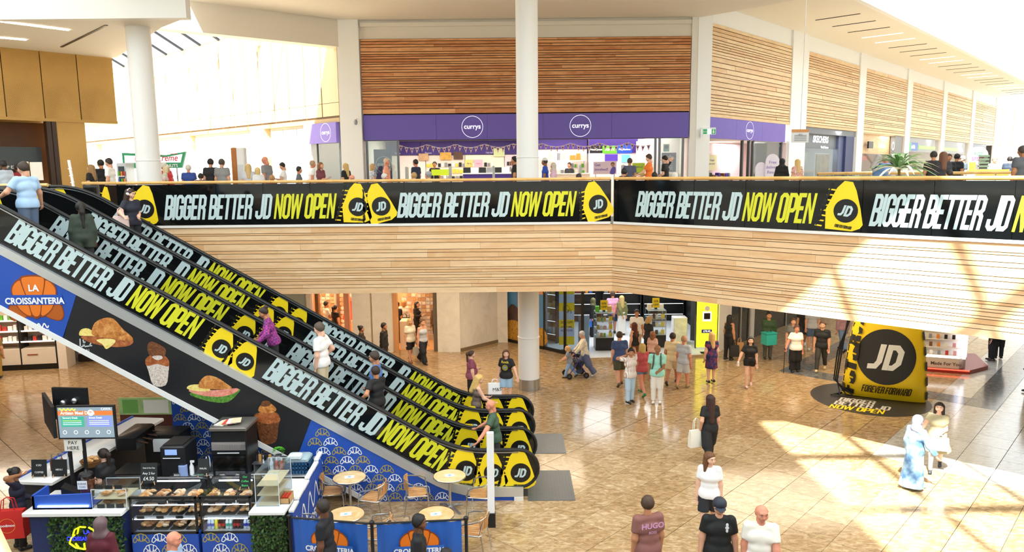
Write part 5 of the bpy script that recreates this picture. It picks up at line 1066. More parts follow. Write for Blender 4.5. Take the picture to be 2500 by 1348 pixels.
# --- second purple sign in the hall
t=thing('shop_sign','small purple shop sign with logo facing the left-hand hall','sign',tuple(HW+HD*3+Vector((0,0,8.4))),world=True); A0,A1=HX(hx(748,9)),HX(hx(827,9))
panel('sign_panel',HM,A0,A1,8.35,9.22,mat('#7d6cc0',.4),t,-.15,.2); roundel(t,HM@T(0,-.1,0),A0+(A1-A0)*.70,8.8,.40); 
q=MB(HM); q.box(HX(hx(775,7)),HX(hx(828,7)),.05,.12,ZU,8.35); tag(obj('shop_window',q,glassmat('#cfdde2',.25,.75)),'blue tinted shop window under the small purple sign','window'); q=MB(HM); q.box(HX(hx(766,7)),HX(hx(776,7)),.0,.12,ZU,8.35); struct(obj('trim_9',q,mat('#8b8f90',.4,.4)))
# --- signs on the piers
def exit_sign(loc,rz,label,s=1.):
    t=thing('exit_sign',label,'exit sign',loc,rz); q=MB(); q.bbox(-.05*s,.05*s,-.05,.02,-.28*s,.12*s,.01); obj('housing',q,STEEL,t); q=MB(); q.box(0,.62*s,-.02,.0,.10*s,.14*s); obj('arm',q,STEEL,t); q=MB(); q.box(.06*s,.62*s,-.015,.0,-.14*s,.09*s); obj('plate',q,mat('#dfe8e2',.4,emit=.6),t)
    q=MB(); q.box(.07*s,.25*s,-.02,-.016,-.13*s,.08*s,0); q.box(.44*s,.61*s,-.02,-.016,-.13*s,.08*s,0); txt(q,'Exit',.1*s,.16*s,-.06*s,1,y=-.022); q.prism([(.52*s,-.11*s),(.46*s,-.03*s),(.58*s,-.03*s)],-.023,-.021,1); q.box(.50*s,.54*s,-.023,-.021,-.03*s,.06*s,1); obj('print',q,[mat('#1f9a5c',.4,emit=.3),WPR],t); return t
p=W(1712,320,31.86); exit_sign(p,0,'green exit sign with arrow on the corner pier'); p=W(718,345,36); exit_sign(p,180,'small exit sign on the white hall wall')
t=thing('cctv_camera','small grey dome camera under the white pier by the purple sign','camera',W(868,297,31.5)); q=MB(); q.lathe([(.0,-.14),(.06,-.12),(.08,-.05),(.08,.02),(.05,.08),(.0,.08)],14); obj('dome',q,mat('#9aa0a4',.3,.3),t); q=MB(); q.tube([(0,0,.06),(.02,.1,.12),(.05,.3,.13)],.025,6); obj('arm',q,WHITE,t)
for k,(x,y) in enumerate(((375,190),(458,166),(530,146),(628,116))):
    t=thing('spot_camera','small white spotlight on the hall wall, %s from the left'%nth[k],'spotlight',HW+HD*hx(x,13)+Vector((0,0,0)),group='spotlights on the hall wall'); d=ray(x,y); tt_=hx(x,12.8); pp=HW+HD*tt_; zz=W(x,y,pp.y).z; t.location=(pp.x+.3*E2.y*0,pp.y-.25,zz); q=MB(); q.box(-.14,.14,-.12,.1,-.1,.1); obj('head',q,mat('#b9bec2',.4),t); q=MB(); q.tube([(0,0,0),(0,.3,.1)],.03,6); obj('arm',q,WHITE,t)
a,b=W(1934,316,31.0),W(1974,348,31.0); t=thing('info_banner','hanging white information sign with an orange top edge','sign',((a.x+b.x)/2,31,b.z),world=True); q=MB(); q.box(a.x,b.x,31,31.04,b.z,a.z-.12); obj('panel',q,mat('#e4e6e8',.4),t); q=MB(); q.box(a.x,b.x,30.99,31.05,a.z-.12,a.z); obj('top_band',q,mat('#d8955a',.5),t); q=MB(); [q.box(a.x+.1,b.x-.1,30.985,30.99,b.z+.08+.07*i,b.z+.095+.07*i) for i in range(4)]; txt(q,'M S',.1,(a.x+b.x)/2,a.z-.25,y=30.985); obj('print',q,DARK,t)
q=MB(); q.tube([((a.x+b.x)/2,31.02,a.z),((a.x+b.x)/2,31.02,14.15)],.012,5); obj('hanger',q,STEEL,t)
# --- street void railings
def plainrail(p0,p1,label):
    d=p1-p0; M=frame(p0,d); L=d.length; t=thing('void_railing',label,'railing',tuple(p0),world=True); q=MB(M); q.tube([(0,0,1.1),(L,0,1.1)],.05,8); obj('handrail',q,HAND,t)
    n=max(1,int(L/1.6))
    for i in range(n): q=MB(M); q.box(L*i/n+.02,L*(i+1)/n-.02,-.008,.008,.05,1.02); obj('glass_panel',q,glassmat('#dff0ec',.15,.85),t)
    for i in range(n+1): q=MB(M); q.box(L*i/n-.02,L*i/n+.02,-.02,.02,0,1.08); obj('post',q,STEEL,t)
plainrail(AB(12,1.2,ZU),AB(12,9,ZU),'clear glass railing across the near end of the street void'); plainrail(AB(12,1.2,ZU),AB(40,1.2,ZU),'clear glass railing along the timber side of the street void'); plainrail(AB(12,9,ZU),AB(40,9,ZU),'clear glass railing along the far side of the street void')
# ================================================================ SHOPS, GROUND LEVEL
MARB=granite('pale marble','#d3ccbc','#e6e0d3','#f0ebe0',rough=.3,scale=.9,tint=0)
ZL=3.72
def lbox(name,x0,x1,y0,y1,z0,z1,m,label=None): q=MB(); q.box(x0,x1,y0,y1,z0,z1); return struct(obj(name,q,m),label)
# warm jewellery shop
lbox('wall_lower_back',-12,-2.8,33,33.2,0,ZL,mat('#e8b98f',.6,var=.15,vs=1.2)); lbox('wall_lower_side',-12.2,-12,28,33,0,ZL,mat('#c98f5f',.6))
lbox('floor_jewellery',-12,-2.9,28.4,33,.0,.012,mat('#d9a36a',.25,var=.05))
area('shop_light',(-6.5,30.6,3.6),7,3,420,(1,.72,.45))
lbox('wall_marble_pier',-6.25,-5.55,27.95,28.6,0,ZL,MARB,'marble pier beside the jewellery shop'); lbox('wall_marble_pier',-5.5,-4.72,28.1,28.7,0,ZL,MARB); lbox('trim_10',-4.72,-4.55,28.3,28.6,0,ZL,mat('#d9a06a',.5))
lbox('wall_marble_pier',-2.95,-2.06,28.05,29.5,0,ZL,MARB,'marble pier at the end of the jewellery shop'); lbox('trim_11',-3.12,-2.95,28.2,28.6,0,ZL,mat('#6c6152',.5))
v=Vector((-.54+2.06,29.71-28.15,0)); q=MB(frame((-2.06,28.15,0),v)); q.box(0,v.length,0,.3,.12,ZL); struct(obj('wall_marble',q,MARB),'large angled marble wall panel beside the white column'); q=MB(frame((-2.06,28.13,0),v)); q.box(0,v.length,-.02,.3,0,.12); struct(obj('baseboard_marble',q,mat('#7d6c52',.4)))
lbox('wall_marble_end',-.62,-.2,29.6,29.9,0,ZL,MARB)
lbox('wall_lower_pier',-8.05,-7.9,28.1,28.5,0,ZL,mat('#e8e4da',.5)); lbox('wall_lower_pier',-7.75,-7.62,28.2,28.5,0,ZL,mat('#8a5a34',.5)); lbox('wall_lower_window',-11.8,-8.1,28.2,28.3,0,ZL,mat('#aeb8b0',.2,var=.3,vs=1))
lbox('wall_lower_pier',-6.65,-6.45,28.3,28.6,0,ZL,mat('#e0a080',.5))
def spinner(x,y,h,w,label,c,ncol=4,nrow=12):
    t=thing('product_stand',label,'display stand',(x,y,0)); q=MB(); q.bbox(-w/2,w/2,-w/2,w/2,0,.18,.02); obj('base',q,mat('#d8c0a8',.4),t); q=MB(); q.box(-w/2+.03,w/2-.03,-w/2+.03,w/2-.03,.18,h); obj('core',q,mat('#efe2d4',.5),t); q=MB(); q.box(-w/2,w/2,-w/2,w/2,h,h+.3); obj('header',q,mat(c,.5),t)
    q=MB(); r=random.Random(int(x*100)%50)
    for side in range(2):
        for i in range(ncol):
            for j in range(nrow):
                u=-w/2+w*(i+.5)/ncol; z=.25+(h-.3)*(j+.5)/nrow
                if side==0: q.box(u-w/ncol*.4,u+w/ncol*.4,-w/2-.03,-w/2+.03,z-.06,z+.06,r.randrange(4))
                else: q.box(-w/2-.03,-w/2+.03,u-w/ncol*.4,u+w/ncol*.4,z-.06,z+.06,r.randrange(4))
    o=obj('hanging_cards',q,[mat(x_,.35,.1) for x_ in ('#f4e6d0','#e0bf8e','#d8d4cf','#c99a6a')],t); o['kind']='stuff'; return t
spinner(-3.55,30.7,2.5,.9,'tall rotating jewellery stand with a pink header','#e0305c',5,14); spinner(-8.2,32.0,2.2,.8,'jewellery stand by the back of the warm shop','#e8b08a',4,12); spinner(-4.4,31.8,2.4,.8,'jewellery stand behind the shoppers in the warm shop','#f0c8a8',4,12); spinner(-7.2,32.2,2.2,.8,'dark hanging rack of bags in the warm shop','#2a2220',4,10)
q=MB(); q.bbox(-4.52,-4.12,28.6,29.2,0,1.15,.02); tag(obj('shop_plinth',q,mat('#e8c9a8',.5)),'pale plinth at the entrance of the jewellery shop','plinth')
# red mannequin dress on a stand
t=thing('dress_form','red dress on a stand in the warm shop','mannequin',(-7.1,31.2,0)); q=MB(); q.lathe([(.3,.75),(.22,1.05),(.13,1.3),(.17,1.55),(.1,1.66),(.04,1.75)],16); obj('dress',q,mat('#e2473c',.6),t); q=MB(); q.lathe([(.2,0),(.2,.03),(.02,.04),(.02,.8)],12); obj('stand',q,STEEL,t)
# food poster wall
A_,B_=Vector((-.27,29.9,0)),Vector((1.25,28.35,0)); M=frame(A_,B_-A_); L=(B_-A_).length
q=MB(M); q.box(0,L,0,.2,0,ZL); pw=tag(obj('photo_wall',q,mat('#4f87b8',.4,var=.25,vs=.8)),'large photo wall of fried food beside the white column','poster')
q=MB(T(*(-pw.location))@M)
flat(q,[(0,2.6),(.5,2.3),(1.2,2.5),(L,2.2),(L,3.5),(0,3.5)],0,ID,-.004); flat(q,[(.0,.9),(.3,1.6),(.8,1.4),(1.0,.8),(.5,.6)],1,ID,-.004); flat(q,[(0,.12),(0,.8),(.6,.95),(1.2,.7),(L,.85),(L,.12)],2,ID,-.005)
obj('print',q,[foodm('#a5542a','#d88f5a','#f0b98a',3),foodm('#241a18','#4a3430','#6a4a3a',3),foodm('#5a3a12','#b8842a','#e0b048',9)],pw); q=MB(M); q.box(0,L,-.05,0,0,.12); struct(obj('baseboard_poster',q,BLACK))
# perfume shop
P1,P2,P3=Vector((2.61,26.9,0)),Vector((7.12,27.25,0)),Vector((8.0,27.6,0))
q=MB(); q.prism([(1.25,28.35),(2.61,26.9),(7.12,27.25),(8.1,27.7),(8.1,35),(-.2,35),(-.2,30)],0,.015,ax='z'); struct(obj('floor_perfumery',q,mat('#eef1f4',.15,var=.03)),'glossy white floor of the perfume shop')
lbox('wall_perfumery_back',-.3,8.3,34,34.2,0,ZL,mat('#17181b',.5)); lbox('wall_perfumery_side',8.1,8.3,28,34,0,ZL,mat('#17181b',.5)); q=MB(frame((-.2,30.1,0),(0,4,0))); q.box(0,4,0,.2,0,ZL); struct(obj('wall_perfumery_side',q,mat('#17181b',.5)))
area('shop_light',(4.4,30.4,3.65),5,4,230,(.95,.98,1)); lbox('ceiling_perfumery',-.2,8.1,27.2,34,ZL-.03,ZL-.01,mat('#cfcfd2',.6))
M=frame(Vector((1.25,28.35,0)),P1-Vector((1.25,28.35,0))); L=(P1-Vector((1.25,28.35,0))).length
t=thing('shop_window','angled glass window of the perfume shop with black base','window',(1.9,27.6,0),world=True); panel('pane',M,0,L,.12,ZL,glassmat('#dfeaf0',.12,.9),t,0,.02); panel('base_rail',M,0,L,0,.12,BLACK,t,-.03,.08); 
for x in (0,L*.55,L): mull(M,x,0,ZL,BLACK,.05,t)
def shelfunit(x0,x1,y,n,lab,cols,seed,h=2.9,z0=.4,M=ID,dep=.35):
    t=thing('shelf_unit',lab,'shelf',tuple(M@Vector(((x0+x1)/2,y,0)))); t['_w']=list(t.location); q=MB(M); q.box(x0,x1,y+dep-.03,y+dep,0,h); obj('back_panel',q,mat('#1f2023',.4),t)
    for x in (x0,x1-.04): q=MB(M); q.box(x,x+.04,y,y+dep,0,h); obj('side_panel',q,mat('#1a1b1d',.4),t)
    for i in range(n):
        z=z0+(h-z0)*i/n; q=MB(M); q.box(x0,x1,y,y+dep,z-.03,z); obj('shelf',q,mat('#2c2d30',.3),t); q=MB(M); q.box(x0+.05,x1-.05,y-.005,y+.01,z-.03,z-.012); obj('light_strip',q,mat('#ffffff',.4,emit=2.2,var=0),t)
        (rowp(M,x0+.08,x1-.08,z,y+.15,cols,'on shelf %s of the %s'%(nth[i],lab.split(' with')[0]),'bottles on '+lab.split(' with')[0],(.12,.22),(.14,.28),.1,.04,seed+i,kind='perfume box') if 1.2<z<2.6 or h<2.8 else None)
PC=['white','red','pink','grey','gold','blue','black','orange','cream']
shelfunit(-.05,1.9,33.4,5,'first black perfume shelf with lit edges',['orange','red','white','blue','grey'],200); shelfunit(2.0,3.9,33.4,5,'second black perfume shelf with lit edges',PC,210); shelfunit(4.2,6.0,33.4,5,'third black perfume shelf with lit edges',PC,220); shelfunit(6.1,8.0,33.4,5,'fourth black perfume shelf with lit edges',['grey','white','pink','red'],230)
shelfunit(0,2.2,0,5,'side black perfume shelf with lit edges near the glass',['white','red','gold','grey'],240,M=frame((8.05,28.6,0),(0,1,0))@T(0,0,0))
shelfunit(0,1.6,0,4,'window black perfume shelf with lit edges behind the angled glass',['grey','white','gold','black'],250,h=2.6,M=frame((.6,30.3,0),(1.0,-.9,0)))
def cabinet(x,y,lab,cols,seed):
    t=thing('glass_cabinet',lab,'display cabinet',(x,y,.015)); w=.36; q=MB(); q.box(-w,w,-w,w,0,.5); obj('base',q,BLACK,t); q=MB()
    for a in (-w,w-.02):
        for b in (-w,w-.02): q.box(a,a+.02,b,b+.02,.5,1.5)
    q.box(-w,w,-w,w,1.48,1.5); obj('frame',q,mat('#9fb0b2',.3,.4),t); q=MB(); q.box(-w,w,-w,-w+.01,.5,1.48); q.box(-w,-w+.01,-w,w,.5,1.48); obj('glass',q,CLEAR,t)
    for i in range(3):
        z=.52+.32*i; q=MB(); q.box(-w+.02,w-.02,-w+.02,w-.02,z-.015,z); obj('shelf',q,mat('#cfe0e0',.2),t)
        rowp(T(x,y,.015),-w+.06,w-.2,z,-w+.14,cols,'on shelf %s of the %s'%(nth[i],lab.split(' with')[0]),'goods in '+lab.split(' with')[0],(.08,.12),(.12,.2),.08,.03,seed+i,'gift box'); q=MB(); q.box(w-.2,w-.06,-w+.05,-w+.06,z+.02,z+.2); obj('price_tag',q,mat('#f2d21e',.5),t)
    q=MB(); q.box(-.14,.14,-.02,0,1.55,1.95); txt(q,'50%',.12,0,1.78,1,y=-.024,bold=.02); txt(q,'OFF',.12,0,1.64,1,y=-.024,bold=.02); obj('offer_card',q,[mat('#f0cf1c',.5),mat('#3a3216',.6)],t); q=MB(); q.box(-.05,.05,-.05,.05,1.5,1.56); obj('card_holder',q,BLACK,t)
    for s in (-.26,.22): product(random.choice(cols),T(x+s,y,.015+1.5),.16,.16,.22,'on top of the '+lab.split(' with')[0],'goods on '+lab.split(' with')[0],'gift box')
cabinet(3.62,28.35,'left perfume cabinet with yellow price tags',['green','pink','white','gold'],300); cabinet(5.75,28.75,'right perfume cabinet with yellow price tags',['gold','white','black','cream'],320)
# striped offer totem and lit totem
Y=27.85; a,b=W(1365,700,Y),W(1402,852,Y); t=thing('offer_totem','tall yellow and blue striped offer totem at the perfume shop','totem',((a.x+b.x)/2,Y,.015),world=True); H=3.3; n=9
for i in range(n): q=MB(); q.box(a.x,b.x,Y,Y+.08,.3+(H-.3)*i/n,.3+(H-.3)*(i+1)/n); obj('stripe_panel',q,mat(['#f0d21c','#b9cdee'][i%2],.4,emit=.25),t)
q=MB(T((a.x+b.x)/2,Y-.004,0)); zc=W(1383,765,Y).z; txt(q,'TFS',.2,.05,zc,0,bold=.0); txt(q,'20% OFF',.13,0,zc-.4,0,bold=.02); txt(q,'ANYTIME,',.11,0,zc-.58,1,bold=.015); txt(q,'ALL YEAR',.11,0,zc-.72,1,bold=.015); ringp(q,-.02,zc+.18,.14,.155,0,n=5); obj('lettering',q,[mat('#2a2a20',.5),mat('#27318c',.5)],t)
q=MB(); q.box(a.x+.1,b.x-.1,Y,Y+.3,.015,.05); q.box((a.x+b.x)/2-.05,(a.x+b.x)/2+.05,Y+.02,Y+.08,.05,.3); obj('foot',q,BLACK,t)
Y=27.45; a,b=W(1702,735,Y),W(1749,852,Y); t=thing('offer_totem','bright yellow lit totem showing a perfume bottle','totem',((a.x+b.x)/2,Y,0),world=True); q=MB(); q.box(a.x,b.x,Y,Y+.12,.25,2.5); obj('panel',q,mat('#f0ee2a',.4,emit=1.3,var=0),t); q=MB(); q.box(a.x-.03,a.x,Y,Y+.14,.2,2.5); q.box(b.x,b.x+.03,Y,Y+.14,.2,2.5); obj('side_frame',q,BLACK,t)
cx=(a.x+b.x)/2; zc=W(1725,772,Y).z; q=MB(T(cx,Y-.004,zc)); q.prism([(-.17,-.2),(.17,-.2),(.17,.18),(-.17,.18)],-.002,0,0); q.prism([(-.12,-.12),(.12,-.12),(.12,.12),(-.12,.12)],-.006,-.004,1); disc(q,0,.3,.1,2,y=-.004); txt(q,'£78.40',.1,0,-.62,0,y=-.012,bold=.02); q.prism([(-.2,-.66),(.2,-.66),(.2,-.52),(-.2,-.52)],-.008,-.006,3); obj('print',q,[mat('#f6f4ea',.4,emit=.8,var=0),BLACK,mat('#e2e0da',.4),mat('#2f2f9c',.4)],t); q=MB(); q.box(cx-.03,cx+.03,Y+.02,Y+.08,0,.25); q.box(cx-.2,cx+.2,Y-.1,Y+.2,0,.02); obj('foot',q,BLACK,t)
q=MB(); q.bbox(6.55,7.1,29.0,29.5,.015,1.1,.02); tag(obj('poster_plinth',q,mat('#e9e4e0',.4,var=.4,vs=4)),'white plinth with red print inside the perfume shop','plinth')
q=MB(RZ(-25)); q.bbox(-.22,.22,-.02,.02,0,1.5,.01); tag(obj('portrait_banner',q,mat('#7d9cc0',.5,var=.4,vs=2.5),None,T(2.75,27.55,.015)),'free-standing blue portrait banner beside the striped totem','banner')
# right-hand ground floor fronts
FL=AB(8.7,-1.05); ML=frame(FL,(E1.x,E1.y,0))
def lb(name,x0,x1,y0,y1,z0,z1,m): q=MB(ML); q.box(x0,x1,y0,y1,z0,z1); return struct(obj(name,q,m))
lb('wall_lower_pier',.0,1.0,0,.6,0,ZL,mat('#e9e6e0',.5)); lb('wall_lower_front',1.0,40,1.6,1.8,0,ZL,mat('#3a3a3c',.5,var=.2)); lb('wall_lower_pier',2.7,3.0,-.05,.5,0,ZL,mat('#e4e2dc',.5)); lb('wall_lower_pier',8.5,9.4,-.05,.6,0,ZL,MARB)
for i,(x0,x1) in enumerate(((1.05,1.85),(1.9,2.65),(3.05,4.6),(4.7,6.4),(6.5,8.4))): lb('window_lower',x0,x1,.05,.1,0,ZL,glassmat('#3c4446',.18,.35)); lb('trim_12',x1,x1+.06,0,.15,0,ZL,mat('#bfc2c0',.3,.6))
lb('wall_lower_wood',4.6,8.4,.12,.2,0,1.1,mat('#2b2422',.4)); lb('wall_lower_far',9.4,40,.3,.6,0,ZL,mat('#b9aa98',.5,var=.15))
# ---- cosmetics shelving at far left
MC=frame((-20.6,25.55,0),(1,.16,0))
t=thing('shelf_unit','white cosmetics shelving with drawers seen under the escalator at far left','shelf',(-18.5,26,0),world=True)
for i in range(3):
    x0=.3+1.2*i; q=MB(MC); q.box(x0,x0+1.15,0,.5,.2,.78); obj('drawer_unit',q,mat('#e6dccb',.4),t); q=MB(MC); q.box(x0+.2,x0+.55,-.03,0,.55,.58); obj('handle',q,mat('#9a4a3a',.4),t)
    q=MB(MC); q.box(x0+1.15,x0+1.2,0,.6,0,2.6); obj('upright',q,mat('#1f1d1e',.5),t)
    for k in range(3): q=MB(MC); q.box(x0,x0+1.15,.05+.1*k,.55,1.0+.38*k,1.04+.38*k); obj('shelf',q,mat('#f4f2ee',.4),t); q=MB(MC); q.box(x0,x0+1.15,.03+.1*k,.05+.1*k,1.03+.38*k,1.06+.38*k); obj('light_strip',q,mat('#fff8ee',.4,emit=2.5,var=0),t); rowp(MC,x0+.05,x0+1.1,1.04+.38*k,.2+.1*k,[['purple','white','green'],['red','white','brown'],['red','black','white']][(i+k)%3],'on shelf %s of the cosmetics shelving, %s unit'%(nth[k],nth[i]),'cosmetics on the far left shelving',(.10,.15),(.14,.22),.08,.04,400+i*5+k,'cosmetics bottle')
q=MB(MC); q.box(0,4,-.02,.6,0,.2); obj('plinth',q,BLACK,t)
q=MB(MC); q.box(0,4.2,.6,.7,0,ZL); struct(obj('wall_cosmetics',q,mat('#e3c9b4',.5))); q=MB(MC); q.box(3.95,4.25,-.1,.6,0,ZL); struct(obj('wall_lower_pier',q,mat('#efe8dc',.5)))
q=MB(MC); q.box(4.25,12,.9,1.0,.3,ZL); struct(obj('window_lower',q,mat('#b7a79a',.2,var=.2))); q=MB(MC); q.box(4.25,12,.85,1.0,0,.3); struct(obj('baseboard_lower',q,mat('#26231f',.4)))
area('shop_light',(-18.5,24.5,3.6),3,1.5,90,(1,.85,.7))
area('slab_fill_light',(-2,25.0,3.66),9,2.5,260,(1,.82,.6)); area('slab_fill_light',(9.8,22.6,3.66),7,4,330,(1,.85,.65)); area('slab_fill_light',(-15,23.5,3.66),6,2,140,(1,.8,.58))  # unseen area lamps added under the slab to brighten walkway and yellow bag
# ================================================================ PROPS
# ---- giant inflatable bag and floor decal
dc=Vector((10.95,21.65,0)); q=MB(); n=56; q.prism([(dc.x+1.68*math.cos(2*math.pi*i/n),dc.y+1.68*math.sin(2*math.pi*i/n)) for i in range(n)],.001,.006,ax='z'); de=tag(obj('floor_decal',q,mat('#3a3836',.35,var=.05)),'round dark floor decal in front of the giant yellow bag','floor decal')
fdir=Vector((12.34-10.59,21.15-22.02,0)).normalized(); Mfl=T(*(-de.location))@Matrix(((fdir.x,0,-fdir.y,dc.x),(fdir.y,0,fdir.x,dc.y),(0,-1,0,.009),(0,0,0,1)))
q=MB(Mfl); h=.40; 
for i,(s,m) in enumerate((('BIGGER',0),('BETTER JD',0),('NOW OPEN',1))): word(q,s,h,-.85-.12*i,-.62-.42*i,m,sx=1.15,st=.13)
obj('lettering',q,[mat('#cfc9bf',.5),mat('#efd21e',.5)],de)
bc=Vector((11.42,21.75,0)); MBG=frame(bc,fdir)
hw=lambda z:(1.17-.02*z-.035*z*z) if z<3.4 else .3; hd=lambda z:.62*min(1,(.35+z*1.2))*(1-.02*z*z)
PW=2.6
def bagpt(th,z):
    c,s=math.cos(th),math.sin(th); e=2/PW
    return (math.copysign(abs(c)**e,c)*hw(z),math.copysign(abs(s)**e,s)*hd(z),z)
def bagfront(x,z,off=.012):
    k=max(0,1-abs(x/hw(z))**PW)**(1/PW); return (x,-k*hd(z)-off,z)
t=thing('inflatable_bag','giant yellow inflatable drawstring bag with round black logo under the balcony','inflatable bag',tuple(bc),world=True)
q=MB(MBG); NT,NZ=56,24; zs=[.02+3.3*i/NZ for i in range(NZ+1)]
v=[bagpt(2*math.pi*j/NT,z) for z in zs for j in range(NT)]; f=[(i*NT+j,i*NT+(j+1)%NT,(i+1)*NT+(j+1)%NT,(i+1)*NT+j) for i in range(NZ) for j in range(NT)]
q.add(v,f,0,True); q.add(v[-NT:],[tuple(range(NT))],0); obj('body',q,mat('#f6cf16',.45,var=.06,vs=2,bump=.15),t)
q=MB(MBG); nr,nt=8,40; R0=.80; cz=1.42; v=[];f=[]
for i in range(nr+1):
    for j in range(nt): a=2*math.pi*j/nt; r=R0*i/nr; v.append(bagfront(.0+r*math.cos(a),cz+r*1.06*math.sin(a)))
f=[(i*nt+j,i*nt+(j+1)%nt,(i+1)*nt+(j+1)%nt,(i+1)*nt+j) for i in range(nr) for j in range(nt)]; q.add(v,f,0,True); obj('round_badge',q,mat('#262422',.45,var=.05),t)
def wrapped(fn,name,m,off):
    tmp=MB(); fn(tmp); vs=[bagfront(max(-hw(p[2])*.985,min(hw(p[2])*.985,p[0])),p[2],off) for p in tmp.v]; q=MB(MBG); q.add(vs,tmp.f); obj(name,q,m,t)
def sub(tmp):   # letters cut into short pieces so that they follow the curved face
    pass
wrapped(lambda b:jd(b,.0,1.42,.78,0),'badge_letters',mat('#ece9e2',.45),.035)
wrapped(lambda b:word(b,'FOREVER FORWARD',.27,-.62,.24,0,sx=.84,st=.12),'lettering',mat('#262422',.5),.03)
q=MB(MBG); 
def flank(th,z): p=bagpt(th,z); return (p[0]*1.03,p[1]*1.05-.01,p[2])
for i,ch in enumerate('FUTURVAV'):
    z0=.12+.37*i; tmp=MB(); word(tmp,ch,.9,0,0,0,st=.2,shear=0)
    q.add([bagfront(-hw(min(3.3,z0+p[0]))*(.70+.29*p[2]/.9),min(3.3,z0+p[0]),.06) for p in tmp.v],tmp.f)
for i in range(7): z0=.12+.46*i; q.add([flank(-.42,z0),flank(-.2,z0),flank(-.2,z0+.26),flank(-.42,z0+.26)],[(0,1,2,3)]); q.add([flank(-.2,z0),flank(.05,z0),flank(.05,z0+.26),flank(-.2,z0+.26)],[(0,1,2,3)])
obj('flank_print',q,mat('#262422',.5),t)
q=MB(MBG); 
for k in range(3): q.tube([(-1.08+.05*k,-.2,2.6),(-1.22-.06*k,-.3,1.4),(-1.3-.05*k,-.32,.5),(-1.2+.2*k,-.45,.06),(-1.45+.1*k,-.5,.04),(-1.15,-.3,.1)],.025,6)
obj('cord',q,BLACK,t)
# ---- phone and gift kiosk
MK=frame((14.0,24.9,0),(1.35,-.5,0)); t=thing('gift_kiosk','white stepped gift kiosk with rows of small coloured goods and red lit base','kiosk',(14.8,25,0),world=True); q=MB(MK); q.prism([(-.1,-.1),(1.75,-.1),(2.5,.8),(2.5,2.6),(-.1,2.6)],0,.14,ax='z'); obj('plinth',q,mat('#8a2a26',.4),t); q=MB(MK); q.box(-.1,1.75,-.13,-.1,.1,.14); obj('red_light',q,mat('#ff4a36',.4,emit=2.5,var=0),t)
q=MB(MK); q.prism([(.0,0),(1.45,0),(1.7,.3),(1.7,2.2),(0,2.2)],.14,.5,ax='z'); obj('base_cabinet',q,mat('#cfc9c0',.4),t); q=MB(MK); txt(q,'Made For You',.16,1.05,.24,y=-.005,bold=.02); obj('lettering',q,mat('#4a423c',.5),t)
q=MB(MK); q.box(0,1.45,.0,.03,.5,.56); obj('light_strip',q,mat('#ffffff',.4,emit=3,var=0),t)
cl=['red','orange','brown','black','black','white','blue','pink','grey','black']; r=random.Random(5)
for i in range(5):
    z=.58+.25*i; y0=.05+.16*i; q=MB(MK); q.box(0,1.5,y0,y0+.2,z-.03,z); obj('shelf',q,mat('#e9e3da',.4),t)
    for j in range(6): product(r.choice(cl),MK@T(.12+.24*j,y0+.08,z),.09,.06,.15,'on step %s of the white gift kiosk, %s from the left'%(nth[i],nth[j]),'goods on the gift kiosk','bottle box')
q=MB(MK); q.prism([(.0,.6),(1.5,.6),(1.5,2.2),(0,2.2)],.5,2.3,ax='z'); obj('core',q,mat('#ece6dc',.5),t); q=MB(MK@T(1.55,0,.5)@RX(-20)); q.box(0,.08,0,.06,0,1.9); obj('side_light',q,mat('#fff2f0',.4,emit=3,var=0),t); q=MB(MK); q.box(1.62,1.72,.3,2.2,.5,1.7); obj('side_screen',q,mat('#d4dcf4',.3,emit=1.5,var=.3,vs=2),t)
# ---- cafe tables and chairs
TW=woodmat('cafe table timber','#cda873','#e6cd9c',zs=4,xs=6); SW=woodmat('chair slat timber','#b07a45','#d6a36a',zs=6,xs=6); ALU=mat('#c9cbcc',.2,.95,var=.03)
def mk_table(label):
    t=thing('cafe_table',label,'table',group='round cafe tables'); q=MB(); q.lathe([(.0,.735),(.335,.735),(.335,.755),(0,.757)],32); obj('table_top',q,TW,t); q=MB(); q.lathe([(.338,.728),(.345,.735),(.345,.755),(.338,.762)],32,cap=False); obj('rim',q,ALU,t); q=MB(); q.tube([(0,0,.05),(0,0,.73)],.03,12); obj('column',q,ALU,t)
    for k in range(4): q=MB(RZ(45+90*k)); q.tube([(0,0,.09),(.15,0,.07),(.33,0,.02)],[.03,.026,.02],8); obj('foot',q,ALU,t)
    q=MB(RZ(12)); q.box(-.1,.1,-.07,.07,.76,.763); q.box(-.03,.03,-.03,.03,.763,.7635,1); obj('menu_card',q,[mat('#eef1f2',.6),mat('#7fb2e0',.6)],t); return t
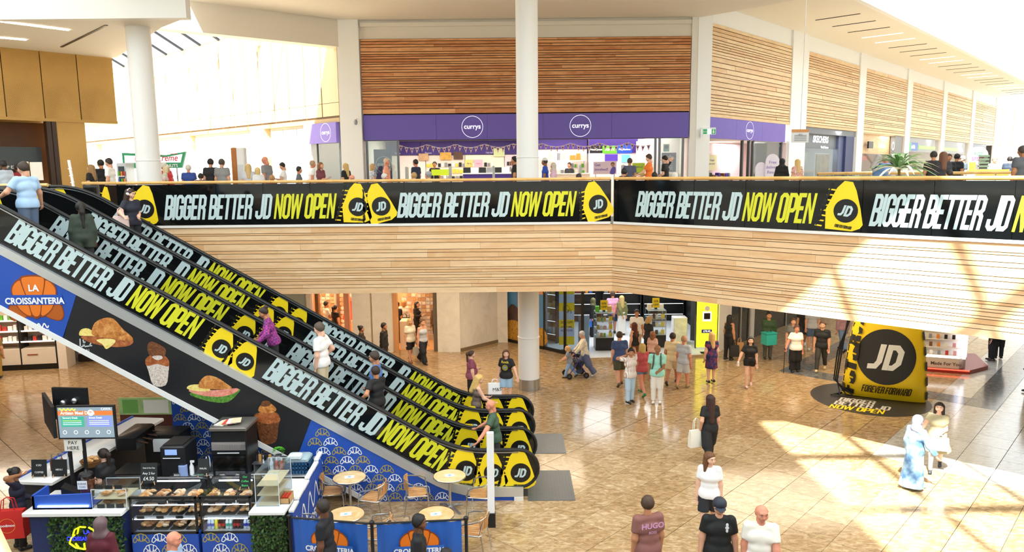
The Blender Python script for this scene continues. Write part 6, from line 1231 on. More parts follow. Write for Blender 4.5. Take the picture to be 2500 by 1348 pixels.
def mk_chair(label):     # faces +y
    t=thing('cafe_chair',label,'chair',group='slatted aluminium cafe chairs')
    for i in range(6):
        x=-.19+.076*i; q=MB(); q.bbox(x-.032,x+.032,-.2,.2-.02*abs(i-2.5),.43,.448,.006); obj('seat_slat',q,SW,t)
    q=MB(); q.tube([(-.24,-.2,.43),(-.24,.2,.43),(-.18,.24,.43),(.18,.24,.43),(.24,.2,.43),(.24,-.2,.43),(.18,-.24,.43),(-.18,-.24,.43)],.013,7,closed=True); obj('seat_frame',q,ALU,t)
    for i in range(4):
        a=math.radians(-36+24*i); q=MB(T(.26*math.sin(a),-.02-.26*math.cos(a),.66)@RZ(math.degrees(a))); q.bbox(-.045,.045,-.01,.01,-.12,.12,.005); obj('back_slat',q,SW,t)
    arc=[(.27*math.sin(math.radians(x)),-.02-.27*math.cos(math.radians(x))) for x in range(-90,91,15)]
    q=MB(); q.tube([(-.27,.22,.0),(-.275,.2,.40),(-.275,.16,.62),(-.272,.06,.66)]+[(x,y,.67+.10*(1-abs(i-6)/6)) for i,(x,y) in enumerate(arc)]+[(.272,.06,.66),(.275,.16,.62),(.275,.2,.40),(.27,.22,0)],.014,7); obj('arm_frame',q,ALU,t)
    for s in (-1,1): q=MB(); q.tube([(s*.2,-.22,.44),(s*.23,-.3,.0)],.013,7); obj('leg',q,ALU,t)
    for s in (-1,1): q=MB(); q.tube([(s*.21,-.2,.44),(s*.2,-.27,.72)],.012,7); obj('back_post',q,ALU,t)
    return t
TP=[((-3.42,14.42),'round timber table in front of the blue croissant panel near the bakery'),((-1.34,14.45),'round timber table under the foot of the front escalator'),((-3.12,12.75),'round timber table behind the left blue barrier banner'),((-1.45,12.72),'round timber table behind the right blue barrier banner')]
t0=mk_table(TP[0][1]); t0.location=(*TP[0][0],0)
for (p,l) in TP[1:]: dup(t0,None,T(p[0],p[1],0),l)
CP=[((-3.78,14.5),-80,'slatted chair left of the table near the bakery wall'),((-2.9,14.2),75,'slatted chair right of the table near the bakery wall'),((-2.0,14.4),-80,'slatted chair left of the table at the escalator foot'),((-.72,14.3),80,'slatted chair beside the white post at the escalator foot'),((-3.85,12.7),-75,'slatted chair at the left end behind the left banner'),((-2.55,12.65),80,'slatted chair at the right end behind the left banner'),((-1.98,12.6),-60,'slatted chair at the left end behind the right banner'),((-.78,12.75),75,'slatted chair at the right end behind the right banner')]
c0=mk_chair(CP[0][2]); c0.matrix_basis=T(*CP[0][0],0)@RZ(CP[0][1])
for (p,a,l) in CP[1:]: dup(c0,None,T(p[0],p[1],0)@RZ(a),l)
# ---- barrier banners
def banner(p0,p1,label):
    d=p1-p0; M=frame(p0,d); L=d.length; t=thing('barrier_banner',label,'barrier',tuple(p0),world=True); t.location=p0
    NX,NZ=24,6; v=[];f=[]
    for i in range(NX+1):
        for j in range(NZ+1): u=i/NX; z=j/NZ; v.append((.08+(L-.16)*u,.03*math.sin(u*17+z*2)*(1-.5*z)+.015*math.sin(u*41),.12+.83*z))
    f=[(i*(NZ+1)+j,(i+1)*(NZ+1)+j,(i+1)*(NZ+1)+j+1,i*(NZ+1)+j+1) for i in range(NX) for j in range(NZ)]
    q=MB(M); q.add(v,f,0,True); obj('cloth',q,mat('#2a63bd',.5,var=.06,vs=2),t); q=MB(M); q.tube([(0,0,.97),(L,0,.97)],.018,8); obj('top_rail',q,BLKM,t)
    q=MB(); logo(q,M@T(L/2,-.055,.50),.86); obj('emblem_print',q,[ORG,ORD,BRN,WPR,mat('#2a63bd',.5,var=.06,vs=2)],t); return t
def bpost(p,label):
    t=thing('barrier_post',label,'barrier post',tuple(p),group='barrier posts'); q=MB(); q.lathe([(.17,0),(.17,.02),(.03,.035)],20); obj('base',q,BLKM,t); q=MB(); q.tube([(0,0,.03),(0,0,.97)],.03,12); obj('pole',q,BLKM,t); q=MB(); q.lathe([(.03,.95),(.045,.97),(.045,1.01),(.02,1.03),(0,1.03)],14); obj('cap',q,BLKM,t)
q0,q1,q2=Vector((-4.0,12.22,0)),Vector((-2.48,11.95,0)),Vector((-.85,12.08,0))
banner(q0,q1,'left blue barrier banner with the croissant emblem'); banner(q1,q2,'right blue barrier banner with the croissant emblem')
for p,l in ((q0,'black barrier post beside the leafy counter'),(q1,'black barrier post between the two blue banners'),(q2,'black barrier post at the right end of the banners')): bpost(p,l)
t=thing('gate_post','slim white floor post with a black foot in front of the escalators','post',(-.46,13.72,0)); q=MB(); q.bbox(-.07,.07,-.05,.05,.3,1.96,.008); obj('shaft',q,mat('#f0f0f0',.4),t); q=MB(); q.bbox(-.085,.085,-.065,.065,0,.3,.01); obj('foot',q,BLKM,t)
# ---- plants
def plant(loc,label,n,L,seed,w,pot=True,cols=('#3f8f2a','#6cb545','#9ccf6a'),zt=0):
    t=thing('potted_plant',label,'plant',loc); r=random.Random(seed)
    q=MB(); q.lathe([(.16,0),(.22,.4),(.2,.4)],16); obj('pot',q,mat('#d8d4cc',.5),t); q=MB(); q.tube([(0,0,.35),(0,0,.55+zt)],.03,8); obj('stem',q,mat('#6b5a35',.7),t)
    for i in range(n):
        az=r.uniform(0,6.28); el=r.uniform(.25,1.35); ll=L*r.uniform(.7,1.1); d=Vector((math.cos(az),math.sin(az),0)); s=Vector((-math.sin(az),math.cos(az),0)); P=[]; q=MB()
        for k in range(7):
            u=k/6; P.append((d*(ll*u*math.cos(el*(1-.0*u)))+Vector((0,0,.5+zt+ll*(u*math.sin(el)-.55*u*u))),w*math.sin(math.pi*min(.98,.12+u*.88))**.8))
        v=[];f=[]
        for p,ww in P: v+= [p-s*ww+Vector((0,0,ww*.4)),p,p+s*ww+Vector((0,0,ww*.4))]
        for k in range(6): f+=[(3*k,3*k+1,3*k+4,3*k+3),(3*k+1,3*k+2,3*k+5,3*k+4)]
        q.add(v,f,0,True); obj('leaf',q,mat(cols[i%len(cols)],.4,var=.1),t)
    return t
plant(W(108,452,19.3)+Vector((0,0,-.75)),'bright green leafy plant behind the railing at the escalator head',46,.62,3,.05); 
plant(AB(2.2,6.75,ZU),'large variegated palm standing behind the right-hand railing',70,.95,5,.045,cols=('#5f8f4a','#9cc088','#eef4e0'),zt=.75)
plant((-.95,17.0,.0),'small trailing green plant between the escalator feet',26,.4,8,.03)
# ---- doughnut kiosk, fridge, info totem in the hall
Y=27.0; t=thing('kiosk_sign','doughnut kiosk sign with green border and red script letters','sign',(-12.8,Y,ZU),world=True); a=W(345,388,Y); b=W(453,370,Y); c=W(444,410,Y); x0=-14.2
q=MB(); q.prism([(x0,c.z),(c.x,c.z),(b.x,b.z),(-12.6,b.z-.12),(x0,b.z-.02)],Y,Y+.1); obj('border',q,mat('#2f9e6a',.4),t); q=MB(); q.prism([(x0+.1,c.z+.2),(c.x-.03,c.z+.2),(b.x-.12,b.z-.09),(-12.6,b.z-.2),(x0+.1,b.z-.12)],Y-.03,Y); obj('face',q,mat('#fbfbf8',.4,emit=.8,var=0),t)
q=MB(); txt(q,'Krispy Kreme',.33,c.x-.12,c.z+.26,0,y=Y-.035,bold=.015,align='RIGHT',sx=.85,shear=.2); q.box(-13.6,c.x-.1,Y-.036,Y-.034,c.z+.50,c.z+.52,0); txt(q,'DOUGHNUTS',.16,c.x-.12,c.z+.03,1,y=Y-.035,bold=.02,align='RIGHT'); obj('lettering',q,[mat('#d8213a',.4),WPR],t); 
for xx in (x0+.2,c.x-.2): q=MB(); q.tube([(xx,Y+.05,ZU),(xx,Y+.05,c.z)],.03,6); obj('pole',q,STEEL,t)
x0=W(395,430,26.6).x; x1=W(500,430,26.6).x; t=thing('kiosk_counter','white doughnut counter with glass top in the left-hand hall','counter',((x0+x1)/2,26.8,ZU),world=True); q=MB(); q.box(x0,x1,26.6,27.2,ZU,ZU+.95); obj('body',q,WHITE,t); q=MB(); q.box(x0,x1,26.6,26.62,ZU+.95,ZU+1.25); q.box(x0,x1,26.6,27.1,ZU+1.25,ZU+1.27); obj('glass_guard',q,CLEAR,t)
for i in range(12): q=MB(); q.lathe([(.03,0),(.06,.0),(.07,.025),(.06,.05),(.03,.05),(.03,0)],10); tag(obj('doughnut',q,[mat('#d9a35a',.5),mat('#6b3a20',.4),mat('#f0b8c4',.4)][i%3],None,T(x0+.15+.12*i,26.85,ZU+.955)),'%s doughnut under the glass of the white counter, %s from the left'%(['plain','chocolate','pink'][i%3],(nth+['tenth','eleventh','twelfth'])[i]),'doughnut','doughnuts on the counter')
a,b=W(283,398,26),W(309,440,26); t=thing('drinks_fridge','glass-fronted drinks fridge beside the white hall column','fridge',((a.x+b.x)/2,26,ZU),world=True); q=MB(); q.box(a.x,b.x,26.02,26.6,ZU,a.z); obj('body',q,mat('#c9ced2',.4,.3),t); q=MB(); q.box(a.x+.06,b.x-.06,26.0,26.02,ZU+.1,a.z-.12); obj('door',q,mat('#3a4650',.15),t)
for k in range(4):
    q=MB(); q.box(a.x+.06,b.x-.06,25.97,26.0,ZU+.5+.25*k,ZU+.52+.25*k); obj('shelf',q,mat('#e8ecee',.4,emit=.8),t)
    for j in range(3): product(['red','yellow','blue','green','orange'][(j+k)%5],T(a.x+.1+.09*j,25.96,ZU+.52+.25*k),.06,.04,.16,'in the glass-fronted fridge, shelf %s'%nth[k],'bottles in the hall fridge','bottle')
a,b=W(562,360,26),W(593,360,26); t=thing('info_totem','tall brown and white information totem in the left-hand hall','totem',((a.x+b.x)/2,26,ZU),world=True); q=MB(); q.bbox(a.x,a.x+.19,26,26.3,ZU,a.z,.03); obj('timber_side',q,mat('#b5712f',.5),t); q=MB(); q.bbox(a.x+.19,b.x+.02,26,26.3,ZU,a.z,.03); obj('white_side',q,WHITE,t); q=MB(); q.box(a.x+.22,b.x-.04,25.985,26.0,a.z-1.5,a.z-.6); obj('screen',q,mat('#d9dfe2',.2),t)
t=thing('menu_stand','white pole with small clips beside the gold pier','pole',W(188,470,21.5)); t.location.z=ZU; q=MB(RY(-5)); q.tube([(0,0,0),(0,0,1.75)],.04,8); [q.tube([(-.06,-.02,.9+.2*i),(.06,-.02,.9+.2*i)],.012,5) for i in range(4)]; obj('pole',q,WHITE,t)
board_sign('menu_board',52,395,72,450,24.5,mat('#f2d9b8',.5,emit=.4,var=.3,vs=3),'cream and orange menu panel in the dark shop entrance',cat='panel'); board_sign('menu_board',72,396,104,440,24.6,mat('#e0d8cc',.5,emit=.2,var=.2,vs=3),'grey menu panel behind the leafy plant',cat='panel')
q=MB(); q.lathe([(.28,0),(.28,.4),(.0,.4)],16); 
# ---- pop-up sunglasses kiosk, promo discs
a,b=W(2358,415,30),W(2480,432,30); t=thing('popup_kiosk','pop-up sunglasses kiosk with round white sign and orange panel','kiosk',((a.x+b.x)/2,30,ZU),world=True); q=MB(); q.box(a.x,b.x,30,31.2,ZU,ZU+1.02); obj('counter',q,mat('#f0eee8',.5),t); q=MB(); q.box(a.x+.4,b.x-.3,29.98,30,ZU+.85,ZU+1.2); obj('orange_panel',q,mat('#f08a3a',.5,emit=.3,var=.3,vs=2),t)
p=W(2388,380,30.5); q=MB(); q.prism([(p.x+.42*math.cos(2*math.pi*i/30),p.z+.36*math.sin(2*math.pi*i/30)) for i in range(30)],30.5,30.56); txt(q,'POP',.2,p.x,p.z+.0,1,y=30.49,bold=.02); txt(q,'SPECS',.2,p.x,p.z-.2,2,y=30.49,bold=.02); obj('round_sign',q,[mat('#f6f2f4',.5),mat('#3f9a5c',.5),mat('#d8407c',.5)],t); q=MB(); q.tube([(p.x,30.53,ZU+1.0),(p.x,30.53,p.z-.3)],.03,6); obj('sign_pole',q,STEEL,t)
p=W(2403,400,30.4); q=MB(); [q.box(p.x-.2,p.x+.2,30.4,30.5,p.z-.28+.14*i,p.z-.2+.14*i) for i in range(5)]; obj('rack',q,mat('#4a5a48',.5),t); q=MB(); q.box(a.x+.25,a.x+.45,30.1,30.2,ZU+1.02,ZU+1.5); obj('yellow_card',q,mat('#f4d23a',.5),t)
t=thing('promo_disc','pair of rounded lilac promotional boards by the purple side front','sign',tuple(W(1880,440,30.2)*1),world=True); t.location=(W(1880,440,30.2).x,30.2,ZU); t['_w']=list(t.location)
for (px0,px1,py,l) in ((1868,1902,376,1),(1845,1872,396,0)):
    a,b=W(px0,py,30.2),W(px1,py,30.2); r_=(b.x-a.x)/2; cx=(a.x+b.x)/2; zt=a.z-r_*1.2; q=MB(); q.prism([(cx-r_,ZU),(cx+r_,ZU)]+[(cx+r_*math.cos(math.pi*i/14),zt+r_*1.2*math.sin(math.pi*i/14)) for i in range(15)],30.2-.1*l,30.24-.1*l); obj('board',q,mat('#eee6f4',.5),t)
    if l: q=MB(); [txt(q,s,.17,cx,zt-.05-.2*i,y=30.09,bold=.005) for i,s in enumerate(('Free','delivery','Result'))]; obj('lettering',q,mat('#9a86c4',.5),t)
# ---- rollator
t=thing('rollator','blue-framed rollator walker pushed across the granite floor','walker',tuple(G(1405,920)),-78); BL=mat('#2a2a8c',.35,.3)
for s in (-1,1):
    q=MB(); q.tube([(s*.27,.3,.16),(s*.25,.05,.55),(s*.25,-.12,.92),(s*.25,-.25,.95)],.016,7); obj('side_tube',q,BL,t); q=MB(); q.tube([(s*.27,-.3,.16),(s*.25,.02,.58)],.016,7); obj('side_tube',q,BL,t); q=MB(); q.tube([(s*.25,-.16,.93),(s*.25,-.3,.95)],.022,7); obj('hand_grip',q,BLKM,t)
    for y in (.3,-.3):
        q=MB(T(s*.27,y,.10)@RY(90)); q.lathe([(.05,-.018),(.1,-.02),(.1,.02),(.05,.018),(.05,-.018)],18,cap=False); obj('wheel',q,RUB,t); q=MB(T(s*.27,y,.10)@RY(90)); q.lathe([(.0,-.012),(.05,-.012),(.05,.012),(0,.012)],10); obj('wheel_hub',q,mat('#55565a',.4,.4),t)
q=MB(); q.bbox(-.24,.24,-.12,.18,.55,.59,.02); obj('seat',q,BLKM,t); q=MB(); q.bbox(-.2,.2,-.02,.16,.3,.54,.03); obj('bag',q,BLKM,t); q=MB(); q.tube([(-.26,0,.2),(.26,0,.2)],.012,6); obj('cross_bar',q,BL,t)
# ---- camera-side railing corner
t=thing('stair_handrail','pale timber handrail close to the viewer at the lower left corner','handrail',W(-170,1100,1.0),world=True); q=MB(); q.tube([W(-460,560,1.25),W(-205,1100,1.0),W(-58,1465,.8),W(20,1700,.7)],.05,12); obj('rail',q,mat('#d8c79c',.5),t); q=MB(); q.tube([W(-170,1100,1.0),W(-170,1100,1.0)-Vector((0,0,.75))],.02,8); obj('post',q,STEEL,t)
# ================================================================ PEOPLE
def nets(F,org,res):
    s=F<0; n=[d-1 for d in F.shape]; sm=np.zeros(n,np.int8)
    offs=[(a,b,c) for a in (0,1) for b in (0,1) for c in (0,1)]
    for a,b,c in offs: sm+=s[a:a+n[0],b:b+n[1],c:c+n[2]]
    ci=np.argwhere((sm>0)&(sm<8)); C=np.full(n,-1,np.int32); C[ci[:,0],ci[:,1],ci[:,2]]=np.arange(len(ci))
    P=np.zeros((len(ci),3)); cnt=np.zeros(len(ci))
    for a in offs:
        for ax in range(3):
            if a[ax]: continue
            b=list(a); b[ax]=1; fa=F[ci[:,0]+a[0],ci[:,1]+a[1],ci[:,2]+a[2]]; fb=F[ci[:,0]+b[0],ci[:,1]+b[1],ci[:,2]+b[2]]
            m=(fa<0)!=(fb<0); t=np.where(m,fa/np.where(m,fa-fb,1),0); q=np.array(a,float)[None,:].repeat(len(ci),0); q[:,ax]+=t
            P+=np.where(m[:,None],q,0); cnt+=m
    V=(ci+P/np.maximum(cnt,1)[:,None])*res+org; fs=[]
    for ax in range(3):
        u,v=[(1,2),(2,0),(0,1)][ax]; sl=[slice(1,-1)]*3; sl[ax]=slice(0,-1); s0=s[tuple(sl)]; sl[ax]=slice(1,None); s1=s[tuple(sl)]
        e=np.argwhere(s0!=s1)
        if not len(e): continue
        e=e+1; e[:,ax]-=1
        def cc(du,dv): q=e.copy(); q[:,u]-=du; q[:,v]-=dv; return C[q[:,0],q[:,1],q[:,2]]
        quad=np.stack([cc(1,1),cc(0,1),cc(0,0),cc(1,0)],1); fl=s[e[:,0],e[:,1],e[:,2]]; quad[~fl]=quad[~fl][:,::-1]; fs.append(quad)
    return V,np.concatenate(fs)
def field(prims,res,k=.03,cuts=()):
    """prims: (a,b,ra,rb,cut) tapered capsules; cut = fraction past which the capsule is sliced flat"""
    A=np.array([p[0] for p in prims]+[p[1] for p in prims],float); R=np.array([p[2] for p in prims]+[p[3] for p in prims])
    lo=(A-R[:,None]).min(0)-3*res; hi=(A+R[:,None]).max(0)+3*res; n=np.ceil((hi-lo)/res).astype(int)+1
    F=np.full(n,.5,np.float32); ax=[lo[i]+res*np.arange(n[i]) for i in range(3)]
    for p in prims:
        a,b,ra,rb=np.array(p[0],float),np.array(p[1],float),p[2],p[3]; cut=p[4] if len(p)>4 else None; m=max(ra,rb)+k+2.5*res
        i0=np.maximum(((np.minimum(a,b)-m-lo)/res).astype(int),0); i1=np.minimum(((np.maximum(a,b)+m-lo)/res).astype(int)+2,n)
        X=ax[0][i0[0]:i1[0],None,None]; Y=ax[1][None,i0[1]:i1[1],None]; Z=ax[2][None,None,i0[2]:i1[2]]
        ab=b-a; L2=max(ab@ab,1e-9); t0=((X-a[0])*ab[0]+(Y-a[1])*ab[1]+(Z-a[2])*ab[2])/L2; t=np.clip(t0,0,1)
        d=np.sqrt((X-a[0]-t*ab[0])**2+(Y-a[1]-t*ab[1])**2+(Z-a[2]-t*ab[2])**2)-(ra+(rb-ra)*t)
        if cut is not None: d=np.maximum(d,(t0-cut)*math.sqrt(L2))
        S0=F[i0[0]:i1[0],i0[1]:i1[1],i0[2]:i1[2]]; h=np.maximum(k-np.abs(S0-d),0)/k; F[i0[0]:i1[0],i0[1]:i1[1],i0[2]:i1[2]]=np.minimum(S0,d)-h*h*k*.25
    for nrm,c in cuts:
        D=nrm[0]*ax[0][:,None,None]+nrm[1]*ax[1][None,:,None]+nrm[2]*ax[2][None,None,:]-c; F=np.maximum(F,D)
    return nets(F,lo,res)
def npmesh(name,parts,mats):
    """parts: (V,F,matindex array or int)"""
    vs=[];fs=[];mi=[];n=0
    for V,Fc,m in parts:
        vs.append(np.asarray(V,float)); fs+= [tuple(int(i)+n for i in f) for f in Fc]; mi+= [m]*len(Fc) if isinstance(m,int) else list(m); n+=len(V)
    me=bpy.data.meshes.new(name); me.from_pydata(np.concatenate(vs).tolist(),[],fs)
    for a in mats: me.materials.append(a)
    me.polygons.foreach_set('material_index',mi); me.polygons.foreach_set('use_smooth',[True]*len(fs)); me.update(); return me
# head template (metres, adult), origin at skull centre, face towards +y
HV,HF=field([((0,-.012,.02),(0,-.008,.025),.092,.09),((0,.03,-.03),(0,.032,-.045),.062,.056),((0,.05,-.088),(0,.042,-.07),.036,.042),((0,-.035,-.06),(0,-.04,-.14),.054,.052),((0,.088,.0),(0,.103,-.028),.011,.016),((-.035,.072,.032),(.035,.072,.032),.024,.024),
   ((-.079,-.005,-.02),(-.082,-.012,.022),.012,.018),((.079,-.005,-.02),(.082,-.012,.022),.012,.018),((-.016,.086,-.056),(.016,.086,-.056),.011,.011),((-.04,.05,-.03),(-.04,.05,-.03),.04,.04),((.04,.05,-.03),(.04,.05,-.03),.04,.04)],.0125,.022)
_q=MB()
for s in (-1,1): _q.ell((s*.034,.083,.008),(.014,.011,.010),8,6,1); _q.ell((s*.034,.0915,.008),(.0065,.004,.0065),8,5,2); _q.ell((s*.036,.094,.034),(.022,.007,.0045),8,4,2)
_q.ell((0,.095,-.055),(.026,.008,.008),10,5,3)
FACE=(np.array(_q.v),_q.f,list(_q.m))
def hand_tpl(grip):
    q=MB(); q.ell((0,-.004,-.045),(.036,.017,.05),8,6)
    c=1.0 if grip else .38
    for i,(x,l) in enumerate(((-.027,.062),(-.009,.074),(.009,.07),(.026,.056))):
        p=[Vector((x,.0,-.082))]; a=.15+.2*c
        for s in range(3): p.append(p[-1]+Vector((x*.05,math.sin(a)*l*.42,-math.cos(a)*l*.42))); a+=.75*c
        q.tube(p,[.0095,.009,.008,.006],6)
    p=[Vector((-.03,.004,-.03)),Vector((-.05,.02,-.055)),Vector((-.047 if not grip else -.03,.035,-.082)),Vector((-.038 if not grip else -.01,.045,-.1))]; q.tube(p,[.013,.011,.0095,.007],6)
    return np.array([tuple(v) for v in q.v]),q.f
HANDS={g:hand_tpl(g) for g in (0,1)}
# hair templates in head space
PLN=[((0,.736,-.677),.736*.075-.677*.062)]
CAPP=[((0,-.014,.022),(0,-.010,.030),.106,.104)]
def face_open(V):pass
HT={}
def hair_tpl(st):
    if st in HT: return HT[st]
    r=.016
    if st=='hijab': a=field([((0,-.014,.02),(0,-.008,.026),.112,.11),((0,-.03,-.06),(0,-.02,-.17),.09,.105),((-.09,-.02,-.2),(.09,-.02,-.2),.075,.075),((0,.06,-.15),(0,.075,-.2),.06,.06)],.018,.05,[]); 
    else:
        a=field(CAPP+([((0,.03,.062),(0,-.03,.075),.062,.07)] if st=='short' else [])+([((-.06,0,.05),(.06,0,.05),.075,.075),((0,-.05,.06),(0,-.05,.06),.09,.09)] if st=='curly' else []),r,.03,PLN)
    parts=[a]
    if st=='hijab':   # open the face
        V,Fc=a; c=V[Fc].mean(1); keep=~((c[:,1]>.055)&(((c[:,0])/.068)**2+((c[:,2]+.012)/.098)**2<1)); parts=[(V,Fc[keep])]
    P=[]
    if st=='long': P=[((0,-.06,.03),(0,-.10,-.36),.088,.075),((-.07,-.02,.03),(-.085,-.03,-.26),.045,.04),((.07,-.02,.03),(.085,-.03,-.26),.045,.04)]
    if st=='vlong': P=[((0,-.06,.03),(0,-.115,-.52),.088,.07),((-.07,-.03,.03),(-.08,-.06,-.4),.045,.04),((.07,-.03,.03),(.08,-.06,-.4),.045,.04)]
    if st=='bob': P=[((0,-.05,.02),(0,-.06,-.12),.09,.08),((-.075,-.01,.03),(-.08,-.0,-.10),.04,.038),((.075,-.01,.03),(.08,0,-.10),.04,.038)]
    if st=='pony': P=[((0,-.10,.05),(0,-.14,.02),.04,.045),((0,-.14,.02),(0,-.15,-.24),.045,.022)]
    if st=='bun': P=[((0,-.09,.09),(0,-.10,.09),.05,.05)]
    if st=='braid': P=[((0,-.09,.0),(0,-.12,-.1),.06,.05),((0,-.12,-.1),(0,-.13,-.45),.05,.03)]
    if P: parts.append(field(P,r,.04))
    HT[st]=parts; return parts
def shoe_tpl():
    return field([((0,-.05,.035),(0,-.05,.06),.042,.04),((0,-.03,.03),(0,.10,.026),.04,.036),((-.008,.1,.022),(.008,.13,.02),.034,.03)],.014,.03,[((0,0,-1),0.)])
SHV=shoe_tpl(); SHOE={}
def shoe_me(c):
    if c not in SHOE: SHOE[c]=npmesh('shoe',[(SHV[0],SHV[1],0)],[mat(c,.5)])
    return SHOE[c]
SKIN={'b':'#d9a283','p':'#e6b69c','t':'#c08560','d':'#6a4430','m':'#9c6a48','r':'#d98f72'}
TGT={'hang':(.138,.025,.425),'hangb':(.15,-.02,.43),'fwd':(.13,.15,.47),'bwd':(.15,-.13,.46),'phone':(.045,.19,.665),'chest':(-.02,.15,.66),'waist':(.02,.15,.58),'rail':(.20,.19,.60),'raill':(.26,.05,.575),'head':(.075,.045,.925),'nape':(.05,-.07,.86),'back':(.01,-.125,.49),'hip':(.14,.04,.54),'front':(.06,.24,.60),'bag':(.165,.02,.425),'out':(.24,.10,.50),'push':(.13,.23,.57)}
LEG={'stand':((.04,.06),(-.04,.04)),'walk':((.36,.12),(-.30,.30)),'walk2':((-.30,.34),(.34,.10)),'stroll':((.2,.1),(-.2,.24)),'sit':((1.35,1.3),(1.3,1.25))}
PN=[0]
def person(label,pos,rz,h=1.72,sex='m',skin='b',hair='short',hc='#2a1d15',top='tee',tc='#f0f0ee',bot='pants',bc='#22242a',sh='#2b2b2b',arms=('hang','hang'),legs='stand',w=1.,lean=0.,head=(0,0),res=.028,group=None,name='person',grip=(0,0),sw=0,extra=None,hem=None,cat='person'):
    t=thing(name,label,cat,pos,rz,group); fem=sex=='f'; child=h<1.4; M_=lambda *a:np.array(a,float)*h
    hw=.050*(1.08 if fem else 1); sw_=.090 if fem else .105; 
    if child: sw_*=.95
    # legs
    J={}; P=M_(0,0,.53); an=[]
    for s,nm,(tp,kf) in ((1,'r',LEG[legs][0]),(-1,'l',LEG[legs][1])):
        hp=P+M_(s*hw,0,-.012); kn=hp+.245*h*np.array((s*.02,math.sin(tp),-math.cos(tp))); ak=kn+.238*h*np.array((0,math.sin(tp-kf),-math.cos(tp-kf))); J['h'+nm],J['k'+nm],J['a'+nm]=hp,kn,ak
    dz=.045*h-min(J['ar'][2],J['al'][2])
    if legs=='sit': dz=0
    for k_ in J: J[k_]=J[k_]+np.array((0,0,dz))
    P=P+np.array((0,0,dz)); L=math.radians(lean); Rl=np.array(((1,0,0),(0,math.cos(L),math.sin(L)),(0,-math.sin(L),math.cos(L))))
    U=lambda x,y,z: P+Rl@M_(x,y,z-.53)
    armsL={'r':arms[0],'l':arms[1]}
    for s,nm in ((1,'r'),(-1,'l')):
        S_=U(s*sw_,0,.805); tg=armsL[nm]; tg=TGT[tg] if isinstance(tg,str) else tg; W_=U(tg[0]*s,tg[1],tg[2]); l1,l2=.178*h,.158*h; v=W_-S_; d=np.linalg.norm(v); dm=min(d,(l1+l2)*.995); v=v/d; W_=S_+v*dm
        a=(l1*l1-l2*l2+dm*dm)/(2*dm); hh=math.sqrt(max(l1*l1-a*a,0)); hint=np.array((s*.55,-1,-.25)); hint=hint-v*(hint@v); hint/=np.linalg.norm(hint); J['s'+nm],J['e'+nm],J['w'+nm]=S_,S_+v*a+hint*hh,W_
    ch=.052 if fem else .058
    tor=[(U(-.04,0,.535),U(.04,0,.535),.066*h*w,.066*h*w),(U(-.032,0,.625),U(.032,0,.625),.057*h*w,.057*h*w),(U(-ch,0,.72),U(ch,0,.72),.061*h*(w*.6+.4),.061*h*(w*.6+.4)),(U(0,-.006,.808),U(sw_*.92,-.004,.800),.036*h,.030*h),(U(0,-.006,.808),U(-sw_*.92,-.004,.800),.036*h,.030*h),(U(0,0,.56),U(0,0,.74),.06*h*w,.06*h*w)]
    if w>1.12: tor.append((U(-.02,.03,.615),U(.02,.03,.615),.066*h*w,.066*h*w))
    if fem and not child: tor+= [(U(-.04,.035,.715),U(.04,.035,.715),.047*h,.047*h)]
    neck=[(U(0,-.005,.79),U(0,.008,.875),.036*h,.030*h)]
    R=lambda a,i=0:a*h*(w*.5+.5)+i
    def armp(nm,c1=None,c2=None,i=0): 
        o=[(J['s'+nm],J['e'+nm],R(.032,i*.75),R(.029,i),*(() if c1 is None else (c1,)))]
        if c1 is None: o.append((J['e'+nm],J['w'+nm],R(.029,i*.9),R(.0185,i*.8),*(() if c2 is None else (c2,))))
        return o
    def legp(nm,c1=None,c2=None,i=0,fl=0): 
        o=[(J['h'+nm],J['k'+nm],R(.058,i),R(.036,i+fl),*(() if c1 is None else (c1,)))]
        if c1 is None: o.append((J['k'+nm],J['a'+nm],R(.036,i),R(.023,i+fl),*(() if c2 is None else (c2,))))
        return o
    skinm=mat(SKIN.get(skin,skin),.55,var=.05,vs=9); parts=[]
    V,Fc=field(tor+neck+armp('r')+armp('l')+legp('r')+legp('l'),res,.03); parts.append((V,Fc,0))
    hs=h/1.72*(1.0 if not child else 1.22-.15*(h-1)); HC=U(0,.012,.932 if not child else .925); yw,pt=math.radians(head[0]),math.radians(head[1])
    Rh=np.array(Matrix.Rotation(yw,3,'Z')@Matrix.Rotation(-pt,3,'X')); hx=lambda V:(np.asarray(V)@Rh.T)*hs+HC
    parts.append((hx(HV),HF,0)); parts.append((hx(FACE[0]),FACE[1],FACE[2]))
    for s,nm,g in ((1,'r',grip[0]),(-1,'l',grip[1])):
        d=J['w'+nm]-J['e'+nm]; d/=np.linalg.norm(d); z=-d; y=np.array((0,1.,.0)) if abs(d[1])<.85 else np.array((0,0,1.)); x=np.cross(y,z); x/=np.linalg.norm(x); y=np.cross(z,x); hv,hf=HANDS[g]; hv=hv*np.array((s,1,1))
        parts.append(((hv@np.stack([x,y,z]))*(h/1.72)+J['w'+nm],hf,0))
    put('body',npmesh('body',parts,[skinm,mat('#e9e4dc',.3,var=0),mat('#2a1c16',.5,var=0),mat('#b5685a',.5,var=0)]),t)
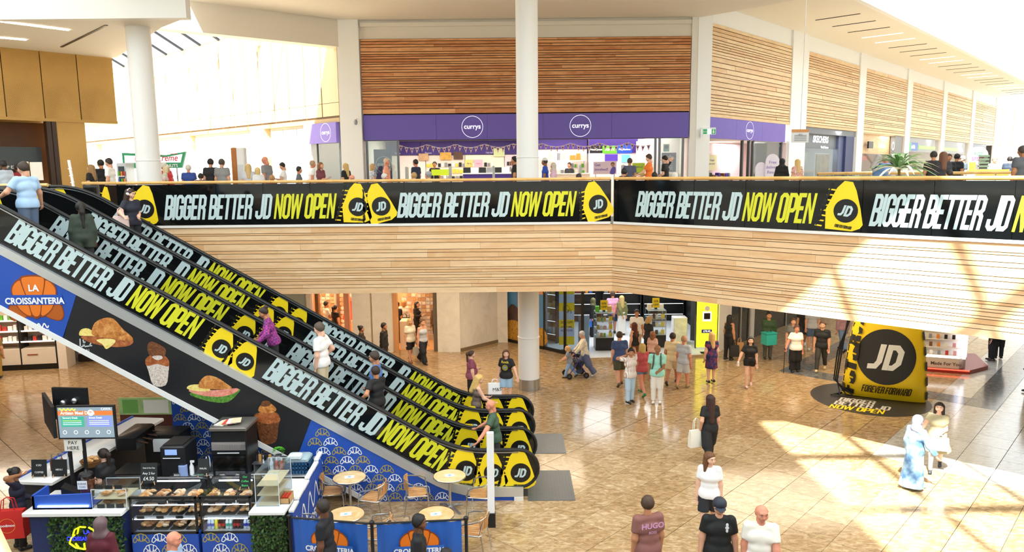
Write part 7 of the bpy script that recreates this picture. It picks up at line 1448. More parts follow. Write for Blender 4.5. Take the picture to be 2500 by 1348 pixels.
    # hair or headwear
    if hair not in ('bald',):
        st='short' if hair in ('cap','thin') else hair
        hp=hair_tpl(st); sc=.985 if hair=='thin' else 1.
        jit=0 if hair=='hijab' else .005; rg=np.random.default_rng(len(label))
        put('headscarf' if hair=='hijab' else 'hair',npmesh('hair',[(hx(V*sc+(rg.random(V.shape)-.5)*jit),Fc,0) for V,Fc in hp],[mat(hc,.6,var=.18,vs=25)]),t)
        if hair=='cap':
            V,Fc=field([((0,-.012,.03),(0,-.01,.045),.112,.108)],.016,.03,[((0,0,-1),-.045)]); V2,F2=field([((-.05,.1,.05),(.05,.1,.05),.035,.035),((0,.14,.045),(0,.14,.045),.04,.04)],.014,.03,[((0,0,1),.058),((0,0,-1),-.042)]); put('cap',npmesh('cap',[(hx(V),Fc,0),(hx(V2),F2,0)],[mat(extra and extra.get('capc') or '#2c3340',.6)]),t)
    # top
    if top:
        i=.014 if top!='tank' else .01; hem_=hem if hem is not None else (.475 if top in('tee','shirt','hoodie','polo') else .50); tt=[(a,b,ra+i+(.014 if n_i==0 else (.010 if n_i==1 and not fem else .004 if n_i==1 else 0)),rb+i+(.014 if n_i==0 else (.010 if n_i==1 and not fem else .004 if n_i==1 else 0))) for n_i,(a,b,ra,rb) in enumerate(tor)]
        if top in('tee','polo'): tt+=armp('r',.66,None,i+.010)+armp('l',.66,None,i+.010)
        if top in('hoodie','shirt','jacket','long'): tt+=armp('r',None,.93,i+.008)+armp('l',None,.93,i+.008)
        if top in('shirt',): pass
        if top in('tee','shirt','hoodie','polo','jacket','long') and hem_<.5: tt.append((U(-.035,0,.5),U(.035,0,.5),.066*h*w+i+.022,.066*h*w+i+.022))
        if top=='hoodie': tt.append((U(-.04,-.045,.82),U(.04,-.045,.82),.045*h,.045*h))
        if top=='cape': tt+=armp('r',None,.9,.03)+armp('l',None,.9,.03)+[(U(-.07,-.01,.78),U(-.07,-.01,.4),.05*h,.07*h),(U(.07,-.01,.78),U(.07,-.01,.4),.05*h,.07*h)]; hem_=.40
        c_=U(0,0,hem_); cuts=[(tuple(-(Rl@np.array((0,0,1.)))),-(Rl@np.array((0,0,1.)))@c_)]; nk=U(0,0,.874 if top!='tank' else .80); cuts.append((tuple(Rl@np.array((0,.25,1.))),(Rl@np.array((0,.25,1.)))@nk))
        V,Fc=field(tt,res*.92,.03,cuts); put({'tee':'t_shirt','tank':'vest_top','polo':'polo_shirt','cape':'cardigan','long':'long_sleeved_top'}.get(top,top),npmesh('top',[(V,Fc,0)],[tc if not isinstance(tc,str) else mat(tc,.75,var=.07,vs=5,bump=.08)]),t)
    if bot:
        i=.010; pel=[(U(-.04,0,.535),U(.04,0,.535),.066*h*w+i,.066*h*w+i),(U(-.034,0,.57),U(.034,0,.57),.061*h*w+i,.061*h*w+i)]
        if bot=='pants': bb=pel+legp('r',None,.96,i+.004,.012)+legp('l',None,.96,i+.004,.012); k=.02
        elif bot=='wide': bb=pel+legp('r',None,.98,i+.014,.045)+legp('l',None,.98,i+.014,.045); k=.02
        elif bot=='leggings': bb=pel+legp('r',None,.9,.006)+legp('l',None,.9,.006); k=.02
        elif bot=='shorts': bb=pel+legp('r',.88,None,i+.012,.022)+legp('l',.88,None,i+.012,.022); k=.02
        elif bot=='hotpants': bb=pel+legp('r',.38,None,i+.008,.0)+legp('l',.38,None,i+.008,.0); k=.02
        else:
            mid=(J['ar']+J['al'])/2; km=(J['kr']+J['kl'])/2; zb={'skirt':.30,'maxi':.06,'abaya':.04,'dress':.30}[bot]*h; B=np.array((mid[0],mid[1]*.8,zb)); d_=np.linalg.norm((J['ar']-J['al'])[:2])*.33
            bb=pel+[(U(-.02,0,.55),B+np.array((-.03*h,0,0)),.07*h*w+i,.062*h+d_*.8,1.0),(U(.02,0,.55),B+np.array((.03*h,0,0)),.07*h*w+i,.062*h+d_*.8,1.0)]
            if bot in('abaya','dress'): bb+=[(a,b,ra+i,rb+i) for a,b,ra,rb in tor]
            if bot=='abaya': bb+=armp('r',None,.95,.035)+armp('l',None,.95,.035)
            if bot=='dress': bb+=armp('r',.5,None,.02)+armp('l',.5,None,.02)
            k=.04
        zt=U(0,0,.60 if bot not in('abaya','dress') else .835)[2]; V,Fc=field(bb,res*.92,k,[((0,0,1),zt)]); put({'pants':'trousers','wide':'trousers','hotpants':'shorts','maxi':'skirt'}.get(bot,bot),npmesh('bottom',[(V,Fc,0)],[bc if not isinstance(bc,str) else mat(bc,.75,var=.07,vs=5,bump=.08)]),t)
    for nm in ('r','l'):
        a=J['a'+nm]; k_=J['k'+nm]; up=a-k_; pit=math.atan2(up[1],-up[2]); lift=max(0,(a[2]-.045*h)); 
        put('shoe',shoe_me(sh),t,T(a[0],a[1]+.0,a[2]-.05)@Matrix.Rotation((-.0 if lift<.02 else -.6),4,'X')@SC(h/1.72,h/1.72,h/1.72))
    t['_J']={k_:[float(c) for c in v_] for k_,v_ in J.items()}
    return t
def jw(t,k):      # a joint in world space
    m=Matrix.Translation(t.location)@Matrix.Rotation(t.rotation_euler.z,4,'Z'); return m@Vector(t['_J'][k])
def UP(px,Y): return (W(px,430,Y).x,Y,ZU)
def GR(px,py): p=G(px,py); return (p.x,p.y,0.)
def ES(px,n): Y=15.62 if n==1 else 18.18; x=W(px,600,Y).x; return (x,Y,min(hz(x)-HZ0+.215,5.95))
# ---- bags and other things people carry
def bag(name,label,p,w,h,d,c,rz=0,handle=.18,print_=None,cat='bag',flap=False):
    t=thing(name,label,cat,(p.x,p.y,p.z-h-handle),rz); n=[(-w/2,0),(w/2,0),(w/2*.92,h),(-w/2*.92,h)]; q=MB(); q.add([(-w/2,-d/2,0),(w/2,-d/2,0),(w/2,d/2,0),(-w/2,d/2,0),(-w/2*.97,-d/2-.01,h*.5),(w/2*.97,-d/2-.01,h*.5),(w/2*.97,d/2+.01,h*.5),(-w/2*.97,d/2+.01,h*.5),(-w/2*.95,-d*.3,h),(w/2*.95,-d*.3,h),(w/2*.95,d*.3,h),(-w/2*.95,d*.3,h)],[(3,2,1,0)]+[(k+i,k+(i+1)%4,k+4+(i+1)%4,k+4+i) for k in (0,4) for i in range(4)]+[(8,9,10,11)]); obj('body',q,mat(c,.6,var=.08),t)
    for s in (-1,1): q=MB(); q.tube([(-w*.22,s*d*.25,h),(-w*.16,s*d*.2,h+handle*.8),(0,0,h+handle),(w*.16,s*d*.2,h+handle*.8),(w*.22,s*d*.25,h)],.009,5); obj('handle',q,mat(c,.6,var=.08),t)
    if print_: q=MB(); print_(q,-d/2-.014,h); obj('print',q,print_.m if hasattr(print_,'m') else BLACK,t)
    return t
def rucksack(t_,label,c,w=1.):
    h=t_['_J']; m=Matrix.Translation(t_.location)@Matrix.Rotation(t_.rotation_euler.z,4,'Z'); s=(Vector(h['sr'])+Vector(h['sl']))/2; t=thing('rucksack',label,'rucksack',m@(s+Vector((0,-.24,-.45))),math.degrees(t_.rotation_euler.z)); q=MB(); q.bbox(-.15*w,.15*w,-.08,.07,0,.42,.05); obj('body',q,mat(c,.7),t); q=MB(); q.bbox(-.11*w,.11*w,-.13,-.06,.04,.22,.03); obj('pocket',q,mat(c,.7),t)
    for k in (-1,1): q=MB(); q.tube([(k*.09,.05,.40),(k*.10,.20,.53),(k*.105,.37,.44),(k*.11,.41,.26),(k*.15,.34,.08),(k*.15,.15,.03),(k*.12,.06,.04)],.022,6); obj('strap',q,mat(c,.7),t)
    return t
def plaid(name,c1,c2,s=14):
    a=bpy.data.materials.new(name); a.use_nodes=True; nt=a.node_tree; b=nt.nodes['Principled BSDF']; tc=nt.nodes.new('ShaderNodeTexCoord'); ck=nt.nodes.new('ShaderNodeTexChecker'); ck.inputs['Scale'].default_value=s; ck.inputs[1].default_value=(*lin(c1),1); ck.inputs[2].default_value=(*lin(c2),1); nt.links.new(tc.outputs['Object'],ck.inputs[0]); nt.links.new(ck.outputs[0],b.inputs['Base Color']); b.inputs['Roughness'].default_value=.8; return a
def patch(name,cs,s=5,det=3):
    a=bpy.data.materials.new(name); a.use_nodes=True; nt=a.node_tree; b=nt.nodes['Principled BSDF']; tc=nt.nodes.new('ShaderNodeTexCoord'); n=nt.nodes.new('ShaderNodeTexNoise'); n.inputs['Scale'].default_value=s; n.inputs['Detail'].default_value=det; cr=nt.nodes.new('ShaderNodeValToRGB'); cr.color_ramp.interpolation='CONSTANT' if det<1 else 'LINEAR'
    e=cr.color_ramp.elements; e[0].position=.38; e[0].color=(*lin(cs[0]),1); e[1].position=.6; e[1].color=(*lin(cs[-1]),1)
    if len(cs)>2: k=e.new(.5); k.color=(*lin(cs[1]),1)
    nt.links.new(tc.outputs['Object'],n.inputs[0]); nt.links.new(n.outputs[0],cr.inputs[0]); nt.links.new(cr.outputs[0],b.inputs['Base Color']); b.inputs['Roughness'].default_value=.8; return a
def stripes(name,c1,c2,s=60,axis=2):
    a=bpy.data.materials.new(name); a.use_nodes=True; nt=a.node_tree; b=nt.nodes['Principled BSDF']; tc=nt.nodes.new('ShaderNodeTexCoord'); wv=nt.nodes.new('ShaderNodeTexWave'); wv.bands_direction='Z' if axis==2 else 'X'; wv.inputs['Scale'].default_value=s/6.28; cr=nt.nodes.new('ShaderNodeValToRGB'); cr.color_ramp.elements[0].color=(*lin(c1),1); cr.color_ramp.elements[1].color=(*lin(c2),1); cr.color_ramp.elements[0].position=.35; cr.color_ramp.elements[1].position=.5
    nt.links.new(tc.outputs['Object'],wv.inputs[0]); nt.links.new(wv.outputs[0],cr.inputs[0]); nt.links.new(cr.outputs[0],b.inputs['Base Color']); b.inputs['Roughness'].default_value=.8; return a
# ---- foreground
HI=.02
p=person('man in a mauve t-shirt with pink back print and short dark hair',(2.16,11.1,0),15,h=1.8,tc='#8a5a52',hc='#4a3526',skin='t',bot='shorts',bc='#3a3a40',w=1.08,head=(-30,0),res=HI,arms=('hang','hang'),legs='stroll')
q=MB(T(0,-.178,1.36)); txt(q,'HUGO',.13,0,0,0,RZ(0),bold=.02); txt(q,'BOSS',.06,0,-.09,0); obj('back_print',q,mat('#d9a0d0',.6),p)
p=person('man in a black t-shirt and dark cap carrying a brown bag',(3.29,11.05,0),172,h=1.82,tc='#141516',hair='cap',hc='#2a2220',skin='b',bc='#17181b',w=1.12,head=(0,20),res=HI,arms=('bag','bag'),grip=(1,1),legs='walk',extra={'capc':'#262c38'})
q=MB(T(-.1,.196,1.40)@RZ(180)); q.ell((0,0,.05),(.022,.004,.03),8,6); q.ell((0,0,-.0),(.03,.004,.03),8,6); q.ell((0,0,-.05),(.02,.004,.03),8,6); obj('chest_print',q,mat('#d9dcdc',.6),p)
bag('paper_bag','brown paper carrier bag in the hand of the man in the black cap',jw(p,'wr')+Vector((-.02,0,-.04)),.34,.36,.14,'#a86f3f',10)
person('bald smiling man in a cream t-shirt walking towards the viewer',(3.86,10.74,0),165,h=1.85,tc='#efe9dc',hair='bald',skin='r',bc='#3b3b3f',w=1.1,head=(18,8),res=HI,legs='walk2',arms=('hang','fwd'))
person('woman with long brown hair in a white t-shirt behind the man in the cap',(3.74,13.25,0),165,h=1.68,sex='f',tc='#f2f2f4',hair='long',hc='#6b4326',bot='shorts',bc='#23252c',sh='#e8e4de',w=1.03,head=(42,5),res=HI,legs='stroll',skin='p')
p=person('woman in black with very long dark hair walking away with a white tote',GR(1730,1128),8,h=1.70,sex='f',tc='#1a1a1c',hair='vlong',hc='#3a211a',bot='wide',bc='#1a1a1d',sh='#8a5a34',res=HI,legs='walk',arms=('hang',(.14,.0,.5)))
bag('tote_bag','white canvas tote on the shoulder of the woman in black',jw(p,'wl')+Vector((-.10,.0,.30)),.36,.42,.12,'#ece8dc',20,.30)
p=person('woman in a pale blue tie-dye robe and lilac headscarf',GR(2228,1192),-70,h=1.66,sex='f',top=None,bot='abaya',bc=patch('tie dye cloth',['#4f7299','#86a6c4','#b4c6d6'],4),hair='hijab',hc='#8f92b0',skin='p',sh='#e4e4e6',res=HI,legs='stroll',arms=('out','hang'),head=(-10,5),w=1.08)
p=person('woman with long dark hair and striped tunic over black leggings',GR(2282,1148),150,h=1.66,sex='f',top=None,bot='dress',bc=stripes('striped tunic','#8f835f','#c4b998',150),hair='long',hc='#2b1f1c',skin='p',sh='#3a3d42',res=HI,legs='walk',arms=('out','waist'),head=(-5,0))
bag('shoulder_bag','white cloth bag held by the woman in the striped tunic',jw(p,'wl')+Vector((0,-.06,.02)),.34,.3,.1,'#f2f2f2',-20,.06)
# bakery and front edge
p=person('woman in a navy sweater with tied hair at the bakery counter',(-9.35,13.0,0),-50,h=1.6,sex='f',top='long',tc='#1b1d34',hair='bun',hc='#1c1614',skin='m',bc='#17181c',res=HI,arms=('head','waist'),head=(20,0))
def rp(q,y,h): ringp(q,0,h*.5,.13,.14,0,y=y); txt(q,'foodmook'[:7],.07,0,h*.47,1,y=y-.002,bold=.02)
rp.m=[mat('#e88a3a',.6),WPR]
bag('shopping_bag','large red reusable shopping bag hanging from the woman at the counter',Vector((-9.25,12.62,1.22)),.55,.52,.2,'#c4201c',8,.25,rp)
person('bakery worker in black with hair tied back behind the counter',(-8.05,13.75,0),75,h=1.66,sex='f',tc='#1b1b1e',hair='pony',hc='#2c1f1a',skin='p',bc='#1a1a1c',res=HI,arms=('front','waist'),head=(0,-8),lean=4)
person('person in a maroon top and grey-brown headscarf facing the bakery',(-6.6,10.95,0),0,h=1.6,sex='f',top='long',tc='#5c1a28',hair='hijab',hc='#6a5459',bc='#2a2025',res=HI,w=1.1)
person('bald man in a pale blue shirt passing the pastry cases',(-5.12,10.25,0),-80,h=1.75,tc='#9fbfe0',hair='bald',skin='r',bc='#3b4658',res=HI,legs='walk',head=(-5,8),w=1.1)
person('man in a black polo with red trim passing the blue banner',(-3.08,11.15,0),85,h=1.8,tc='#191b22',top='polo',hair='thin',hc='#2a211c',skin='d',bc='#1c1d22',res=HI,legs='walk',head=(-6,0))
person('man with short black hair in a black t-shirt before the right banner',(-1.5,10.7,0),-85,h=1.75,tc='#17181a',hc='#14110f',skin='d',bc='#202126',res=HI,legs='walk2')
person('child with dark hair and pink top beside the right banner',(-1.05,10.35,0),-60,h=1.33,tc='#e0406a',hc='#191412',skin='d',bc='#2d3f8a',res=HI,name='person')
# ---- escalator riders
person('man in a light blue t-shirt riding up at the top of the front escalator',ES(78,1),68,h=1.82,tc='#a9c9ea',hc='#3a2c22',skin='b',bc='#5a6c86',res=HI,arms=('out','rail'),head=(12,5),w=1.06)
person('woman in a dark green cardigan with a long black braid on the front escalator',ES(205,1),30,h=1.62,sex='f',top='cape',tc='#2f3b30',hair='braid',hc='#16130f',skin='d',bc='#25262a',res=HI,head=(12,0))
p=person('woman with headphones and navy top riding down with a pink tote',ES(328,2),-125,h=1.70,sex='f',tc='#1c2030',hair='long',hc='#3a2418',skin='p',bc='#1b1d28',res=HI,arms=('rail','waist'),head=(30,12),w=1.12)
bag('tote_bag','pale pink tote hanging on the headphone woman',Vector((p.location.x-.12,p.location.y-.3,p.location.z+1.28)),.34,.44,.1,'#eed3cd',12,.2)
t=thing('headphones','white over-ear headphones on the woman riding down','headphones',p.location); m=Matrix.Translation(p.location)@RZ(-125); hc_=Vector((0,.02,1.60)); 
t.rotation_euler.z=math.radians(-125+30)
for s in (-1,1): obj('ear_cup',MB().ell((s*.1,.0,1.605),(.03,.045,.05),10,8),WPR,t)
obj('band',MB().tube([(-.1,0,1.63),(-.085,0,1.70),(0,0,1.735),(.085,0,1.70),(.1,0,1.63)],.014,6),WPR,t)
person('woman in a magenta plaid shirt leaning on the front escalator handrail',ES(655,1),105,h=1.62,sex='f',top='shirt',tc=plaid('magenta plaid cloth','#a8388f','#5f2a66',22),hair='bun',hc='#2a1c18',skin='t',bc='#1d1e24',res=HI,arms=('rail','rail'),lean=14,head=(10,22))
person('man in a white t-shirt and pale trousers riding up',ES(772,1),80,h=1.82,tc='#f1f0ee',hc='#54463a',skin='p',bc='#d9c9a8',res=HI,arms=('hip','hang'),head=(4,12),w=1.05)
person('bearded man in a blue shirt riding up behind the youth in black',ES(903,1)[:1]+(15.75,)+ES(903,1)[2:],88,h=1.80,tc='#4f7cc0',top='tee',hc='#3a2c22',skin='t',bc='#bfa780',res=HI,head=(0,8),w=1.05)
person('dark-haired youth in a black t-shirt leaning on the handrail',(W(893,600,15.4).x+.12,15.38,hz(W(893,600,15.4).x+.12)-HZ0+.2),50,h=1.62,tc='#17171a',hc='#2e1f17',skin='t',bc='#22242a',res=HI,arms=('chest','raill'),head=(0,0))
person('blonde woman in a brown vest top stepping off the rear escalator',(-.95,18.1,.2),-80,h=1.66,sex='f',top='tank',tc='#6a5a52',hair='long',hc='#d9b36a',skin='p',bc='#2a2a2e',res=HI,arms=('front','chest'),head=(-10,18),lean=6)
person('bald man in a green t-shirt with a hand on the front handrail',(-.42,15.6,.2),92,h=1.80,tc='#3f5a46',hair='bald',skin='r',bc='#2d2f33',res=HI,arms=('rail',(.30,.22,.57)),head=(4,14),lean=5,w=1.05)
# ---- ground floor, middle distance
MD=.026
def gp(label,px,py,rz,**k): k.setdefault('res',MD); return person(label,GR(px,py),rz,**k)
gp('man in a white t-shirt inside the warm jewellery shop',800,838,-60,h=1.75,tc='#efe6d8',skin='t',arms=('phone','hang')); gp('woman in a black dress walking in the warm jewellery shop',822,842,-40,h=1.68,sex='f',top=None,bot='dress',bc='#1d1614',hair='pony',hc='#1a1210',legs='walk')
gp('bald man in a dark jacket beside the rear escalator',940,905,-100,h=1.72,top='jacket',tc='#1b1716',hair='thin',hc='#1a1412',skin='t'); gp('person with dark tied hair just behind the rear escalator',885,905,-90,h=1.62,sex='f',tc='#2a211e',hair='bun',hc='#1f1612',skin='t')
p=gp('boy in black with a shoulder bag at the jewellery shop entrance',972,838,-30,h=1.72,tc='#151414',hc='#120f0d',skin='t',bc='#161618',arms=('waist','hang')); bag('duffel_bag','dark duffel bag at the side of the boy in black',jw(p,'wr')+Vector((.12,-.05,.2)),.42,.28,.2,'#3a352c',0,.15)
gp('woman with fair hair in a cream top facing the jewellery stands',988,828,10,h=1.66,sex='f',top='long',tc='#efe2cf',hair='bob',hc='#b5834a',bc='#d9cbb8'); gp('woman in black beside the tall jewellery stand',1020,830,-120,h=1.62,sex='f',top='long',tc='#191414',hair='long',hc='#171210',arms=('phone','hang')); p=gp('youth in a brown hoodie browsing the tall jewellery stand',1068,840,25,h=1.74,top='hoodie',tc='#7a5a40',hc='#15110f',skin='t',bc='#151517')
p=gp('blonde woman in a cream t-shirt and black shorts with a paper bag',1003,885,-140,h=1.66,sex='f',tc='#ece0c6',hair='bob',hc='#c9a468',bot='shorts',bc='#17171a',sh='#8a5a3a',legs='stroll',w=1.05); bag('paper_bag','cream paper bag carried by the woman in black shorts',jw(p,'wl')+Vector((0,-.03,-.03)),.26,.32,.1,'#e8dcc4',20)
gp('young woman in a grey vest and wide black trousers walking by the shop',1033,888,-135,h=1.70,sex='f',top='tank',tc='#b9bcc4',hair='bun',hc='#5a3a24',bot='wide',bc='#17181f',legs='walk')
gp('woman in a dark pink t-shirt with a ponytail near the white column',1152,985,-75,h=1.64,sex='f',tc='#8f4a5c',hair='pony',hc='#4a3324',skin='p',bc='#1d1b20',w=1.2,arms=('hang','chest'),res=.022)
p=gp('young woman in a black graphic t-shirt and denim shorts with a white bag',1237,985,165,h=1.66,sex='f',tc='#17171a',hair='long',hc='#5f3a28',skin='p',bot='shorts',bc='#9fc0dc',arms=('bag','out'),res=.022,head=(20,0)); q=MB(T(0,.150,1.18)@RZ(180)); txt(q,'Rock',.11,0,.12,0,bold=.03); ringp(q,0,-.02,.04,.09,1); disc(q,0,-.02,.035,2,n=12); obj('chest_print',q,[mat('#d8c23a',.6),mat('#9a8a3a',.6),mat('#7aa0b8',.6)],p)
def msp(q,y,h): txt(q,'M&S',.15,.05,h*.4,0,y=y,bold=.0)
bag('carrier_bag','white carrier bag with large letters held by the graphic t-shirt woman',jw(p,'wr')+Vector((-.1,-.02,-.04)),.44,.40,.14,'#eef0f0',12,.12,msp)
gp('woman in a black robe and olive headscarf in the perfume shop',1448,822,60,h=1.66,sex='f',top=None,bot='abaya',bc='#141416',hair='hijab',hc='#6a6844'); bag('carrier_bag','bright blue carrier bag beside the black-robed woman',Vector(GR(1437,822))+Vector((0,-.15,.95)),.24,.34,.1,'#2a6fd8',0,.15)
gp('man in a pink shirt with hands clasped behind in the perfume shop',1495,815,5,h=1.84,tc='#e3a0c4',hc='#4a3a2e',skin='r',bot='shorts',bc='#2f3f5c',arms=('back','back'),w=1.1); gp('blonde woman in an olive top and long white skirt in the perfume shop',1517,818,10,h=1.70,sex='f',top='long',tc='#7a7a4a',hair='long',hc='#cdb070',bot='maxi',bc='#e8e6e2',arms=('hang','back'))
gp('man in a white t-shirt facing out by the perfume cabinets',1553,868,175,h=1.76,tc='#eeeae4',hc='#3a2a20',skin='t',bc='#b9a88a',arms=('phone','hang')); gp('woman with red-brown hair in a black vest near the perfume cabinets',1548,900,40,h=1.66,sex='f',top='tank',tc='#1b1718',hair='long',hc='#5a2018',bc='#7a4a2c',head=(-20,0)); gp('fair-haired woman in a black t-shirt looking at the perfume cabinet',1582,880,-60,h=1.64,sex='f',tc='#1d1d20',hair='bob',hc='#b58e54',bc='#26262a',head=(0,25)); gp('child in a red striped top among the shoppers',1592,905,-30,h=1.38,sex='f',tc=stripes('red stripe cloth','#c05a48','#e8d2c4',110),hair='bob',hc='#8a5a34',bc='#3a3f52')
gp('small blonde child sitting on the blue rollator',1391,922,85,h=1.12,sex='f',tc='#8a8f98',hair='long',hc='#c9a06a',bc='#8fb0d4',arms=('front','front'),legs='walk2',res=.022,lean=10); gp('elderly woman with short grey hair pushing the rollator',1428,918,88,h=1.60,sex='f',top='shirt',tc=patch('lace blouse','#e8dfca #d0c4a8 #f2ecdc'.split(),14),hc='#b9b9bc',bot='wide',bc='#5a6484',legs='walk',arms=('push','push'),lean=8,sh='#e6e2da',res=.022,head=(0,12))
gp('bearded man in a navy t-shirt and olive shorts seen from behind',1512,942,8,h=1.80,tc='#3c4f7c',hair='thin',hc='#4a3526',skin='b',bot='shorts',bc='#46462f',sh='#5a4a38',w=1.14,head=(-45,0),res=.022,legs='stroll')
gp('boy with black hair in a white striped shirt and pale jeans hands on neck',1538,985,-150,h=1.70,tc=stripes('fine stripe cloth','#c9a89a','#efece6',40,0),hc='#17120f',skin='t',bc='#b5d0e4',sh='#1d1d20',arms=('nape','head'),res=.022,head=(-30,8)); gp('woman in a red t-shirt and denim shorts with green shoes',1567,965,20,h=1.68,sex='f',tc='#c04f52',hair='bob',hc='#c9a458',bot='hotpants',bc='#64809c',sh='#2f7a46',legs='walk',res=.022,skin='r',w=1.05)
p=gp('bald bearded man in a mint shirt and white trousers with a rucksack',1603,985,165,h=1.80,tc='#9fe0cc',hair='bald',skin='m',bc='#ece7dc',sh='#ece6da',arms=('hang','waist'),res=.02,w=1.08,head=(15,0)); rucksack(p,'olive rucksack worn by the man in the mint shirt','#4f5640')
gp('man in a cream shirt and shorts walking past the perfume shop',1640,938,-25,h=1.74,tc='#e4cfa0',hc='#2f241c',skin='t',bot='shorts',bc='#d8c39a',legs='walk',res=.022,head=(-20,0)); gp('bald man in a grey shirt and pale shorts with arms hanging',1667,948,-40,h=1.72,tc='#b9bec6',hair='thin',hc='#b98a6a',skin='r',bot='shorts',bc='#c9cacc',legs='stroll',res=.022,sh='#8a7a52'); gp('blonde woman in a long dark blue patterned dress by the lit totem',1735,935,10,h=1.70,sex='f',top=None,bot='dress',bc=patch('dark floral cloth',['#171a3c','#2a2f6a','#7a2a44'],9),hair='long',hc='#d0a868',skin='p',res=.022,w=1.1)
gp('long dark skirt part of the blonde woman beside the totem',1735,935,10,h=1.0) if 0 else None
p=gp('woman in a black vest with long dark hair carrying shop bags',1778,880,-55,h=1.70,sex='f',top='tank',tc='#17171a',hair='long',hc='#1a1412',skin='t',bc='#1a1a1d'); bag('shop_bag','black shop bag held by the woman in the black vest',jw(p,'wr')+Vector((0,-.05,0)),.32,.42,.12,'#1f1f22',0,.2); bag('paper_bag','brown paper bag behind the black shop bag',jw(p,'wr')+Vector((.22,.1,.05)),.3,.42,.12,'#a87a4a',0,.18)
p=gp('young woman in a black crop top and black shorts walking forward',1828,945,172,h=1.66,sex='f',tc='#141416',hair='long',hc='#1f1614',skin='p',bot='hotpants',bc='#121214',sh='#e0b8b4',legs='stroll',arms=('out','hang'),res=.022,hem=.6); t=thing('paper_cup','white cup in the hand of the woman in black shorts','cup',jw(p,'wr')+Vector((-.02,-.06,-.12))); obj('cup',MB().lathe([(.03,0),(.04,.13)],12),WPR,t); obj('lid',MB().lathe([(.042,.13),(.036,.145),(0,.146)],12),mat('#d8d4cc',.5),t)
p=gp('delivery rider in a dark green hoodie with a teal bag',1873,878,170,h=1.78,top='hoodie',tc='#2c4426',hc='#1a1512',skin='t',bc='#5a5a56',arms=('waist','hang')); t=thing('delivery_bag','square teal delivery bag carried by the rider in green','bag',jw(p,'wr')+Vector((-.05,-.2,-.35)),20); obj('body',MB().bbox(-.22,.22,-.18,.18,0,.4,.02),mat('#2aa79a',.6),t); obj('lid',MB().bbox(-.23,.23,-.19,.19,.40,.45,.015),mat('#1f968a',.6),t); obj('strap',MB().tube([(-.1,0,.45),(0,0,.55),(.1,0,.45)],.014,6),BLKM,t)
p=gp('woman in a white t-shirt and black trousers leaning on a walking stick',1940,908,175,h=1.64,sex='f',tc='#efece4',hair='short',hc='#5a3a2a',skin='r',bot='wide',bc='#18181b',arms=('out','hang'),w=1.12,res=.022,grip=(1,0)); t=thing('walking_stick','thin black walking stick held by the woman in white','stick',Vector((jw(p,'wr').x-.06,jw(p,'wr').y-.05,0))); obj('shaft',MB().tube([(0,0,0),(.02,.02,.85)],.012,7),BLKM,t); obj('handle',MB().tube([(.02,-.03,.85),(.02,.08,.87)],.016,7),BLKM,t)
gp('woman with tied brown hair walking behind the woman with the stick',1932,885,170,h=1.66,sex='f',tc='#6b6a68',hair='bun',hc='#5a3a24',bc='#6a82a4',legs='walk'); gp('bearded man in a black t-shirt striding in front of the pale marble',2003,905,150,h=1.78,tc='#1b1b1d',hc='#5a4030',skin='b',bc='#3a3834',sh='#d8c9a0',legs='walk',res=.022); gp('person in denim shorts and white trainers under the timber edge',1980,855,170,h=1.80,tc='#b9bcc4',bot='shorts',bc='#4f6484',sh='#e6e8ec'); gp('person in light shorts and white trainers walking beside the denim shorts',1960,848,165,h=1.78,tc='#2b2b2e',bot='shorts',bc='#3a3a3e',sh='#eceef0',legs='walk'); gp('person in blue jeans with a pink jacket beside the giant bag',2055,858,10,h=1.75,top='jacket',tc='#b08a94',bc='#6a86ac',legs='walk')
gp('person in a black coat standing beyond the gift kiosk',2418,882,60,h=1.7,top='jacket',tc='#1a1a1c',bc='#1b1b1e',sex='f'); gp('person in dark trousers beside the black coat beyond the gift kiosk',2436,876,-20,h=1.74,top='jacket',tc='#2d3136',bc='#26282e'); gp('person in black at the right edge of the view',2512,960,80,h=1.75,top='jacket',tc='#1c1a1c',bc='#1d1d20',skin='d',arms=('hang','hang')); gp('person in mustard trousers at the left edge by the cosmetics shelves',-6,925,20,h=1.7,tc='#8a7a4a',bc='#b5954a')
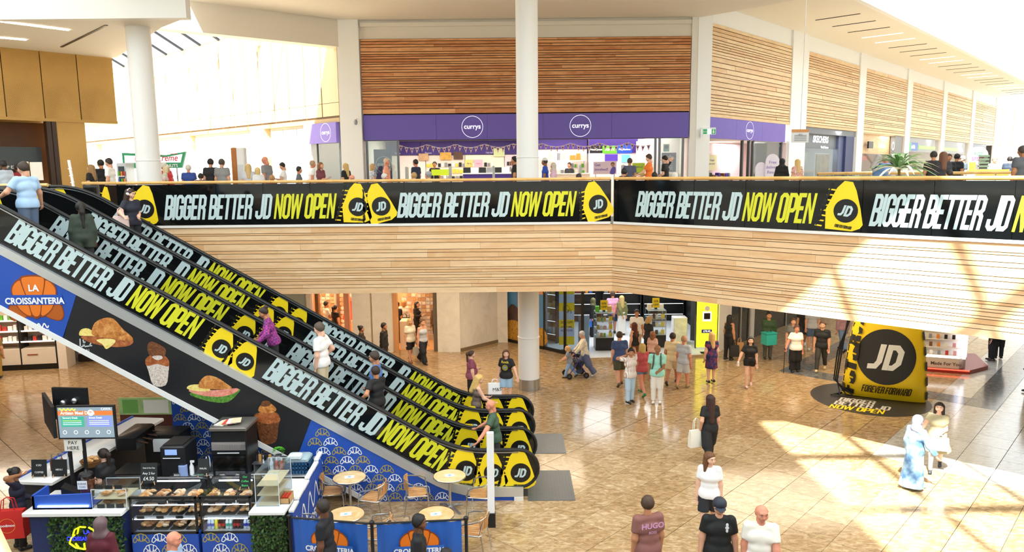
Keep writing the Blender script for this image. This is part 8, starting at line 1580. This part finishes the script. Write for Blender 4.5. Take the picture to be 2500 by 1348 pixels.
# ---- upper level
UR=.034
def up(label,px,Y,rz,**k): k.setdefault('res',UR); return person(label,UP(px,Y),rz,**k)
up('man in a pale grey jacket at the far left of the upper floor',12,22.5,70,h=1.74,top='jacket',tc='#b9c6d6',hc='#17120f',skin='d'); up('person in a red shirt in front of the dark shop entrance',45,24.5,50,h=1.66,tc='#8a1f28',hc='#1a1412',skin='d')
up('woman with light brown hair in a black top looking left by the gold pier',224,23.5,85,h=1.62,sex='f',tc='#17171a',hair='long',hc='#9a7448'); up('man in black behind the man in white near the hall column',249,24.6,60,h=1.78,top='long',tc='#16161a',hc='#1a1512',skin='t'); up('man in a white t-shirt and jeans standing behind the railing return',270,23.6,95,h=1.80,tc='#f2f2f2',hc='#2f2620',skin='b',bc='#6a86a8',head=(0,8))
up('woman with grey hair bending behind the hall column',394,24.9,-60,h=1.6,sex='f',tc=patch('floral blouse',['#d8b8c0','#e8dcd4','#b8c8a8'],12),hc='#d8c8a0',hair='bob',lean=15); up('man in a red t-shirt with white hair next to the hall column',411,26.0,70,h=1.72,tc='#d4313f',hair='short',hc='#d8d4cc',skin='r',lean=14); up('man in a navy t-shirt with white hair at the doughnut counter',461,25.4,15,h=1.6,tc='#2f4a9a',hc='#d4d0c8',skin='r'); up('dark-haired child at the doughnut counter',490,24.8,20,h=1.3,tc='#5a5f68',hc='#1f1814',skin='t'); up('man in a black t-shirt seen from behind in the hall',516,25.6,5,h=1.80,tc='#1e1f22',hc='#241b16',w=1.08); up('man in a grey t-shirt seen from behind beside the info totem',543,25.2,-5,h=1.78,tc='#8c8c8e',hc='#4a4038',w=1.12)
up('blonde woman with long hair beside the info totem',607,25.0,20,h=1.62,sex='f',tc='#c9ccd4',hair='long',hc='#d0b27a'); up('blonde child leaning next to the bald man in the hall',632,25.0,40,h=1.5,sex='f',tc='#e4e6ea',hair='bob',hc='#d8bc84',lean=8); up('bald man in a grey shirt looking down in the hall',655,25.8,75,h=1.88,tc='#84868a',hair='bald',skin='r',head=(0,24),lean=6); up('small child with reddish hair and a maroon top at the railing',664,22.4,60,h=1.22,tc='#8a2f3f',hc='#a8784a'); up('woman in white with dark hair using a phone in the hall',692,26.4,110,h=1.66,sex='f',tc='#f0eeec',hair='short',hc='#2a211c',arms=('phone','phone'),head=(0,20)); up('dark-haired boy in a grey t-shirt in the hall',730,24.6,-70,h=1.5,tc='#5f6268',hc='#2a1f18',skin='t'); up('person in a bright white shirt by the small purple sign',757,27.5,-60,h=1.75,tc='#f6f6f6',hc='#b59a78',skin='r',lean=8); up('woman with brown hair in a maroon top under the small purple sign',783,26.0,-110,h=1.66,sex='f',tc='#7a3f4a',hair='bob',hc='#8a5f3a',arms=('chest','waist')); up('blonde woman in a black top near the white pier',845,27.5,60,h=1.64,sex='f',tc='#1d1d20',hair='long',hc='#cdaa68')
up('seated person with reddish scalp and a dark strap behind the railing',860,21.9,90,h=1.22,hair='bald',skin='r',tc='#2a2a2c'); up('blonde woman in a patterned blouse before the purple roundel poster',910,29.5,-60,h=1.64,sex='f',tc=patch('blue print blouse',['#c9cdd6','#6a7488','#e8e8ea'],16),hair='bob',hc='#c4a06a'); up('bald man in a peach t-shirt walking right past the purple shop',944,28.6,-85,h=1.86,tc='#f0a584',hair='thin',hc='#d8b8a0',skin='r',w=1.1,legs='walk',head=(0,4)); up('seated white-haired man in a white shirt behind the railing',938,21.8,-70,h=1.24,tc='#f0f0ee',hc='#cfcac4',skin='r'); up('man in a navy t-shirt walking left into the purple shop',1016,29.5,60,h=1.78,tc='#232f4c',hc='#2e241d',skin='r',w=1.05); up('seated fair-haired person behind the railing near the lime board',1011,21.9,20,h=1.26,tc='#e8e4de',hc='#b08a52'); up('seated woman with curly grey hair behind the railing',1046,21.9,75,h=1.28,sex='f',tc='#e4e6ea',hair='curly',hc='#9a9a9e'); up('shop worker in black with a cap behind the staff counter',1062,34.0,170,h=1.76,tc='#1a1a1c',hc='#1f1714',skin='t'); up('young man in a black t-shirt beside the tall white column',1257,26.5,85,h=1.80,tc='#161618',hc='#16110f',skin='t'); up('man in a bright blue t-shirt and white cap right of the column',1331,27.2,80,h=1.74,tc='#2a55c4',hair='cap',hc='#3a3a3a',skin='m',extra={'capc':'#e4e2dc'}); up('woman in a pale pink top and beige headscarf',1352,26.8,75,h=1.58,sex='f',top='long',tc='#e0bcd0',hair='hijab',hc='#cfc2b4',skin='m'); up('shop worker with dark hair behind the cream counter',1390,35.2,140,h=1.68,tc='#232326',hc='#241a14',skin='t'); up('seated child with dark hair behind the railing near the promo board',1413,21.9,20,h=1.18,tc='#c9c9cc',hc='#2c2622')
up('seated dark-haired man behind the railing near the lime board',1524,22.0,-40,h=1.32,tc='#2a2d34',hc='#14110f',skin='t'); up('man in a grey-blue t-shirt walking away into the purple shop',1537,29.0,-20,h=1.74,tc='#59607a',hc='#4a3220',skin='t'); up('man in an orange and black sports shirt in front of the shop',1585,27.0,70,h=1.84,tc='#ee7a2a',hc='#4a3526',skin='p',arms=('waist','front'),head=(5,18)); up('man in a black t-shirt scratching his head by the hello poster',1624,28.0,60,h=1.80,tc='#17181a',hc='#1d1512',skin='p',arms=('head','waist'),head=(10,25)); up('seated dark-haired person behind the railing by the orange shirt',1598,22.0,0,h=1.2,tc='#2a2a2c',hc='#1c1614'); up('seated white-haired person behind the railing at the corner pier',1648,22.2,10,h=1.2,tc='#dcdcdc',hc='#d8d4cc',sex='f',hair='bob')
up('woman in a black headscarf and robe passing the lilac boards',1908,27.5,-40,h=1.66,sex='f',top=None,bot='abaya',bc='#151416',hair='hijab',hc='#151416',skin='t'); up('blonde woman in a floral pink top near the grey shoe shop',1946,27.0,10,h=1.62,sex='f',tc=patch('pink floral cloth',['#e0b8b0','#c97a72','#f0e0d8'],14),hair='long',hc='#d8b878'); up('woman with long grey hair in a denim jacket using a phone',2142,24.5,-70,h=1.70,sex='f',top='jacket',tc='#5a80ac',hair='long',hc='#a8a4a4',skin='p',arms=('phone','phone'),head=(0,28)); up('man in a light blue polo seen from behind on the street balcony',2160,29.5,10,h=1.74,tc='#7f9ce0',hair='thin',hc='#b9a898',skin='r'); up('dark-haired woman beside the man in the blue polo',2177,30,20,h=1.58,sex='f',tc='#e4e4e6',hc='#1d1613',hair='bob'); up('man with cropped dark hair next to the variegated palm',2276,24.0,-20,h=1.78,tc='#2a2625',hc='#2f2a26',skin='t'); up('woman with long auburn hair in a dark jacket by the palm',2300,21.5,-10,h=1.72,sex='f',top='jacket',tc='#2c2b30',hair='long',hc='#6a4630'); up('man in a black top facing forward beyond the auburn woman',2313,27.5,170,h=1.76,top='long',tc='#1a1c20',hc='#1f1814',skin='t'); up('man in a black t-shirt near the pop-up kiosk',2333,28.5,-60,h=1.78,tc='#1d2026',hc='#181412',skin='t'); up('small dark-haired child behind the right-hand railing',2318,20.5,20,h=1.18,tc='#3a3a40',hc='#221a16'); up('man in a grey cap beside the pop-up kiosk',2348,30,90,h=1.72,tc='#4a5560',hair='cap',hc='#8a8a8a',extra={'capc':'#7d8488'}); up('man with cropped hair in a charcoal t-shirt at the right edge',2492,19.5,10,h=1.80,tc='#4a4d54',hair='thin',hc='#3a332e',skin='m',w=1.12); up('dark-haired person in navy beyond the pop-up kiosk',2462,32,-40,h=1.7,tc='#2f3a4c',hc='#1f1814'); up('person in white behind the pop-up kiosk counter',2425,33,170,h=1.7,tc='#f0eeea',hc='#8a7a68')
for o in list(S.objects):
    if '_J' in o.keys(): del o['_J']
for o in S.objects:
    if '_w' in o.keys(): del o['_w']
